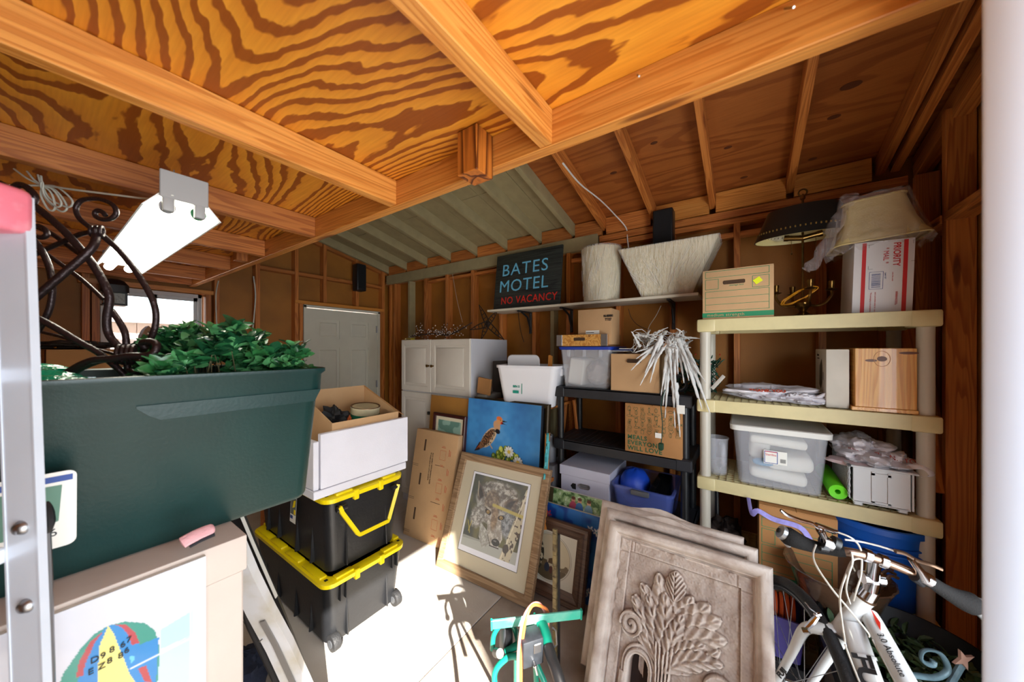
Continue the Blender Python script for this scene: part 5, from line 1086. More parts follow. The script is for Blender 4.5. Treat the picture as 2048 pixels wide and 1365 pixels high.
# ---------------------------------------------------------------- black and yellow totes
RUB = mat('tyre_rubber', (34, 34, 36), .6, bump=.3, bscale=120)
def tote(label, x0, x1, y0, y1, z0, z1, wheels, handle, stick):
    cx, cy, hw, hd = (x0+x1)/2, (y0+y1)/2, (x1-x0)/2, (y1-y0)/2
    T = thing('storage_tote', label, 'tote', (cx, cy, z0-.03 if wheels else z0), 'black and yellow totes')
    b = MB(); b.loft([(z0, hw-.045, hd-.05, .05), (z0+.008, hw-.038, hd-.043, .05), (z1-.05, hw-.014, hd-.016, .05), (z1-.012, hw-.014, hd-.016, .05)], (cx, cy))
    for q in (-.12, .12): b.box(cx+q-.004, cx+q+.004, y0+.020, y0+.05, z0+.02, z1-.06, .003, R=Matrix.Rotation(-.07, 4, 'X'))
    for q in (-.28, -.10, .14, .3): b.box(x0+.022, x0+.05, cy+q-.005, cy+q+.005, z0+.02, z1-.06, .003, R=Matrix.Rotation(.06, 4, 'Y'))
    body = b.build('body', BLK, T)
    L = MB(); L.loft([(z1-.034, hw-.006, hd-.006, .06), (z1-.03, hw, hd, .06), (z1-.008, hw+.002, hd+.002, .06), (z1, hw-.01, hd-.01, .055), (z1, hw-.05, hd-.05, .03), (z1-.012, hw-.055, hd-.055, .03)], (cx, cy), cs=6)
    for (a, c) in ((cy-hd+.07, cy-hd+.27), (cy-.17, cy-.0), (cy+.05, cy+.22), (cy+hd-.27, cy+hd-.07)):
        for sx in (-1, 1): xx = cx+sx*(hw-.026); L.box(xx-.02, xx+.02, a, c, z1-.002, z1+.012, .006, 2)
    for (a, c) in ((cx-hw+.06, cx-.09), (cx+.09, cx+hw-.06)):
        for sy in (-1, 1): yy = cy+sy*(hd-.026); L.box(a, c, yy-.02, yy+.02, z1-.002, z1+.012, .006, 2)
    lid = L.build('lid', YEL, T, smooth=40)
    for q in (-.075, .075): MB().box(cx+q-.014, cx+q+.014, cy-hd-.006, cy-hd+.02, z1-.052, z1+.003, .004).build('latch', YEL, lid)
    for sx in (-1, 1):
        for q in (cy-hd+.04, cy-.02, cy+.25): MB().box(cx+sx*(hw-.028)-.008, cx+sx*(hw-.028)+.008, q, q+.016, z1-.001, z1+.0015).build('slot', BLKP, lid)
    for q in (-.165, -.135, .15, .18):
        if not handle: MB().box(cx+q-.004, cx+q+.004, y0-.001, y0+.03, z1-.12, z1-.035, .002).build('rib', BLK, body)
    if handle:
        for s_ in (-1, 1): MB().cyl((cx+s_*.165, y0-.012, z1-.062), (cx+s_*.165, y0+.03, z1-.062), .016, 14).cyl((cx+s_*.165-.028, y0-.014, z1-.062), (cx+s_*.165+.028, y0-.014, z1-.062), .013, 12).build('hinge', BLKM, body)
        P = [(cx-.178, y0-.018, z1-.05), (cx-.165, y0-.02, z1-.085), (cx-.095, y0-.045, z1-.215), (cx-.085, y0-.048, z1-.225), (cx+.085, y0-.048, z1-.225), (cx+.095, y0-.045, z1-.215), (cx+.165, y0-.02, z1-.085), (cx+.178, y0-.018, z1-.05)]
        MB().tube(P, .0135, 4).build('handle', YEL, T, smooth=20)
    if wheels:
        for s_ in (-1, 1):
            xx = cx+s_*(hw-.06); w_ = MB().lathe([(.012, -.02), (.026, -.02), (.04, -.018), (.042, -.01), (.042, .012), (.04, .02), (.012, .02)], seg=24); w_.bm.transform(Matrix.Translation((xx, y0+.03, .042)) @ Matrix.Rotation(PI/2, 4, 'Y')); wh = w_.build('wheel', RUB, T)
            MB().cyl((xx-.021-.002, y0+.03, .042), (xx-.02+.03, y0+.03, .042), .02, 16).build('hub', mat('grey_hub', (70, 72, 76), .5), wh)
    if stick:
        F = FX(x0+.012, cy-.10, z1-.10) @ Matrix.Rotation(-.06, 4, 'X'); M_ = F @ Matrix.Translation((0, 0, .003)); lb = MB(M_).fill(-.036, -.12, .036, .02).build('label', PAPER, T)
        MB(M_).fill(-.032, -.075, .032, .016, .0004).build('label_photo', mat('label_grey', (96, 100, 96), .6), lb); MB(M_).prism([(-.01, -.04), (.018, -.03), (.024, .008), (.0, .0)], .0005, .0008).fill(.008, -.072, .03, -.045, .0008).build('label_yellow', YEL, lb); MB(M_).fill(-.032, -.10, .0, -.082, .0005).build('label_blue', BLUP, lb)
    return T
tote('lower black tote with yellow lid standing on two wheels', .842, 1.335, 1.725, 2.69, .018, .372, True, False, False)
tote('upper black tote with yellow lid and yellow trapezoid carry handle', .848, 1.33, 1.735, 2.68, .386, .80, False, True, True)
FO = mat('white_foam', (224, 224, 234), .8, noise=.03, bump=.1, bscale=200)
T = thing('foam_tray', 'white foam packing tray on top of the upper tote holding a cardboard box', 'packaging', (1.08, 2.1, .813))
MB().box(.80, 1.35, 1.75, 2.46, .8135, .855, .003).build('bottom_panel', FO, T)
MB().box(.835, 1.365, 1.752, 1.785, .857, 1.135, .003).build('front_panel', FO, T); MB().box(.803, .830, 1.76, 2.44, .857, 1.10, .003).build('side_panel', FO, T)
# open carton with paint can
T = thing('open_carton', 'open brown carton tilted on the foam tray with a paint can inside', 'box', (1.15, 1.98, .86)); b = MB()
def slab(b, P, t=.004):
    P = [Vector(p) for p in P]; n = (P[1]-P[0]).cross(P[2]-P[0]).normalized()*t; v = [b._v(p) for p in P]+[b._v(p+n) for p in P]; m = len(P)
    b.face(v[:m][::-1]); b.face(v[m:])
    for i in range(m): b.face([v[i], v[(i+1) % m], v[(i+1) % m+m], v[i+m]])
cxa, cxb, cya, cyb, zf, zb = .905, 1.315, 1.80, 2.16, 1.175, 1.315
slab(b, [(cxa, cya, .86), (cxb, cya, .86), (cxb, cya-.015, zf), (cxa, cya-.015, zf)]); slab(b, [(cxa, cyb, .86), (cxb, cyb, .86), (cxb, cyb, zb), (cxa, cyb, zb)]); slab(b, [(cxa, cya, .86), (cxa, cyb, .86), (cxa, cyb, zb), (cxa, cya-.015, zf)]); slab(b, [(cxb, cya, .86), (cxb, cyb, .86), (cxb, cyb, zb), (cxb, cya-.015, zf)]); slab(b, [(cxa, cya, .861), (cxb, cya, .861), (cxb, cyb, .861), (cxa, cyb, .861)])
b.build('body', CARD, T); fb = MB(); slab(fb, [(cxb, cya-.02, zf), (cxb, cyb, zb), (cxb+.045, cyb+.0, zb-.075), (cxb+.05, cya-.01, zf-.03)]); fb.build('flap', CARDD, T)
c = at(727, 812, y=1.935); T = thing('paint_can', 'metal paint can with rusty lid in the open brown carton', 'can', (c[0], c[1], c[2]-.19)); M = Matrix.Translation((c[0], c[1], c[2]-.19)) @ Matrix.Rotation(.12, 4, 'X'); T.matrix_basis = M
MB(M).lathe([(0, 0), (.082, 0), (.084, .006), (.082, .01), (.082, .18), (.085, .185), (.085, .192), (.072, .192)], seg=32).build('can', mat('can_label', (196, 184, 150), .4, noise=.3), T); MB(M).lathe([(.0825, .09), (.0832, .09), (.0832, .15), (.0825, .15)], seg=32).build('label_band', mat('can_green', (16, 92, 66), .4), T)
MB(M).lathe([(0, .188), (.055, .187), (.06, .192), (.07, .188), (.076, .194), (.084, .195), (.085, .19)], seg=32).build('lid', mat('rusty_lid', (120, 84, 58), .3, .7, noise=.5, nscale=30), T); MB(M).lathe([(0, .1885), (.012, .1895), (.013, .187)], (-.03, -.005, 0), 14, sx=1).build('paint_spot', mat('spot_orange', (240, 160, 30), .4), T)
single(lump(MB(), (1.02, 2.0, 1.14), .075, .09, .07, 81, .4), 'work_gloves', mat('black_glove', (22, 22, 26), .7), 'black work gloves beside the paint can in the open carton', 'gloves', (1.02, 2.0, 1.07))
single(lump(MB(), (1.075, 1.93, 1.13), .02, .025, .04, 82, .2), 'scraper', mat('tool_orange', (190, 90, 30), .5), 'orange handled tool between the black gloves and the paint can', 'tool', (1.075, 1.93, 1.09))

# ---------------------------------------------------------------- white metal rail leaning by the totes, cloth on floor
T = thing('bent_metal_rail', 'worn white bent metal rail leaning in front of the totes', 'rail', tuple(at(560, 1250, d=1.32)))
def strip(b, L, w, t):
    """flat bar along points with width w across the view and thickness t"""
    L = [Vector(p) for p in L]; R_ = []
    for i, p in enumerate(L):
        d = (L[min(i+1, len(L)-1)]-L[max(i-1, 0)]).normalized(); s = d.cross(Vector((fw.x, fw.y, -.5))).normalized(); n = s.cross(d).normalized()
        R_.append([b._v(p+s*w/2+n*t/2), b._v(p-s*w/2+n*t/2), b._v(p-s*w/2-n*t/2), b._v(p+s*w/2-n*t/2)])
    for A, B in zip(R_, R_[1:]):
        for k in range(4): b.face([A[k], A[(k+1) % 4], B[(k+1) % 4], B[k]])
    b.face(R_[0]); b.face(R_[-1][::-1]); return b
rp = [at(455, 1075, d=1.10), at(488, 1150, d=1.17), at(523, 1222, d=1.24), at(560, 1290, d=1.29), at(610, 1400, d=1.34), at(700, 1600, d=1.42)]
mr = mat('worn_white_metal', (206, 206, 208), .5, noise=.08, nscale=8, dark=(188, 182, 168)); strip(MB(), rp, .085, .03).build('rail', mr, T, smooth=30)
up = [p+Vector((fw.x*-.025, fw.y*-.025, .02)) for p in rp[2:]]; strip(MB(), [up[0].lerp(up[1], .3)]+up[1:], .018, .006).build('groove', mat('groove_grey', (120, 116, 112), .5), T)
T = thing('black_board', 'narrow black board leaning between the white rail and the totes', 'board', tuple(at(540, 1200, d=1.5)))
strip(MB(), [at(455, 1000, d=1.38), at(505, 1120, d=1.42), at(560, 1255, d=1.46), at(650, 1480, d=1.52)], .075, .012).build('board', BLK, T); strip(MB(), [at(478, 1020, d=1.36), at(505, 1085, d=1.38), at(553, 1195, d=1.42)], .004, .014).build('white_edge', PAPER, T)
T = thing('black_tube', 'thin black metal tube running under the white bent rail', 'tube', tuple(at(520, 1290, d=1.3)))
MB().tube([at(470, 1155, d=1.22), at(500, 1250, d=1.27), at(545, 1345, d=1.31), at(640, 1560, d=1.40)], .013, 10).build('tube', BLKM, T); MB().tube([at(520, 1265, d=1.26), at(526, 1278, d=1.255), at(519, 1284, d=1.255)], .003, 6).build('hook', STEEL, T)
c = at(488, 1345, z=.06); single(lump(MB(), (c[0], c[1], .075), .10, .13, .075, 91, .25), 'dark_cloth', mat('navy_cloth', (28, 36, 58), .9, bump=.5, bscale=60), 'crumpled dark navy cloth on the floor beside the balloon picture', 'cloth', (c[0], c[1], 0))

# ---------------------------------------------------------------- tall box with balloon picture
bx1 = .318; zt = 1.083
T = thing('tall_box', 'tall pale cardboard box with a folded lid carrying the green storage bin', 'box', (0, 1.35, 0))
BX = mat('pale_card', (196, 182, 172), .75, noise=.05, bump=.05)
MB().box(-.42, bx1, 1.075, 1.62, 0, zt-.09, .004).build('body', BX, T); MB().box(-.426, bx1+.006, 1.069, 1.626, zt-.09, zt, .004, 2).build('lid', BX, T)
py_ = 1.055; pr = xy(412, py_); zt2 = zy(412, 1113, py_); w = .52; x0 = pr-w
T = thing('balloon_picture', 'old poster of a striped hot air balloon leaning on the tall box', 'picture', (x0+w/2, py_, zt2-.9)); A_ = Art(300, 1.2, (196, 196, 204))
def L2(px, py): p = at(px, py, y=py_); return ((p.x-x0)/w, (zt2-p.z)/w)
n = A_.noise(.3, 51); A_.put(np.clip((A_.V-.12)*1.2, 0, .5)*(A_.U < .84), (206, 200, 206))
cl_ = [L2(385, 1222), L2(385, 1270), L2(320, 1300), L2(322, 1260)]; A_.put(A_.poly(cl_), (166, 202, 200)); A_.put(A_.poly([L2(385, 1268), L2(385, 1500), L2(300, 1500), L2(318, 1312)]), (176, 200, 216))
TEAL, BLU, RD, YL = (40, 132, 116), (20, 120, 184), (166, 54, 62), (226, 212, 120)
out = [L2(*p) for p in ((217, 1252), (250, 1244), (290, 1247), (310, 1262), (318, 1290), (318, 1330), (314, 1380), (300, 1430), (200, 1440), (110, 1400), (125, 1350), (160, 1300), (190, 1268))]
A_.put(A_.poly(out), TEAL); A_.put(A_.poly([L2(*p) for p in ((217, 1252), (200, 1268), (165, 1330), (145, 1400), (160, 1420), (205, 1420), (310, 1400), (318, 1275), (280, 1290), (262, 1262), (230, 1250))]), BLU)
A_.put(A_.poly([L2(*p) for p in ((231, 1250), (252, 1250), (270, 1266), (279, 1286), (264, 1292), (256, 1270), (244, 1256))]), RD); A_.put(A_.poly([L2(*p) for p in ((208, 1262), (190, 1285), (170, 1330), (166, 1352), (152, 1356), (158, 1325), (180, 1285))]), RD)
A_.put(A_.poly([L2(*p) for p in ((217, 1252), (200, 1290), (196, 1340), (192, 1440), (320, 1440), (260, 1350), (240, 1300), (228, 1270))]), YL); A_.put(A_.poly([L2(*p) for p in ((276, 1338), (292, 1332), (304, 1365), (290, 1365))]), RD)
n2 = A_.noise(.05, 53); pb = A_.poly([L2(*p) for p in ((258, 1300), (316, 1275), (316, 1316), (262, 1336))]); A_.put(pb*(n2 > .6), (90, 180, 214)); A_.put(A_.seg(L2(262, 1338), L2(412, 1262), .006), (230, 230, 232), .8); A_.put(A_.U > .945, (208, 208, 208), .5); A_.put(A_.seg(L2(385, 1120), L2(383, 1400), .003), (170, 180, 180), .7)
MB().box(x0, x0+w, py_+.002, py_+.012, zt2-w*1.2, zt2).build('backing_board', PAPER, T); A_.mesh('poster', w, faceM((x0, py_, zt2-w*1.2), (1, 0, 0), (0, 0, 1)), VCG, T)
for (px_, py2, s_) in ((180, 1330, 'D E'), (200, 1320, '9 Z'), (218, 1308, '8 8'), (240, 1298, '6 8'), (252, 1288, '7 6')): p = at(px_, py2, y=py_-.0015); text(s_[0], .016, BLKP, T, FY(p.x, p.y, p.z)); text(s_[2], .016, BLKP, T, FY(p.x-.003, p.y, p.z-.02))
p = at(397, 1082, y=1.064); T = thing('pink_sock', 'pink and black sock lying on the edge of the tall box', 'sock', (p.x, p.y, zt))
b = MB(); b.tube(smooth_pts([at(362, 1088, y=1.060), at(375, 1080, y=1.060), at(395, 1070, y=1.062), at(415, 1062, y=1.064), at(428, 1058, y=1.066)], 4), [.006]+[.014]*14+[.012, .008], 10, flat=.6).build('cuff', mat('pink_cloth', (214, 160, 164), .9, bump=.4, bscale=80), T)
MB().tube([at(378, 1092, y=1.056), at(400, 1080, y=1.056), at(428, 1068, y=1.058)], .007, 8, flat=.7).build('sole', mat('black_cloth', (30, 30, 36), .9), T)

# ---------------------------------------------------------------- big green bin
GB = mat('green_bin_plastic', (5, 46, 44), .42, noise=.35, nscale=3, bump=.06, bscale=120)
T = thing('green_storage_bin', 'large dark green plastic bin packed with leaves on the tall box', 'bin', (.06, 1.4, 1.085))
bx0, bx1r, by0, by1 = -.50, .572, 1.128, 1.66; zb, zr = 1.086, 1.507; cx, cy, hw, hd = (bx0+bx1r)/2, (by0+by1)/2, (bx1r-bx0)/2, (by1-by0)/2
b = MB(); b.loft([(zb, hw-.052, hd-.055, .04), (zb+.012, hw-.045, hd-.048, .045), (zr-.085, hw-.020, hd-.022, .05), (zr-.072, hw-.012, hd-.012, .05), (zr-.022, hw-.010, hd-.010, .05), (zr-.012, hw, hd, .055), (zr-.002, hw, hd, .055), (zr, hw-.006, hd-.006, .05), (zr-.004, hw-.022, hd-.022, .045), (zb+.015, hw-.055, hd-.058, .04)], (cx, cy), cs=7)
b.build('tub', GB, T, smooth=50)
ex = xy(300, by0); b = MB(); b.prism([(ex-.02, zr-.075), (ex+.0, zr-.095), (ex+.02, zr-.108), (bx1r-.045, zr-.108), (bx1r-.03, zr-.07), (ex-.02, zr-.07)], -by0-.032, -by0-.010)
b.bm.transform(Matrix(((1, 0, 0, 0), (0, 0, -1, 0), (0, 1, 0, 0), (0, 0, 0, 1)))); [setattr(v.co, 'y', v.co.y+(zr-.07-v.co.z)*.22) for v in b.bm.verts]; b.build('grip_skirt', GB, T, smooth=15)
lp = at(152, 920, y=by0+.02); rl = at(118, 1085, y=by0+.035); M = faceM((xy(152, by0+.015)-.19, by0+.012, zy(118, 1085, by0+.03)), (1, 0, 0), (0, -.09, 1)); M = M @ Matrix.Translation((0, 0, .008))
hl = .155; lb = MB(M).loft([(0, .095, hl/2, .012), (.001, .095, hl/2, .012)], (.095, hl/2), cs=4).build('label', PAPER, T)
MB(M).fill(.0, hl-.02, .185, hl-.008, .0016).build('label_blue', BLUP, lb); MB(M).prism([(0, .045), (.0, .115), (.12, .13), (.172, .128), (.168, .055), (.12, .04)], .0013, .0016).build('label_picture', mat('label_green', (76, 118, 98), .5), lb)
b = MB(M)
for k in range(16): b.fill(.09+k*.0032, .008, .09+k*.0032+.0016, .03, .0016)
b.build('barcode', BLKP, lb); text('36', .022, BLKP, lb, M @ Matrix.Translation((.145, .026, .0014)))
# boxwood foliage
T = thing('artificial_boxwood', 'glossy green artificial boxwood heaped in the right half of the green bin', 'plant', (.28, 1.4, 1.45))
LM = []
for k, c_ in enumerate(((34, 92, 52), (22, 70, 42), (80, 142, 88), (46, 108, 58))): LM.append(mat('boxwood_leaf_%d' % k, c_, .32, noise=.12, nscale=40, spec=.6))
def leaf_mesh(bm, M, L, w):
    f = lambda t: w*math.sin(PI*min(1, t*.92+.06))**.8
    V = []
    for t in (0, .3, .6, .85, 1):
        z = .12*L*math.sin(t*PI)-.03*L*t; hw_ = f(t) if t < 1 else .001; V.append([bm.verts.new(M @ Vector((L*t, -hw_, z+.12*hw_))), bm.verts.new(M @ Vector((L*t, 0, z-.05*L))), bm.verts.new(M @ Vector((L*t, hw_, z+.12*hw_)))])
    for A, B in zip(V, V[1:]): bm.faces.new((A[0], B[0], B[1], A[1])); bm.faces.new((A[1], B[1], B[2], A[2]))
LMESH = []
for m_ in LM:
    bm = bmesh.new(); leaf_mesh(bm, Matrix(), .040, .0125); me = bpy.data.meshes.new('leaf'); bm.to_mesh(me); bm.free(); me.shade_smooth(); me.materials.append(m_); LMESH.append(me)
rr = random.Random(99); stuff = [bmesh.new() for _ in LM]; nl = 0; Winv = wm(T).inverted(); tips = []
for i in range(430):
    x = rr.uniform(.17, .53); y = rr.uniform(1.17, 1.60); env = 1.505+.075*math.sin(min(1, max(0, (x-.13)/.40))*PI)+.03*math.sin(x*31+y*9)+.02*math.cos(y*27); tips.append((y, x, env+rr.uniform(-.05, .012)))
tips.sort()
for i, (y, x, z) in enumerate(tips):
    ax = Vector((rr.uniform(-.7, .7), rr.uniform(-.9, .3), rr.uniform(.3, 1.2))).normalized(); Q = ax.to_track_quat('Z', 'Y').to_matrix().to_4x4(); k0 = rr.randrange(4)
    for j in range(6):
        a = j*1.05+rr.uniform(-.2, .2); e = rr.uniform(.15, .7) if j < 4 else rr.uniform(.8, 1.2); s_ = rr.uniform(.85, 1.25)
        M = Matrix.Translation((x, y, z)) @ Q @ Matrix.Rotation(a, 4, 'Z') @ Matrix.Rotation(-e, 4, 'Y') @ Matrix.Scale(s_, 4)
        k = (k0+(rr.random() < .3)) % 4
        if nl < 300 and z > 1.50 and y < 1.5 and rr.random() < .6: o = bpy.data.objects.new('leaf', LMESH[k]); C.objects.link(o); o.parent = T; o.matrix_basis = Winv @ M; nl += 1
        else: leaf_mesh(stuff[k], M, .040, .0125)
for k, bm in enumerate(stuff):
    bm.transform(Winv); me = bpy.data.meshes.new('foliage'); bm.to_mesh(me); bm.free(); me.shade_smooth(); me.materials.append(LM[k]); o = bpy.data.objects.new('foliage', me); C.objects.link(o); o.parent = T; o['kind'] = 'stuff'
b = MB()
for (y, x, z) in tips[::6]: b.tube([(x, y, z), (min(.49, x+rr.uniform(-.05, .05)), max(1.24, y+rr.uniform(-.03, .05)), 1.36)], .0016, 4)
b.build('stems', mat('stem_brown', (66, 60, 30), .8), T, kind='stuff')
single(lump(MB(), (-.08, 1.36, 1.48), .17, .15, .055, 101, .3, 40, 20), 'green_plastic_bag', mat('green_film', (16, 150, 112), .12, bump=.8, bscale=30, spec=.8), 'shiny green plastic bag in the left half of the green bin', 'bag', (-.08, 1.36, 1.42), kind=None)
single(lump(MB(), (-.06, 1.185, 1.49), .05, .02, .012, 102, .1), 'red_cloth', mat('red_cloth', (214, 40, 30), .6), 'small strip of red cloth at the front left rim of the green bin', 'cloth', (-.06, 1.185, 1.478))

# ---------------------------------------------------------------- wrought iron scroll work standing in the bin
T = thing('wrought_iron_scroll', 'dark wrought iron scroll stand sticking up out of the green bin', 'iron stand', tuple(at(262, 735, d=.86)))
IR = mat('wrought_iron', (46, 32, 32), .38, .5, bump=.3, bscale=90)
def Z(L, d): return [at(X/3.103, 360+Y/3.103, d=d) for X, Y in L]
def iron(L, d, r, d2=None, nm='scroll'):
    n = len(L); return MB().tube(smooth_pts([at(X/3.103, 360+Y/3.103, d=d+((d2 or d)-d)*i/(n-1)) for i, (X, Y) in enumerate(L)], 6), r, 8).build(nm, IR, T, smooth=60)
iron([(655, 222), (640, 203), (612, 190), (590, 205), (600, 232), (640, 246), (690, 240), (722, 205), (705, 160), (650, 128), (580, 116), (505, 128), (472, 175), (490, 235), (545, 285), (600, 325)], .86, .0055)
iron([(600, 325), (585, 400), (520, 475), (420, 560), (310, 655), (180, 765)], .86, .0085, .80, 'bar')
iron([(600, 320), (500, 338), (360, 398), (230, 455), (160, 490)], .88, .006, .90, 'bar')
iron([(640, 350), (730, 430), (830, 550), (920, 690), (963, 800), (965, 900), (930, 1000), (885, 1065)], .88, .0072, .90, 'bar')
iron([(210, 160), (300, 230), (400, 320), (500, 430), (580, 530), (650, 650), (680, 740), (664, 850), (672, 950), (730, 1030), (800, 1075)], .84, .0085, .88, 'bar')
iron([(220, 290), (330, 340), (480, 450), (540, 480)], .90, .006, nm='bar')
iron([(200, 360), (260, 440), (310, 560), (325, 700), (300, 820), (240, 930), (190, 990)], .86, .0065, nm='bar')
iron([(290, 460), (400, 540), (520, 630), (640, 740)], .92, .005, nm='bar')
iron([(690, 810), (740, 880), (778, 960), (785, 1070), (790, 1150), (800, 1235)], .88, .0072, nm='bar')
iron([(190, 840), (330, 910), (480, 1000), (620, 1080), (740, 1180), (795, 1240)], .82, .0075, .88, 'bar')
iron([(190, 930), (400, 980), (560, 1040), (720, 1085)], .90, .004, nm='bar')
iron([(320, 1265), (430, 1190), (560, 1125), (700, 1110), (800, 1095), (900, 1092), (955, 1072), (972, 1025), (935, 1005), (885, 1012), (900, 1045)], .80, .0085, .87)
iron([(380, 1258), (500, 1170), (640, 1118), (760, 1100)], .83, .008, .87, 'bar')
iron([(800, 1120), (850, 1118), (880, 1158), (850, 1195), (800, 1182), (790, 1160)], .86, .006)
iron([(0, 20), (70, 55), (120, 30), (175, 52), (215, 105), (200, 150)], .84, .0075)
iron([(210, 350), (265, 358), (292, 335), (270, 300), (235, 285)], .88, .006)
iron([(200, 1150), (350, 1190), (560, 1255)], .86, .004, nm='bar')
for k in range(4):
    c = at((735+k*30)/3.103, 360+1085/3.103, d=.868); MB().tube([c+Vector((.35*math.cos(a)*.014, math.cos(a)*.012, .021*math.sin(a)+.006*math.cos(a))) for a in [2*PI*i/16 for i in range(16)]], .0055, 8, closed=True).build('wire_wrap', IR, T)
for k in range(3):
    c = at((570+k*30)/3.103, 360+320/3.103, d=.862); MB().tube([c+Vector((.004*math.cos(a), .012*math.cos(a), .012*math.sin(a))) for a in [2*PI*i/14 for i in range(14)]], .004, 8, closed=True).build('wire_wrap', IR, T)

# ---------------------------------------------------------------- aluminium step ladder at the left edge
T = thing('step_ladder', 'white aluminium step ladder with pink worn top cap at the left', 'ladder', tuple(at(90, HZ, d=.5)[:2])+(0,))
AL = mat('ladder_aluminium', (206, 212, 222), .35, .2, noise=.06, nscale=10)
rt = Vector((CS, -CF, 0)); f3 = Vector((CF, CS, 0)); top = at(30, 395, d=.50); bot = at(66, 1365, d=.50); dz = bot-top; foot = top+dz*((top.z-.02)/(top.z-bot.z)); ax = (top-foot).normalized()
def rail(o, nm='rail'):
    M = Matrix((rt-ax*rt.dot(ax), f3, ax)).transposed().to_4x4(); M.translation = foot+o; L = (top-foot).length
    return MB(M).box(-.030, .020, -.003, .0, 0, L, .001).box(.018, .0205, -.004, .006, 0, L).box(-.030, -.027, -.004, .007, 0, L).build(nm, AL, T)
R1 = rail(Vector()); rail(-rt*.42, 'rail')
M = Matrix((rt, f3, Vector((0, 0, 1)))).transposed().to_4x4(); M.translation = top
MB(M).box(-.50, .026, -.05, .006, -.056, .010, .012, 3).build('top_cap', mat('pink_cap', (216, 112, 128), .5, noise=.2, nscale=22, dark=(226, 160, 168)), T, label='worn pink top cap')
for k in range(6):
    c = top+(foot-top)*((k+1)*.27/1.8); MB(M @ Matrix.Translation(M.inverted() @ c)).box(-.39, -.03, -.075, .0, -.012, .012, .003).build('step', AL, T)
for (px_, py2) in ((42, 1057), (52, 1213)):
    c = at(px_, py2, d=.496); MB().tube([c+f3*.004, c+f3*.0, c-f3*.006, c-f3*.0075], [.0105, .0105, .007, .002], 14).build('rivet', STEEL, T, smooth=60)
MB().tube([at(93, 1040, d=.56), at(97, 1120, d=.56), at(105, 1420, d=.56)], .0042, 8).build('spreader', STEEL, T); MB().tube(smooth_pts([at(90, 1005, d=.56), at(93, 1022, d=.558), at(96, 1045, d=.556), at(95, 1066, d=.556)], 4), [.004, .005, .006, .007, .0075, .008, .008, .008, .008, .007, .006, .005, .004], 8).build('hook', BLKM, T)

# ---------------------------------------------------------------- fluorescent shop light under the joists
T = thing('shop_light', 'white twin tube fluorescent shop light hanging under the joists', 'light', (.26, 1.95, 2.0))
HW = mat('fixture_white', (232, 232, 228), .4); lx0 = .248; za = 1.985; ya_, yb2 = 1.30, 2.53
b = MB(); sec = [(-.082, -.035), (-.045, .012), (-.035, .045), (.035, .045), (.045, .012), (.082, -.035), (.078, -.035), (.042, .008), (-.042, .008), (-.078, -.035)]
A = [b._v((lx0+x, ya_, za+z)) for x, z in sec]; B = [b._v((lx0+x, yb2, za+z)) for x, z in sec]; n = len(sec); b.face(A); b.face(B[::-1])
for i in range(n): b.face([A[i], A[(i+1) % n], B[(i+1) % n], B[i]])
b.build('reflector', HW, T)
GP = mat('grey_plate', (150, 148, 146), .5); MB().box(lx0-.05, lx0+.05, ya_-.012, ya_-.004, za-.005, za+.07, .002).build('end_plate', GP, T); MB().box(lx0-.05, lx0+.05, yb2+.004, yb2+.012, za-.005, za+.06, .002).build('end_plate', GP, T)
TB = mat('tube_glow', (255, 252, 238), .3, emit=9)
for s_ in (-1, 1):
    MB().cyl((lx0+s_*.032, ya_+.012, za-.022), (lx0+s_*.032, yb2-.012, za-.022), .0165, 16).build('fluorescent_tube', TB, T)
    sk = MB().box(lx0+s_*.032-.012, lx0+s_*.032+.012, ya_-.010, ya_+.008, za-.04, za+.01, .004, 2).build('socket', GP, T); MB().cyl((lx0+s_*.032, ya_+.008, za-.024), (lx0+s_*.032, ya_+.016, za-.024), .0175, 16).build('tube_cap', mat('green_cap', (10, 96, 50), .4) if s_ > 0 else STEEL, sk)
for y in (1.42, 2.45): MB().tube([(lx0, y, za+.045), (lx0+.008, y, za+.065), (lx0, y, 2.11)], .002, 6).build('hanger_chain', STEEL, T)
c = at(345, 392, y=ya_-.012); P = [c, at(300, 398, d=1.05), at(230, 390, d=1.05), at(150, 380, d=1.06), at(90, 372, d=1.08), at(20, 371, d=1.08)]; MB().tube(smooth_pts(P, 6), .0032, 6).build('power_cord', WC, T)
b = MB(); o = Vector((0, 0, 0))
for k, (a, e, wd) in enumerate(((118, 410, 16), (104, 418, 20), (140, 408, 12), (128, 418, 14))):
    mid = at(85, 371, d=1.075+.006*k); tip = at(a, e, d=1.08+.006*k); v = tip-mid; s_ = v.cross(f3).normalized()*v.length*.22; b.tube(smooth_pts([mid, mid+v*.4+s_, tip+s_*.6, tip-s_*.6, mid+v*.4-s_, mid], 5), .0028, 6)
for (a, e) in ((28, 338), (54, 343), (76, 350), (82, 352)): b.tube(smooth_pts([at(85, 371, d=1.085), at((85+a)/2, (371+e)/2+4, d=1.085), at(a, e, d=1.09)], 4), .0028, 6)
c = at(84, 371, d=1.07); b.tube([c+rt*.004*math.cos(a)+Vector((0, 0, .012*math.sin(a))) for a in [2*PI*i/10 for i in range(10)]], .002, 5, closed=True)
b.build('cord_bundle', WC, T)
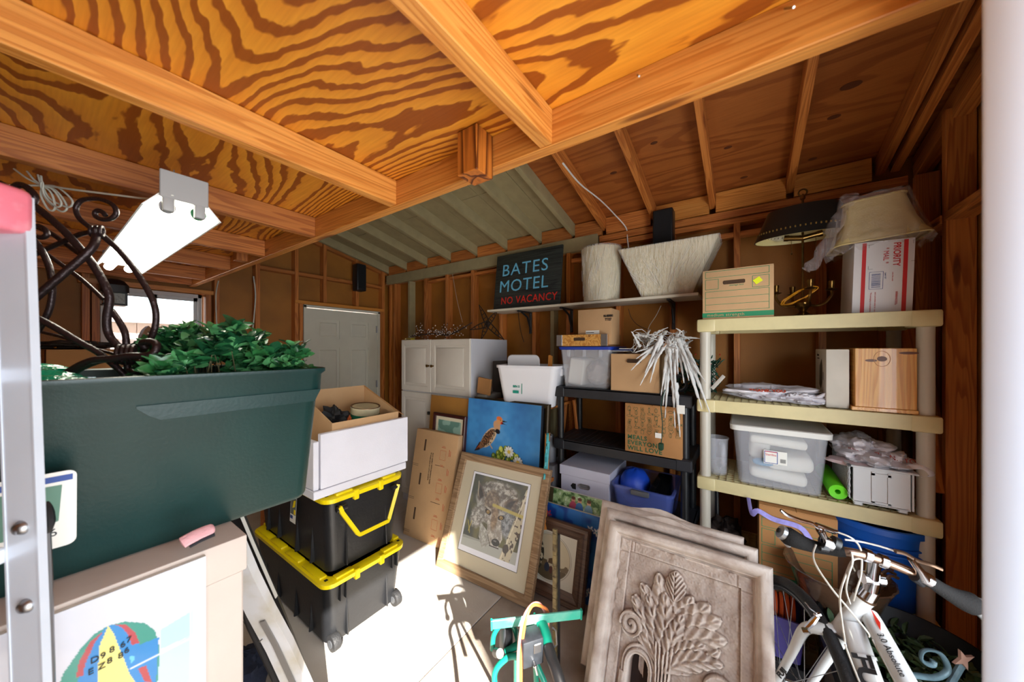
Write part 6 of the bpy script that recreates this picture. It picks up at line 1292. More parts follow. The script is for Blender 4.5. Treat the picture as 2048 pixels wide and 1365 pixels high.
# black wall lantern by the window
p = at(228, 585, y=3.86); T = thing('outdoor_lantern', 'small black lantern light hanging at the upper left of the window', 'lantern', tuple(p))
MB().box(p.x-.055, p.x+.055, p.y-.05, p.y+.06, p.z-.09, p.z-.005, .006).build('glass_body', mat('lantern_glass', (150, 156, 150), .2, bump=.4), T)
MB().loft([(p.z-.005, .07, .075, .02), (p.z+.05, .07, .075, .03), (p.z+.085, .05, .05, .03), (p.z+.10, .02, .02, .01)], (p.x, p.y)).box(p.x-.06, p.x+.06, p.y-.055, p.y+.065, p.z-.10, p.z-.088, .004).box(p.x+.05, p.x+.062, p.y-.055, p.y-.045, p.z-.1, p.z).box(p.x-.02, p.x+.02, p.y+.06, 3.998, p.z+.0, p.z+.05).build('cap', BLKM, T)

# ---------------------------------------------------------------- workbench under the window with boxes
T = thing('workbench', 'plain wooden workbench under the window with cartons on it', 'bench', (.2, 3.6, 0))
MB().box(-.9, 1.15, 3.15, 3.97, 1.06, 1.10, .003).build('bench_top', LUM, T)
for x in (-.86, 1.11):
    for y in (3.2, 3.92): MB().box(x-.04, x+.04, y-.04, y+.04, 0, 1.06).build('leg', LUM, T)
x0_ = at(92, 720, y=3.3).x; x1_ = at(238, 720, y=3.3).x; zt_ = zy(150, 701, 3.3)
carton('shipping_carton', 'brown carton standing on the workbench left of the window', 'box', x0_, x1_, 3.3, 3.7, 1.101, zt_, CARDD)
carton('dark_carton', 'dark brown carton at the far left of the workbench', 'box', x0_-.36, x0_-.03, 3.35, 3.8, 1.101, zt_+.02, mat('carton_brown', (120, 80, 50), .8))  # one even dark brown colour
T = thing('tinsel_heap', 'glittering gold and silver tinsel heap on the brown carton', 'decoration', (x0_+.1, 3.5, zt_)); b = MB(); rr = random.Random(8)
for k in range(60):
    c = Vector((rr.uniform(x0_-.1, x1_-.02), rr.uniform(3.36, 3.64), zt_+rr.uniform(.008, .05))); bmesh.ops.create_icosphere(b.bm, subdivisions=1, radius=rr.uniform(.004, .009), matrix=Matrix.Translation(c))
b.build('ornaments', mat('tinsel_gold', (210, 170, 90), .15, 1), T, kind='stuff'); lump(MB(), ((x0_+x1_)/2-.05, 3.5, zt_+.03), .2, .14, .026, 111, .3).build('tangle', mat('tangle_dark', (50, 40, 32), .8, bump=.6), T)
xa_ = at(280, 670, y=3.6).x; xb_ = at(334, 670, y=3.6).x; zb_ = zy(300, 692, 3.6); ztp = zy(300, 653, 3.6)
T = thing('clay_cat_candle_holder', 'brown clay candle house with pierced holes on the window workbench', 'candle holder', ((xa_+xb_)/2, 3.6, zb_)); w_ = xb_-xa_; h_ = ztp-zb_
prof = [(0, 0), (w_, 0), (w_, h_*.5), (w_*.88, h_*.82), (w_*.72, h_), (w_*.62, h_*.86), (w_*.38, h_*.86), (w_*.26, h_), (w_*.12, h_*.82), (0, h_*.5)]
MB(faceM((xa_, 3.54, zb_), (1, 0, 0), (0, 0, 1))).prism(prof, -.14, 0).build('body', mat('clay_brown', (140, 96, 60), .6), T)
b = MB(faceM((xa_, 3.54, zb_), (1, 0, 0), (0, 0, 1)))
for (u_, v_) in ((.25, .62), (.36, .58), (.50, .52), (.64, .60), (.78, .64), (.2, .3), (.8, .28), (.5, .3)): b.prism([(w_*u_+.007*math.cos(a), h_*v_+.007*math.sin(a)) for a in [2*PI*i/8 for i in range(8)]], .0, .0015)
b.build('holes', mat('hole_light', (226, 214, 190), .6), T, kind='stuff')
T = thing('wooden_sled', 'curved orange brown wooden piece under the clay candle house', 'wood piece', ((xa_+xb_)/2, 3.6, 1.10)); MB(faceM((xa_-.16, 3.50, 1.101), (1, 0, 0), (0, 0, 1))).prism([(0, 0), (.60, 0), (.60, .30), (.55, zb_-1.10-.02), (.40, zb_-1.102), (.12, zb_-1.102), (.04, zb_-1.15), (0, .30)], -.22, 0).build('body', PINE, T)
c = at(342, 690, y=3.45); MB().lathe([(0, 0), (.03, .002), (.035, .02), (.03, .04), (0, .045)], (c.x, 3.46, 1.101), 16).build('x', BLK, T) if False else None
# ---------------------------------------------------------------- carved plaster panels
STN = mat('weathered_plaster', (218, 206, 196), .7, noise=.2, nscale=9, bump=.3, bscale=70, dark=(172, 152, 140))
PW, PH = .655, .755
def panel_frame(M, T, arch, left_lip=True):
    b = MB(M); t = .045
    b.frame(PW, PH, 0, [(0, -t), (0, .012), (.004, .022), (.014, .030), (.026, .032), (.038, .026), (.046, .012), (.050, -.004), (.055, -.006), (.058, -.022), (.066, -.024), (.070, -.03)])
    b.build('frame', STN, T, smooth=50)
    if arch:
        q = MB(M); n = 20; pts = [(PW*i/n, PH-.004+.03*math.exp(-((i/n-.45)/.16)**2)) for i in range(n+1)]; q.prism([(0.0, PH-.02)]+pts+[(PW, PH-.02)], -t, .004); q.build('arched_top', STN, T, smooth=30)
def relief(w, h, n=270):
    A = Art(n, h/w); Zm = A.z; U, V = A.U, A.V; asp = A.asp
    def rais(m, hh): 
        A.z = np.maximum(A.z, m*hh)
    # flat border of the inner field
    bd = ((U < .075) | (V < .085) | (U > .925)).astype(float); A.z = A.z+bd*.35
    for u_ in (.085, .115): A.z = A.z-.12*np.exp(-((U-u_)/.006)**2)
    A.z = A.z-.12*np.exp(-((U-.90)/.006)**2)-.12*np.exp(-((V-.10)/.006)**2)
    def leaf(base, tip, wd, hgt, curl=0., lob=0, veins=5):
        bx, by = base; tx, ty = tip; L = math.hypot(tx-bx, ty-by); dx, dy = (tx-bx)/L, (ty-by)/L
        s = ((U-bx)*dx+(V-by)*dy)/L; c = (-(U-bx)*dy+(V-by)*dx)/L-curl*np.clip(s, 0, 1)*(1-np.clip(s, 0, 1))*2
        env = wd*np.clip(np.sin(np.clip(s, 0, 1)*PI*.93+.12), 0, 1)**.7*(1+.16*np.abs(np.sin(s*PI*(lob or 1)))*(lob > 0)); ins = np.clip((env-np.abs(c))*L/.010, 0, 1)*(s > 0)*(s < 1)
        rdg = .72+.28*np.cos(c/np.maximum(env, 1e-3)*PI*.9)-.22*np.exp(-(c/.018)**2)+.14*np.sin((s*1.0-np.abs(c)*1.6)*PI*2*veins)
        A.z = np.where(ins > 0, np.maximum(A.z*(1-ins), 0)+ins*(hgt*np.clip(rdg, .2, 1.3))*(.8+.3*s)+(1-ins)*A.z*0, A.z)
    B = (.42, .88)
    for i, t in enumerate(((.14, .52), (.16, .40), (.24, .30), (.34, .22), (.62, .30), (.74, .40), (.80, .54))): leaf((B[0]+.01*(i-3), B[1]-.06), t, .15, .55+.04*i, lob=5)
    for t, c_ in (((.20, .30), .08), (.30, .20) and ((.33, .18), .05), ((.47, .13), 0.), ((.60, .26), -.05), ((.72, .27), -.06), ((.80, .34), -.10), ((.84, .46), -.12)): leaf((B[0], B[1]-.20), t, .17, .8, c_, lob=6)
    for t, c_ in (((.14, .42), .12), ((.26, .36), .08), ((.40, .30), .03), ((.54, .40), -.04), ((.70, .54), -.16), ((.82, .62), -.22)): leaf((B[0], B[1]-.04), t, .15, 1.0, c_, lob=6, veins=6)
    leaf((.47, .34), (.47, .12), .34, 1.05, lob=4)
    for k in range(5): A.z = np.maximum(A.z, A.seg((.42+.012*(k-2), asp), (.42+.03*(k-2), .72-.03*abs(k-2)), .016)*(.95-.08*abs(k-2)))
    # arches
    def arch(cx, top, hw, depth):
        d = np.where(V < top+hw*1.25, np.hypot((U-cx)/hw, (V-(top+hw*1.25))/(hw*1.25)), np.abs(U-cx)/hw)
        for k, (r_, hh) in enumerate(((1.75, .55), (1.45, .75), (1.2, .5))): A.z = np.where((d < r_) & (V > top-hw), np.maximum(A.z*(d > 1.0), hh*(1-.35*np.abs(d-r_+.12)/.2)), A.z)
        A.z = np.where(d < 1, -depth, A.z); return d < 1
    h1 = arch(.24, .80, .075, 2.2); h2 = arch(.62, .93, .085, 2.2)
    for (cx, cy, r0, sg) in ((.155, .62, .085, 1), (.80, .80, .095, -1)):
        th = np.arctan2(V-cy, (U-cx)*sg); r = np.hypot(U-cx, V-cy); ph = (r/r0*1.6-th/(2*PI)) % 1; m = r < r0
        A.z = np.where(m, .45+.5*np.sin(ph*PI)**.7, A.z)
        A.z = np.maximum(A.z, np.clip((.014-np.abs(r-r0))/.006, 0, 1)*.95*(V < cy+.02))
    A.z = np.where((h1 | h2), -2.0+.9*A.noise(.06, 4)*(np.abs(U-.24) < .02)+.9*np.clip(1-np.hypot((U-.62)/.05, (V-1.12)/.09), 0, 1)*2, A.z)
    for (ua, ub) in ((.10, .16), (.33, .37), (.50, .53), (.72, .75), (.84, .88)):
        A.z = np.where((V > .95+.1*(ua > .6)) & (U > ua) & (U < ub) & ~(h1 | h2), .5+.25*np.sin((U-ua)/(ub-ua)*PI), A.z)
    A.z += .07*(A.noise(.012, 9)-.5)+.22*(A.noise(.05, 10)-.5)
    return A
for k, (x0, yl, xt, zt, lab) in enumerate(((1.55, .662, 1.85, .695, 'rearmost of the three weathered carved stone-look panels, leaning at the back'), (1.475, .612, 1.775, .665, 'middle of the three weathered carved stone-look panels'), (1.36, .566, 1.68, .655, 'front carved stone-look panel with leaf spray relief above two arches'))):
    tl = math.asin(min(.95, (xt-x0)/PH)); tl = math.atan2(xt-x0, zt)
    M = faceM((x0, yl, .02 if k < 2 else .016), (.02, -1, 0), (math.sin(tl), 0, math.cos(tl))) @ Matrix.Rotation(-.012, 4, 'Z')
    T = thing('carved_panel', lab, 'panel', M=M, group='carved panels'); panel_frame(M, T, k < 2)
    if k < 2: MB(M).box(.06, PW-.06, .06, PH-.06, -.04, -.028).build('field', STN, T)
    else:
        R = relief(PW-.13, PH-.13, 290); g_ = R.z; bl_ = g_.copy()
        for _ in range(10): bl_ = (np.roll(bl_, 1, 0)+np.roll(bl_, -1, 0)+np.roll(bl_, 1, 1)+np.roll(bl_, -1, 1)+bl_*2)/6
        cav = np.clip((g_-bl_)*3.5+.55+.35*(R.noise(.12, 77)-.5), 0, 1)[..., None]; R.a = np.array(lin((138, 116, 104)))*(1-cav)+np.array(lin((226, 214, 204)))*cav  # shade of the crevices put into the relief colour, plus random patches
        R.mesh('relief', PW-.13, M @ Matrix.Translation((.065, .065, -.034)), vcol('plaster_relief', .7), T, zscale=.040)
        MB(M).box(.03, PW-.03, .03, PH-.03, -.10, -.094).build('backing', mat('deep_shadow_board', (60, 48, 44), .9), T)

# ---------------------------------------------------------------- teal steel stand with cord
TG = mat('teal_enamel', (18, 140, 116), .35, noise=.15, nscale=20)
T = thing('teal_work_stand', 'teal steel tube machine stand with a flat top bar and black switch box', 'stand', (1.0, .55, 0))
def Q(px, py, d): return at(px, py, d=d)
a, e = Q(983, 1250, 1.13), Q(1162, 1229, 1.17); X = (e-a).normalized(); up_ = (Vector((0, 0, 1))+fw*-.25).normalized(); n_ = X.cross(up_).normalized(); M = Matrix((X, up_, n_)).transposed().to_4x4(); M.translation = a
Lb = (e-a).length; MB(M).box(0, Lb, -.019, .019, -.004, .004, .002).build('top_bar', mat('teal_flat', (60, 176, 150), .4, noise=.4, nscale=8, dark=(150, 196, 180)), T); 
for q in (0, Lb): MB(M).box(q-.003, q+.003, -.021, .021, -.006, .006, .001).build('bar_end', TG, T)
def tb(L, r, nm, m=TG): return MB().tube(smooth_pts([Q(*p) for p in L], 6), r, 10).build(nm, m, T, smooth=60)
tb([(985, 1300, 1.2), (988, 1270, 1.2), (1005, 1248, 1.2), (1025, 1252, 1.2), (1035, 1280, 1.2), (1035, 1300, 1.19)], .009, 'loop_tube')
tb([(1078, 1245, 1.16), (1085, 1250, 1.15), (1092, 1270, 1.12), (1096, 1295, 1.09)], .017, 'arm_tube')
tb([(1096, 1293, 1.09), (1104, 1318, 1.06), (1115, 1350, 1.02), (1130, 1400, .98)], .018, 'grip', BLKM)
tb([(1052, 1262, 1.16), (1062, 1245, 1.16), (1072, 1232, 1.16)], .011, 'neck_tube'); tb([(1012, 1305, 1.17), (1030, 1294, 1.17), (1048, 1282, 1.16)], .012, 'cross_tube')
MB().cyl(Q(992, 1306, 1.165), Q(1000, 1308, 1.13), .014, 14).build('end_cap', BLKM, T)
p1, p2, p3, p4 = Q(985, 1400, 1.15), Q(1012, 1318, 1.15), Q(1066, 1318, 1.15), Q(1098, 1400, 1.12)
f1 = p2+(p1-p2)*2.6; f1.z = .012; f4 = p3+(p4-p3)*3.0; f4.z = .012
MB().tube(smooth_pts([f1, p1, Q(990, 1345, 1.15), p2, Q(1030, 1313, 1.15), Q(1050, 1313, 1.15), p3, Q(1080, 1345, 1.14), p4, f4], 5), .010, 10).build('leg_frame', TG, T, smooth=60)
r1 = Q(1032, 1316, 1.16); r2 = Vector(r1)+fw*.22; r2.z = .012; MB().tube([r1, r2], .008, 10).build('rear_leg', TG, T)
r3 = Q(1090, 1300, 1.1)+fw*.30; r3.z = .012; MB().tube([Q(1070, 1300, 1.16), r3], .010, 10).build('rear_leg', TG, T)
MB().box(0, 0, 0, 0, 0, 0) if False else None
c = Q(1060, 1293, 1.10); Mx = Matrix.Translation(c) @ Matrix.Rotation(-.62, 4, 'Z')
MB(Mx).box(-.036, .036, -.03, .03, -.042, .042, .005, 2).build('switch_box', mat('dusty_black', (38, 42, 48), .5, noise=.5, nscale=30), T); MB(Mx).box(0, .026, -.034, -.03, .0, .03, .002).build('switch_plate', STEEL, T); MB(Mx).cyl((.0, -.03, -.026), (.0, -.045, -.03), .006, 10).cyl((0, -.044, -.028), (.004, -.05, -.05), .0035, 8).build('toggle', CHR, T)
MB(Matrix.Translation(Q(1012, 1275, 1.21)) @ Matrix.Rotation(-.6, 4, 'Z')).loft([(-.045, .018, .03, .012), (.03, .018, .03, .012), (.045, .012, .024, .012)]).build('dark_housing', mat('dark_housing', (50, 52, 56), .5), T)
for k, (c_, o) in enumerate((((226, 150, 140), 0), ((214, 120, 60), 6))):
    P = [Q(1036+o, 1420, 1.07), Q(1036+o, 1330, 1.07), Q(1038+o, 1290, 1.08), Q(1046+o, 1240, 1.09), Q(1062+o*.5, 1212, 1.12), Q(1078+o, 1208+o, 1.15), Q(1090+o, 1225, 1.18), Q(1096, 1245+o, 1.18), Q(1090+o, 1262, 1.16)]
    T2 = tag(MB().tube(smooth_pts(P, 6), .0052, 8).build('extension_cord', mat('cord_%d' % k, c_, .4), None, smooth=60), ('faded pink extension cord looped over the teal stand bar', 'orange extension cord looped over the teal stand bar')[k], 'cord', 'cords over the teal stand')
T = thing('rusty_steel_bar', 'tall narrow rusty steel bar standing behind the teal stand', 'bar', tuple(at(1112, HZ, d=1.62)[:2])+(0,))
ta, tb_ = at(1114, 1046, d=1.62), at(1110, 1290, d=1.62); tb2 = Vector((tb_.x, tb_.y, .005)); X = Vector((CF, CS, 0))
RS = mat('rusty_steel', (120, 104, 70), .5, .4, noise=.6, nscale=40, dark=(50, 36, 24)); b = MB()
for i in range(14):
    z0_, z1_ = ta.z*i/14, ta.z*(i+1)/14; b.box(tb2.x-.008, tb2.x+.008, tb2.y-.010, tb2.y+.010, z0_+.001, z1_-(.03 if i == 13 else 0), .001)
b.build('bar', RS, T); MB().box(tb2.x+.006, tb2.x+.024, tb2.y-.016, tb2.y+.004, .0, ta.z-.06, .001).build('dark_spine', BLKM, T)
MB().tube([at(1104, 1255, d=1.5), at(1112, 1262, d=1.5), at(1114, 1290, d=1.49), at(1108, 1296, d=1.49), at(1104, 1280, d=1.49)], .004, 6).build('wire_hook', STEEL, T)

# ---------------------------------------------------------------- bicycle
T = thing('bicycle', 'white city bicycle with chrome stem and black grips in front of cream shelving', 'bicycle', tuple(at(1640, HZ, d=1.2)[:2])+(0,))
WB_ = mat('bike_white', (206, 208, 208), .22, coat=.6); TYR = mat('bike_tyre', (30, 30, 32), .7, bump=.3, bscale=200); RIM = mat('bike_rim', (56, 58, 62), .35, .6)
lat0, dep0, yaw, lean = 1.03, 1.2294, .2065, .127
f_ = (rt*math.sin(yaw)+fw*math.cos(yaw)).normalized(); sd_ = (rt*math.cos(yaw)-fw*math.sin(yaw)).normalized(); upv = Vector((0, 0, 1))*math.cos(lean)+sd_*math.sin(lean)
def wheel(cen, f_, upv, n='wheel'):
    nn = f_.cross(upv).normalized()
    cir = lambda r, k=56: [cen+f_*r*math.cos(2*PI*i/k)+upv*r*math.sin(2*PI*i/k) for i in range(k)]
    tyre = MB().tube(cir(.322), .0175, 10, closed=True).build('tyre', TYR, T, smooth=60)
    rm = MB()
    A = [cir(.306), cir(.306), cir(.290), cir(.290)]; off = [.010, -.010, -.006, .006]; R_ = [[rm._v(p+nn*o) for p in L] for L, o in zip(A, off)]
    for a_, c_ in zip(R_, R_[1:]+R_[:1]):
        for i in range(56): rm.face([a_[i], a_[(i+1) % 56], c_[(i+1) % 56], c_[i]])
    rm.build('rim', RIM, T); ln = MB()
    for o in (.0105, -.0105): ln.tube([p+nn*o for p in cir(.301)], .0012, 4, closed=True)
    ln.build('rim_line', STEEL, T); hb = MB().tube([cen-nn*.05, cen-nn*.035, cen-nn*.033, cen-nn*.028, cen, cen+nn*.028, cen+nn*.033, cen+nn*.035, cen+nn*.05], [.006, .006, .02, .012, .010, .012, .02, .006, .006], 14).build('hub', CHR, T)
    for i in range(28):
        a_ = 2*PI*i/28; s_ = 1 if i % 2 else -1; a2_ = a_+(.42 if (i//2) % 2 else -.42)*1.2
        MB().tube([cen+nn*s_*.03+(f_*math.cos(a2_)+upv*math.sin(a2_))*.019, cen+(f_*math.cos(a_)+upv*math.sin(a_))*.292], .0011, 5).build('spoke', STEEL, T, smooth=0)
    return nn
cen = Vector((0, 0, .34*math.cos(lean)))+rt*lat0+fw*dep0; nn = wheel(cen, f_, upv)
hubL, hubR = cen-sd_*.052, cen+sd_*.052
crown = Q(1681, 1262, 1.10); htop = Q(1728, 1196, 1.065); hdir = (htop-crown).normalized()
# fork blades bend forward from the crown to the hub
for s_, hp in ((-1, hubL), (1, hubR)):
    P = [crown+hdir*-.005, crown+sd_*s_*.045-hdir*.012+f_*.01, crown+sd_*s_*.062-hdir*.05+f_*.035, (crown+sd_*s_*.06).lerp(hp, .55)+f_*.02+hdir*.01, hp]
    P = smooth_pts(P, 6); MB().tube(P, [.021-.009*i/(len(P)-1) for i in range(len(P))], 12).build('fork_blade', WB_, T, smooth=60)
    MB().box(hp.x-.006, hp.x+.006, hp.y-.006, hp.y+.006, hp.z-.014, hp.z+.010, .003).build('dropout', STEEL, T)
MB().tube([crown-hdir*.014, crown+hdir*.004, crown+hdir*.006, htop-hdir*.012, htop], [.024, .026, .0245, .0245, .027], 20).build('head_tube', WB_, T, smooth=40)
MB().tube([crown-hdir*.012, crown-hdir*.004], .0275, 20).build('headset', STEEL, T)
MB().tube([htop, htop+hdir*.006], .028, 20).build('headset_band', mat('bronze_band', (90, 66, 46), .3, .7), T); MB().tube([htop+hdir*.006, htop+hdir*.038], [.0255, .023], 20).build('headset', CHR, T)
cl = Q(1749, 1117, .995); sq = Q(1744, 1157, 1.04)
MB().tube([htop+hdir*.034, sq, sq+hdir*.012], [.021, .022, .012], 16).build('stem_base', CHR, T); MB().cyl(sq-sd_*.026, sq+sd_*.026, .0185, 18).build('stem_pivot', CHR, T)
MB().tube([sq, sq.lerp(cl, .5), cl], [.017, .0165, .0165], 16).build('stem', CHR, T)
# handlebar
barL, barR = Q(1568, 1068, 1.08), Q(1950, 1210, .93); bd_ = (barR-barL).normalized(); BM = mat('bar_metal', (150, 122, 104), .25, .9)
Bp = smooth_pts([barL, barL.lerp(barR, .22)+Vector((0, 0, .0)), Q(1700, 1105, 1.01), cl, Q(1815, 1142, .965), Q(1868, 1168, .95), barR], 6)
MB().tube(Bp[4:-4], .0125, 12).build('handlebar', BM, T, smooth=60)
for s_ in (-1, 1): MB().cyl(cl+bd_*s_*.011, cl+bd_*s_*.026, .0185, 18).build('bar_clamp', CHR, T)
def lerpP(t): i = t*(len(Bp)-1); k = min(int(i), len(Bp)-2); return Bp[k].lerp(Bp[k+1], i-k)
for t0, t1, mir in ((0, .30, 0), (1, .72, 1)):
    n = 12; P = [lerpP(t0+(t1-t0)*i/n)-Vector((0, 0, .006))*math.sin(PI*min(1, i/n*1.6)) for i in range(n+1)]; R_ = [.024, .028, .027, .024, .021, .019, .0175, .017, .017, .017, .0175, .017, .016]
    g = MB().tube(P, R_, 16).build('grip', mat('grip_rubber', (30, 29, 29), .85, spec=.25, bump=.3, bscale=300), T, smooth=60)
    e0 = P[0]; dd = (P[0]-P[1]).normalized(); MB().tube([e0+dd*-.003, e0+dd*.012, e0+dd*.016], [.022, .021, .008], 16).tube([e0+dd*.006-Vector((0, 0, .012)), e0+dd*.006-Vector((0, 0, .034))+bd_*.02], [.012, .009], 12).build('grip_clamp', mat('satin_metal', (190, 196, 200), .35, .8), T); MB().tube([e0+dd*.016, e0+dd*.019], .008, 12).build('grip_bolt', BLKM, T)
# brake levers, cables
lv = MB().tube(smooth_pts([Q(1561, 1021, .99), Q(1575, 1031, .99), Q(1600, 1041, 1.0), Q(1625, 1048, 1.01), Q(1640, 1058, 1.015), Q(1665, 1062, 1.02)], 4), [.005]+[.0055]*18+[.008, .008], 8, flat=.6).build('brake_lever', CHR, T, smooth=60)
MB().tube([Q(1640, 1060, 1.015), Q(1648, 1075, 1.03), Q(1655, 1090, 1.035)], [.011, .009, .016], 10).tube([Q(1632, 1050, 1.01), Q(1668, 1064, 1.02), Q(1675, 1064, 1.02)], [.007, .008, .005], 10).build('lever_bracket', CHR, T, smooth=50); MB().tube([Q(1644, 1083, 1.036), Q(1662, 1090, 1.03)], .019, 14).build('lever_clamp', CHR, T)
MB().tube([Q(1664, 1084, 1.03), Q(1676, 1090, 1.025)], .0195, 12).tube([Q(1655, 1100, 1.02), Q(1640, 1098, 1.02)], [.008, .006], 8).build('shifter', BLKM, T)
MB().tube(smooth_pts([Q(1790, 1103, .92), Q(1810, 1108, .92), Q(1835, 1122, .92), Q(1862, 1130, .92), Q(1885, 1140, .91)], 4), [.006]*12+[.0055]*4+[.005], 8, flat=.6).build('brake_lever', mat('lever_bronze', (96, 74, 58), .3, .8), T, smooth=60)
MB().tube([Q(1822, 1118, .92), Q(1838, 1140, .935), Q(1848, 1158, .945)], [.008, .009, .015], 10).build('lever_bracket', CHR, T, smooth=50); MB().tube([Q(1840, 1152, .95), Q(1858, 1162, .945)], .018, 14).build('lever_clamp', CHR, T); MB().tube([Q(1828, 1155, .95), Q(1845, 1172, .95)], [.012, .006], 10).build('shifter', BLKM, T)
CW_ = mat('cable_white', (196, 190, 180), .35)
for P in (((1672, 1064, 1.02), (1700, 1075, 1.0), (1715, 1088, 1.0), (1722, 1102, 1.0)), ((1690, 1080, .98), (1720, 1084, .97), (1755, 1092, .95), (1790, 1103, .93)), ((1632, 1090, 1.0), (1626, 1110, .99), (1634, 1135, .985), (1665, 1180, .99), (1700, 1222, 1.0), (1735, 1265, 1.0), (1738, 1275, 1.0)),
          ((1725, 1118, 1.0), (1705, 1122, .99), (1690, 1155, .985), (1680, 1190, .99), (1682, 1230, 1.0), (1690, 1285, 1.01)), ((1703, 1105, 1.0), (1705, 1125, .985), (1697, 1150, .98), (1692, 1180, 1.0), (1700, 1208, 1.02)), ((1724, 1116, 1.0), (1722, 1150, 1.0), (1712, 1185, 1.01), (1707, 1202, 1.03)), ((1690, 1290, 1.01), (1705, 1330, 1.0), (1725, 1380, .97)), ((1745, 1280, 1.0), (1780, 1345, .95), (1800, 1385, .92))):
    MB().tube(smooth_pts([Q(*p) for p in P], 6), .0026, 6).build('cable', CW_, T, smooth=60)
# brake at the wheel
MB().tube([Q(1612, 1258, 1.10), Q(1625, 1245, 1.10), Q(1636, 1232, 1.10)], [.007, .009, .006], 8).tube([Q(1606, 1262, 1.10), Q(1618, 1262, 1.09)], .009, 8).tube([Q(1630, 1232, 1.1), Q(1640, 1230, 1.1)], .007, 8).tube([Q(1636, 1230, 1.1), Q(1620, 1218, 1.1), Q(1610, 1205, 1.1)], .002, 5).build('brake_arm', CHR, T)
# frame tubes
dt0, dt1 = Q(1702, 1246, 1.075), Q(1752, 1395, .97); tt0, tt1 = Q(1738, 1230, 1.06), Q(1818, 1400, .90)
bb = dt0+(dt1-dt0)*2.1; bb.z = max(.27, bb.z); st = tt0+(tt1-tt0)*1.9
st.z = max(st.z, .60)
MB().tube([dt0, dt0.lerp(bb, .06), dt0.lerp(bb, .5), bb], [.026, .029, .030, .026], 20).build('down_tube', WB_, T, smooth=50); MB().tube([tt0, tt0.lerp(st, .06), tt0.lerp(st, .5), st], [.023, .0245, .024, .020], 20).build('top_tube', WB_, T, smooth=50)
MB().tube([bb, st, st+(st-bb)*.10], .016, 14).build('seat_tube', WB_, T); MB().tube([bb-sd_*.045, bb+sd_*.045], .022, 16).build('bottom_bracket', STEEL, T)
MB().tube([dt0.lerp(bb, .22), dt0.lerp(bb, .24)], .0325, 18).build('cable_guide', WB_, T); MB().tube([tt0.lerp(st, .17)-Vector((0, 0, .024)), tt0.lerp(st, .17)-Vector((0, 0, .024))+(st-tt0).normalized()*.02], .006, 8).build('cable_guide', WB_, T)
def tubetext(s_, a, e, r, size, off, m, **k):
    X = (e-a).normalized(); out_ = (Vector((0, 0, EYE))-a.lerp(e, off)).normalized(); Nn = (out_-X*out_.dot(X)).normalized(); Y = Nn.cross(X); M = Matrix((X, Y, Nn)).transposed().to_4x4(); M.translation = a+(e-a)*off+Nn*(r+.0012)+Y*k.pop('dy', 0)
    return text(s_, size, m, T, M, **k)
tubetext('3.0 Absolute', tt0, st, .0245, .021, .20, BLKP, dy=-.006); tubetext('FUJI', dt0, bb, .029, .058, .215, BLKP, dy=-.022, bold=.0025, squeeze=1.15)
tubetext('FUJI', hubL, hubL.lerp(crown-sd_*.055, .75), .013, .022, .16, BLKP, dy=-.004, bold=.0012, squeeze=1.3)
a, e = tt0, st; X = (e-a).normalized(); out_ = (Vector((0, 0, EYE))-a).normalized(); Nn = (out_-X*out_.dot(X)).normalized(); Y = Nn.cross(X); Mr = Matrix((X, Y, Nn)).transposed().to_4x4(); Mr.translation = a+Nn*.0255+X*.012
MB(Mr).prism([(-.012, .012), (.03, .016), (.052, .006), (.03, .006)], 0, .001).build('red_emblem', mat('emblem_red', (206, 40, 20), .4), T)

# ---------------------------------------------------------------- pots and the rest of the corner
c = at(1657, 1130, d=1.50); cx_, cy_ = c.x+.03, c.y-.03
T = thing('glazed_bowl', 'brown glazed scalloped bowl on a dark pedestal between bicycle and cream shelving', 'bowl', (cx_, cy_, 0)); GZ = mat('brown_glaze', (84, 60, 44), .18, noise=.5, nscale=12, bump=.5, bscale=24, coat=.6)
MB().lathe([(0, .375), (.07, .375), (.10, .39), (.135, .45), (.15, .50), (.17, .555), (.178, .575), (.182, .58), (.176, .582), (.165, .565), (.145, .50), (.10, .42), (0, .40)], (cx_, cy_, 0), 48, wave=lambda a, z: .30*max(0, z-.48)*abs(math.sin(9*a))).build('bowl', GZ, T)
MB().lathe([(.13, 0), (.12, .02), (.07, .06), (.055, .2), (.075, .34), (.09, .375), (0, .375)], (cx_, cy_, 0), 28).build('pedestal', GZ, T)
b = MB()
for k in range(3): b.tube(smooth_pts([(cx_-.04+.05*k, cy_-.10, .52), (cx_-.02+.05*k, cy_-.14, .575), (cx_+.02+.04*k, cy_-.17, .60), (cx_+.05+.03*k, cy_-.20, .585)], 5), .007, 6)
b.build('applied_handle', GZ, T)
c = at(1548, 1250, d=1.66); T = thing('purple_bin', 'small translucent purple bin with orange cord behind the bicycle wheel', 'bin', (c.x, c.y, 0)); cx_, cy_ = c.x-.01, c.y
bin_shell(MB(), .10, .31, .075, .095, .09, .11, .02, lip=.006, liph=.012, c=(cx_, cy_)).build('tub', mat('purple_tint', (96, 84, 160), .25, alpha=.8), T); MB().box(cx_-.09, cx_+.09, cy_-.11, cy_+.11, 0, .098, .004).build('base_block', BLK, T)
b = MB()
for k in range(7): b.tube([(cx_+.05*math.cos(a), cy_-.07+.022*k, .31+.055*math.sin(a)) for a in [2*PI*i/18 for i in range(18)]], .008, 6, closed=True)
single(b, 'orange_cord_coil', mat('orange_cord', (206, 84, 34), .5), 'coiled orange cord sitting in the small purple bin', 'cord', (cx_, cy_, .25), kind=None)
c = (1.84, -.485); T = thing('black_planter_bowl', 'wide black bowl planter with dark green leaves in the corner by the bicycle', 'planter', (c[0], c[1], 0))
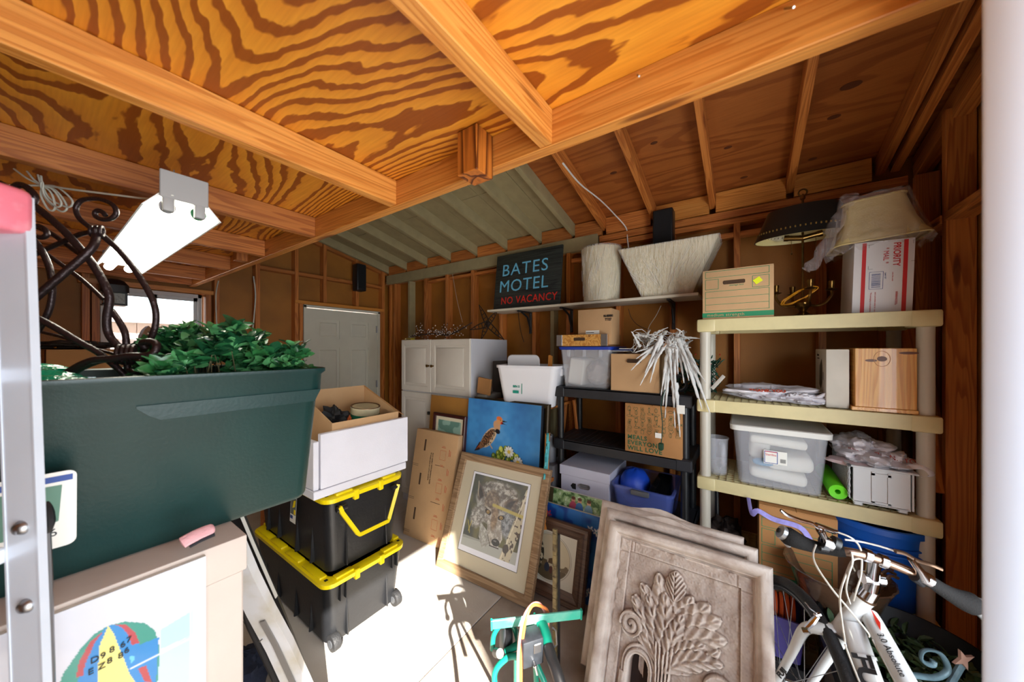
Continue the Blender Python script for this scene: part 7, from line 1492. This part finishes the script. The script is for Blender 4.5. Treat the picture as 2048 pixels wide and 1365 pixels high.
MB().lathe([(.10, 0), (.12, .01), (.18, .20), (.235, .40), (.25, .46), (.256, .47), (.245, .472), (.225, .42), (.18, .30), (0, .28)], (c[0], c[1], 0), 48).build('bowl', mat('black_glaze', (7, 7, 8), .5, spec=.3), T)
bm = bmesh.new(); rr = random.Random(12)
for i in range(420):
    a = rr.uniform(0, 6.28); r_ = .21*math.sqrt(rr.random()); leaf_mesh(bm, Matrix.Translation((c[0]+r_*math.cos(a), c[1]+r_*math.sin(a), .34+rr.uniform(0, .08))) @ Euler((rr.uniform(-.6, .6), rr.uniform(-1.2, .3), rr.uniform(0, 6.28))).to_matrix().to_4x4(), .05, .011)
bm.transform(wm(T).inverted()); me = bpy.data.meshes.new('foliage'); bm.to_mesh(me); bm.free(); me.materials.append(mat('dark_leaf', (50, 72, 40), .5, noise=.4)); o = bpy.data.objects.new('foliage', me); C.objects.link(o); o.parent = T; o['kind'] = 'stuff'
VG = mat('verdigris', (92, 116, 124), .5, .3, noise=.3, nscale=20, bump=.3, bscale=50)
T = thing('verdigris_scroll', 'pale verdigris metal scroll bracket with a rusty star in the right corner', 'iron stand', tuple(Q(1900, 1350, 1.12)))
P = [Q(1786, 1348, 1.10), Q(1830, 1352, 1.10), Q(1870, 1356, 1.10), Q(1893, 1345, 1.10), Q(1893, 1328, 1.10), Q(1880, 1308, 1.10), Q(1860, 1301, 1.10), Q(1845, 1304, 1.10), Q(1842, 1318, 1.10), Q(1852, 1328, 1.10), Q(1865, 1330, 1.10), Q(1867, 1322, 1.10)]
MB().tube(smooth_pts(P, 6), .0085, 8, flat=.6).build('scroll', VG, T, smooth=60)
pa, pb_ = Q(1926, 1325, 1.10), Q(1900, 1370, 1.10); pf = pb_+(pb_-pa)*1.4; pf2 = Vector((pf.x, pf.y, .01)); MB().tube([pa, pb_, pf, pf2], .0095, 8).build('stem', VG, T)
b = MB(faceM(Q(1926, 1320, 1.09), rt, (0, 0, 1))); R_ = []
for i in range(8): a = PI/4*i+.35; r_ = .034 if i % 2 == 0 else .012; R_.append((r_*math.cos(a), r_*math.sin(a)))
b.prism(R_, -.004, .004).build('star', mat('rusty_star', (150, 116, 100), .6, noise=.3), T)
MB().tube(smooth_pts([Q(1500, 1105, 2.2), Q(1455, 1120, 2.2)], 2), .01, 6).build('x', BLK, T) if False else None
# dark odds and ends under the racks
single(MB().tube([(2.45, .14, .385), (2.52, .15, .80)], .011, 8), 'black_pole', BLKM, 'thin black pole standing at the left end of the low cream shelf', 'pole', (2.45, .14, .384))
single(lump(MB(), (2.42, .10, .45), .13, .09, .07, 131, .3), 'dark_tool_heap', mat('dark_heap', (44, 34, 30), .6, noise=.5, nscale=30), 'dark heap of odds and ends on the low cream shelf', 'heap', (2.42, .10, .385))
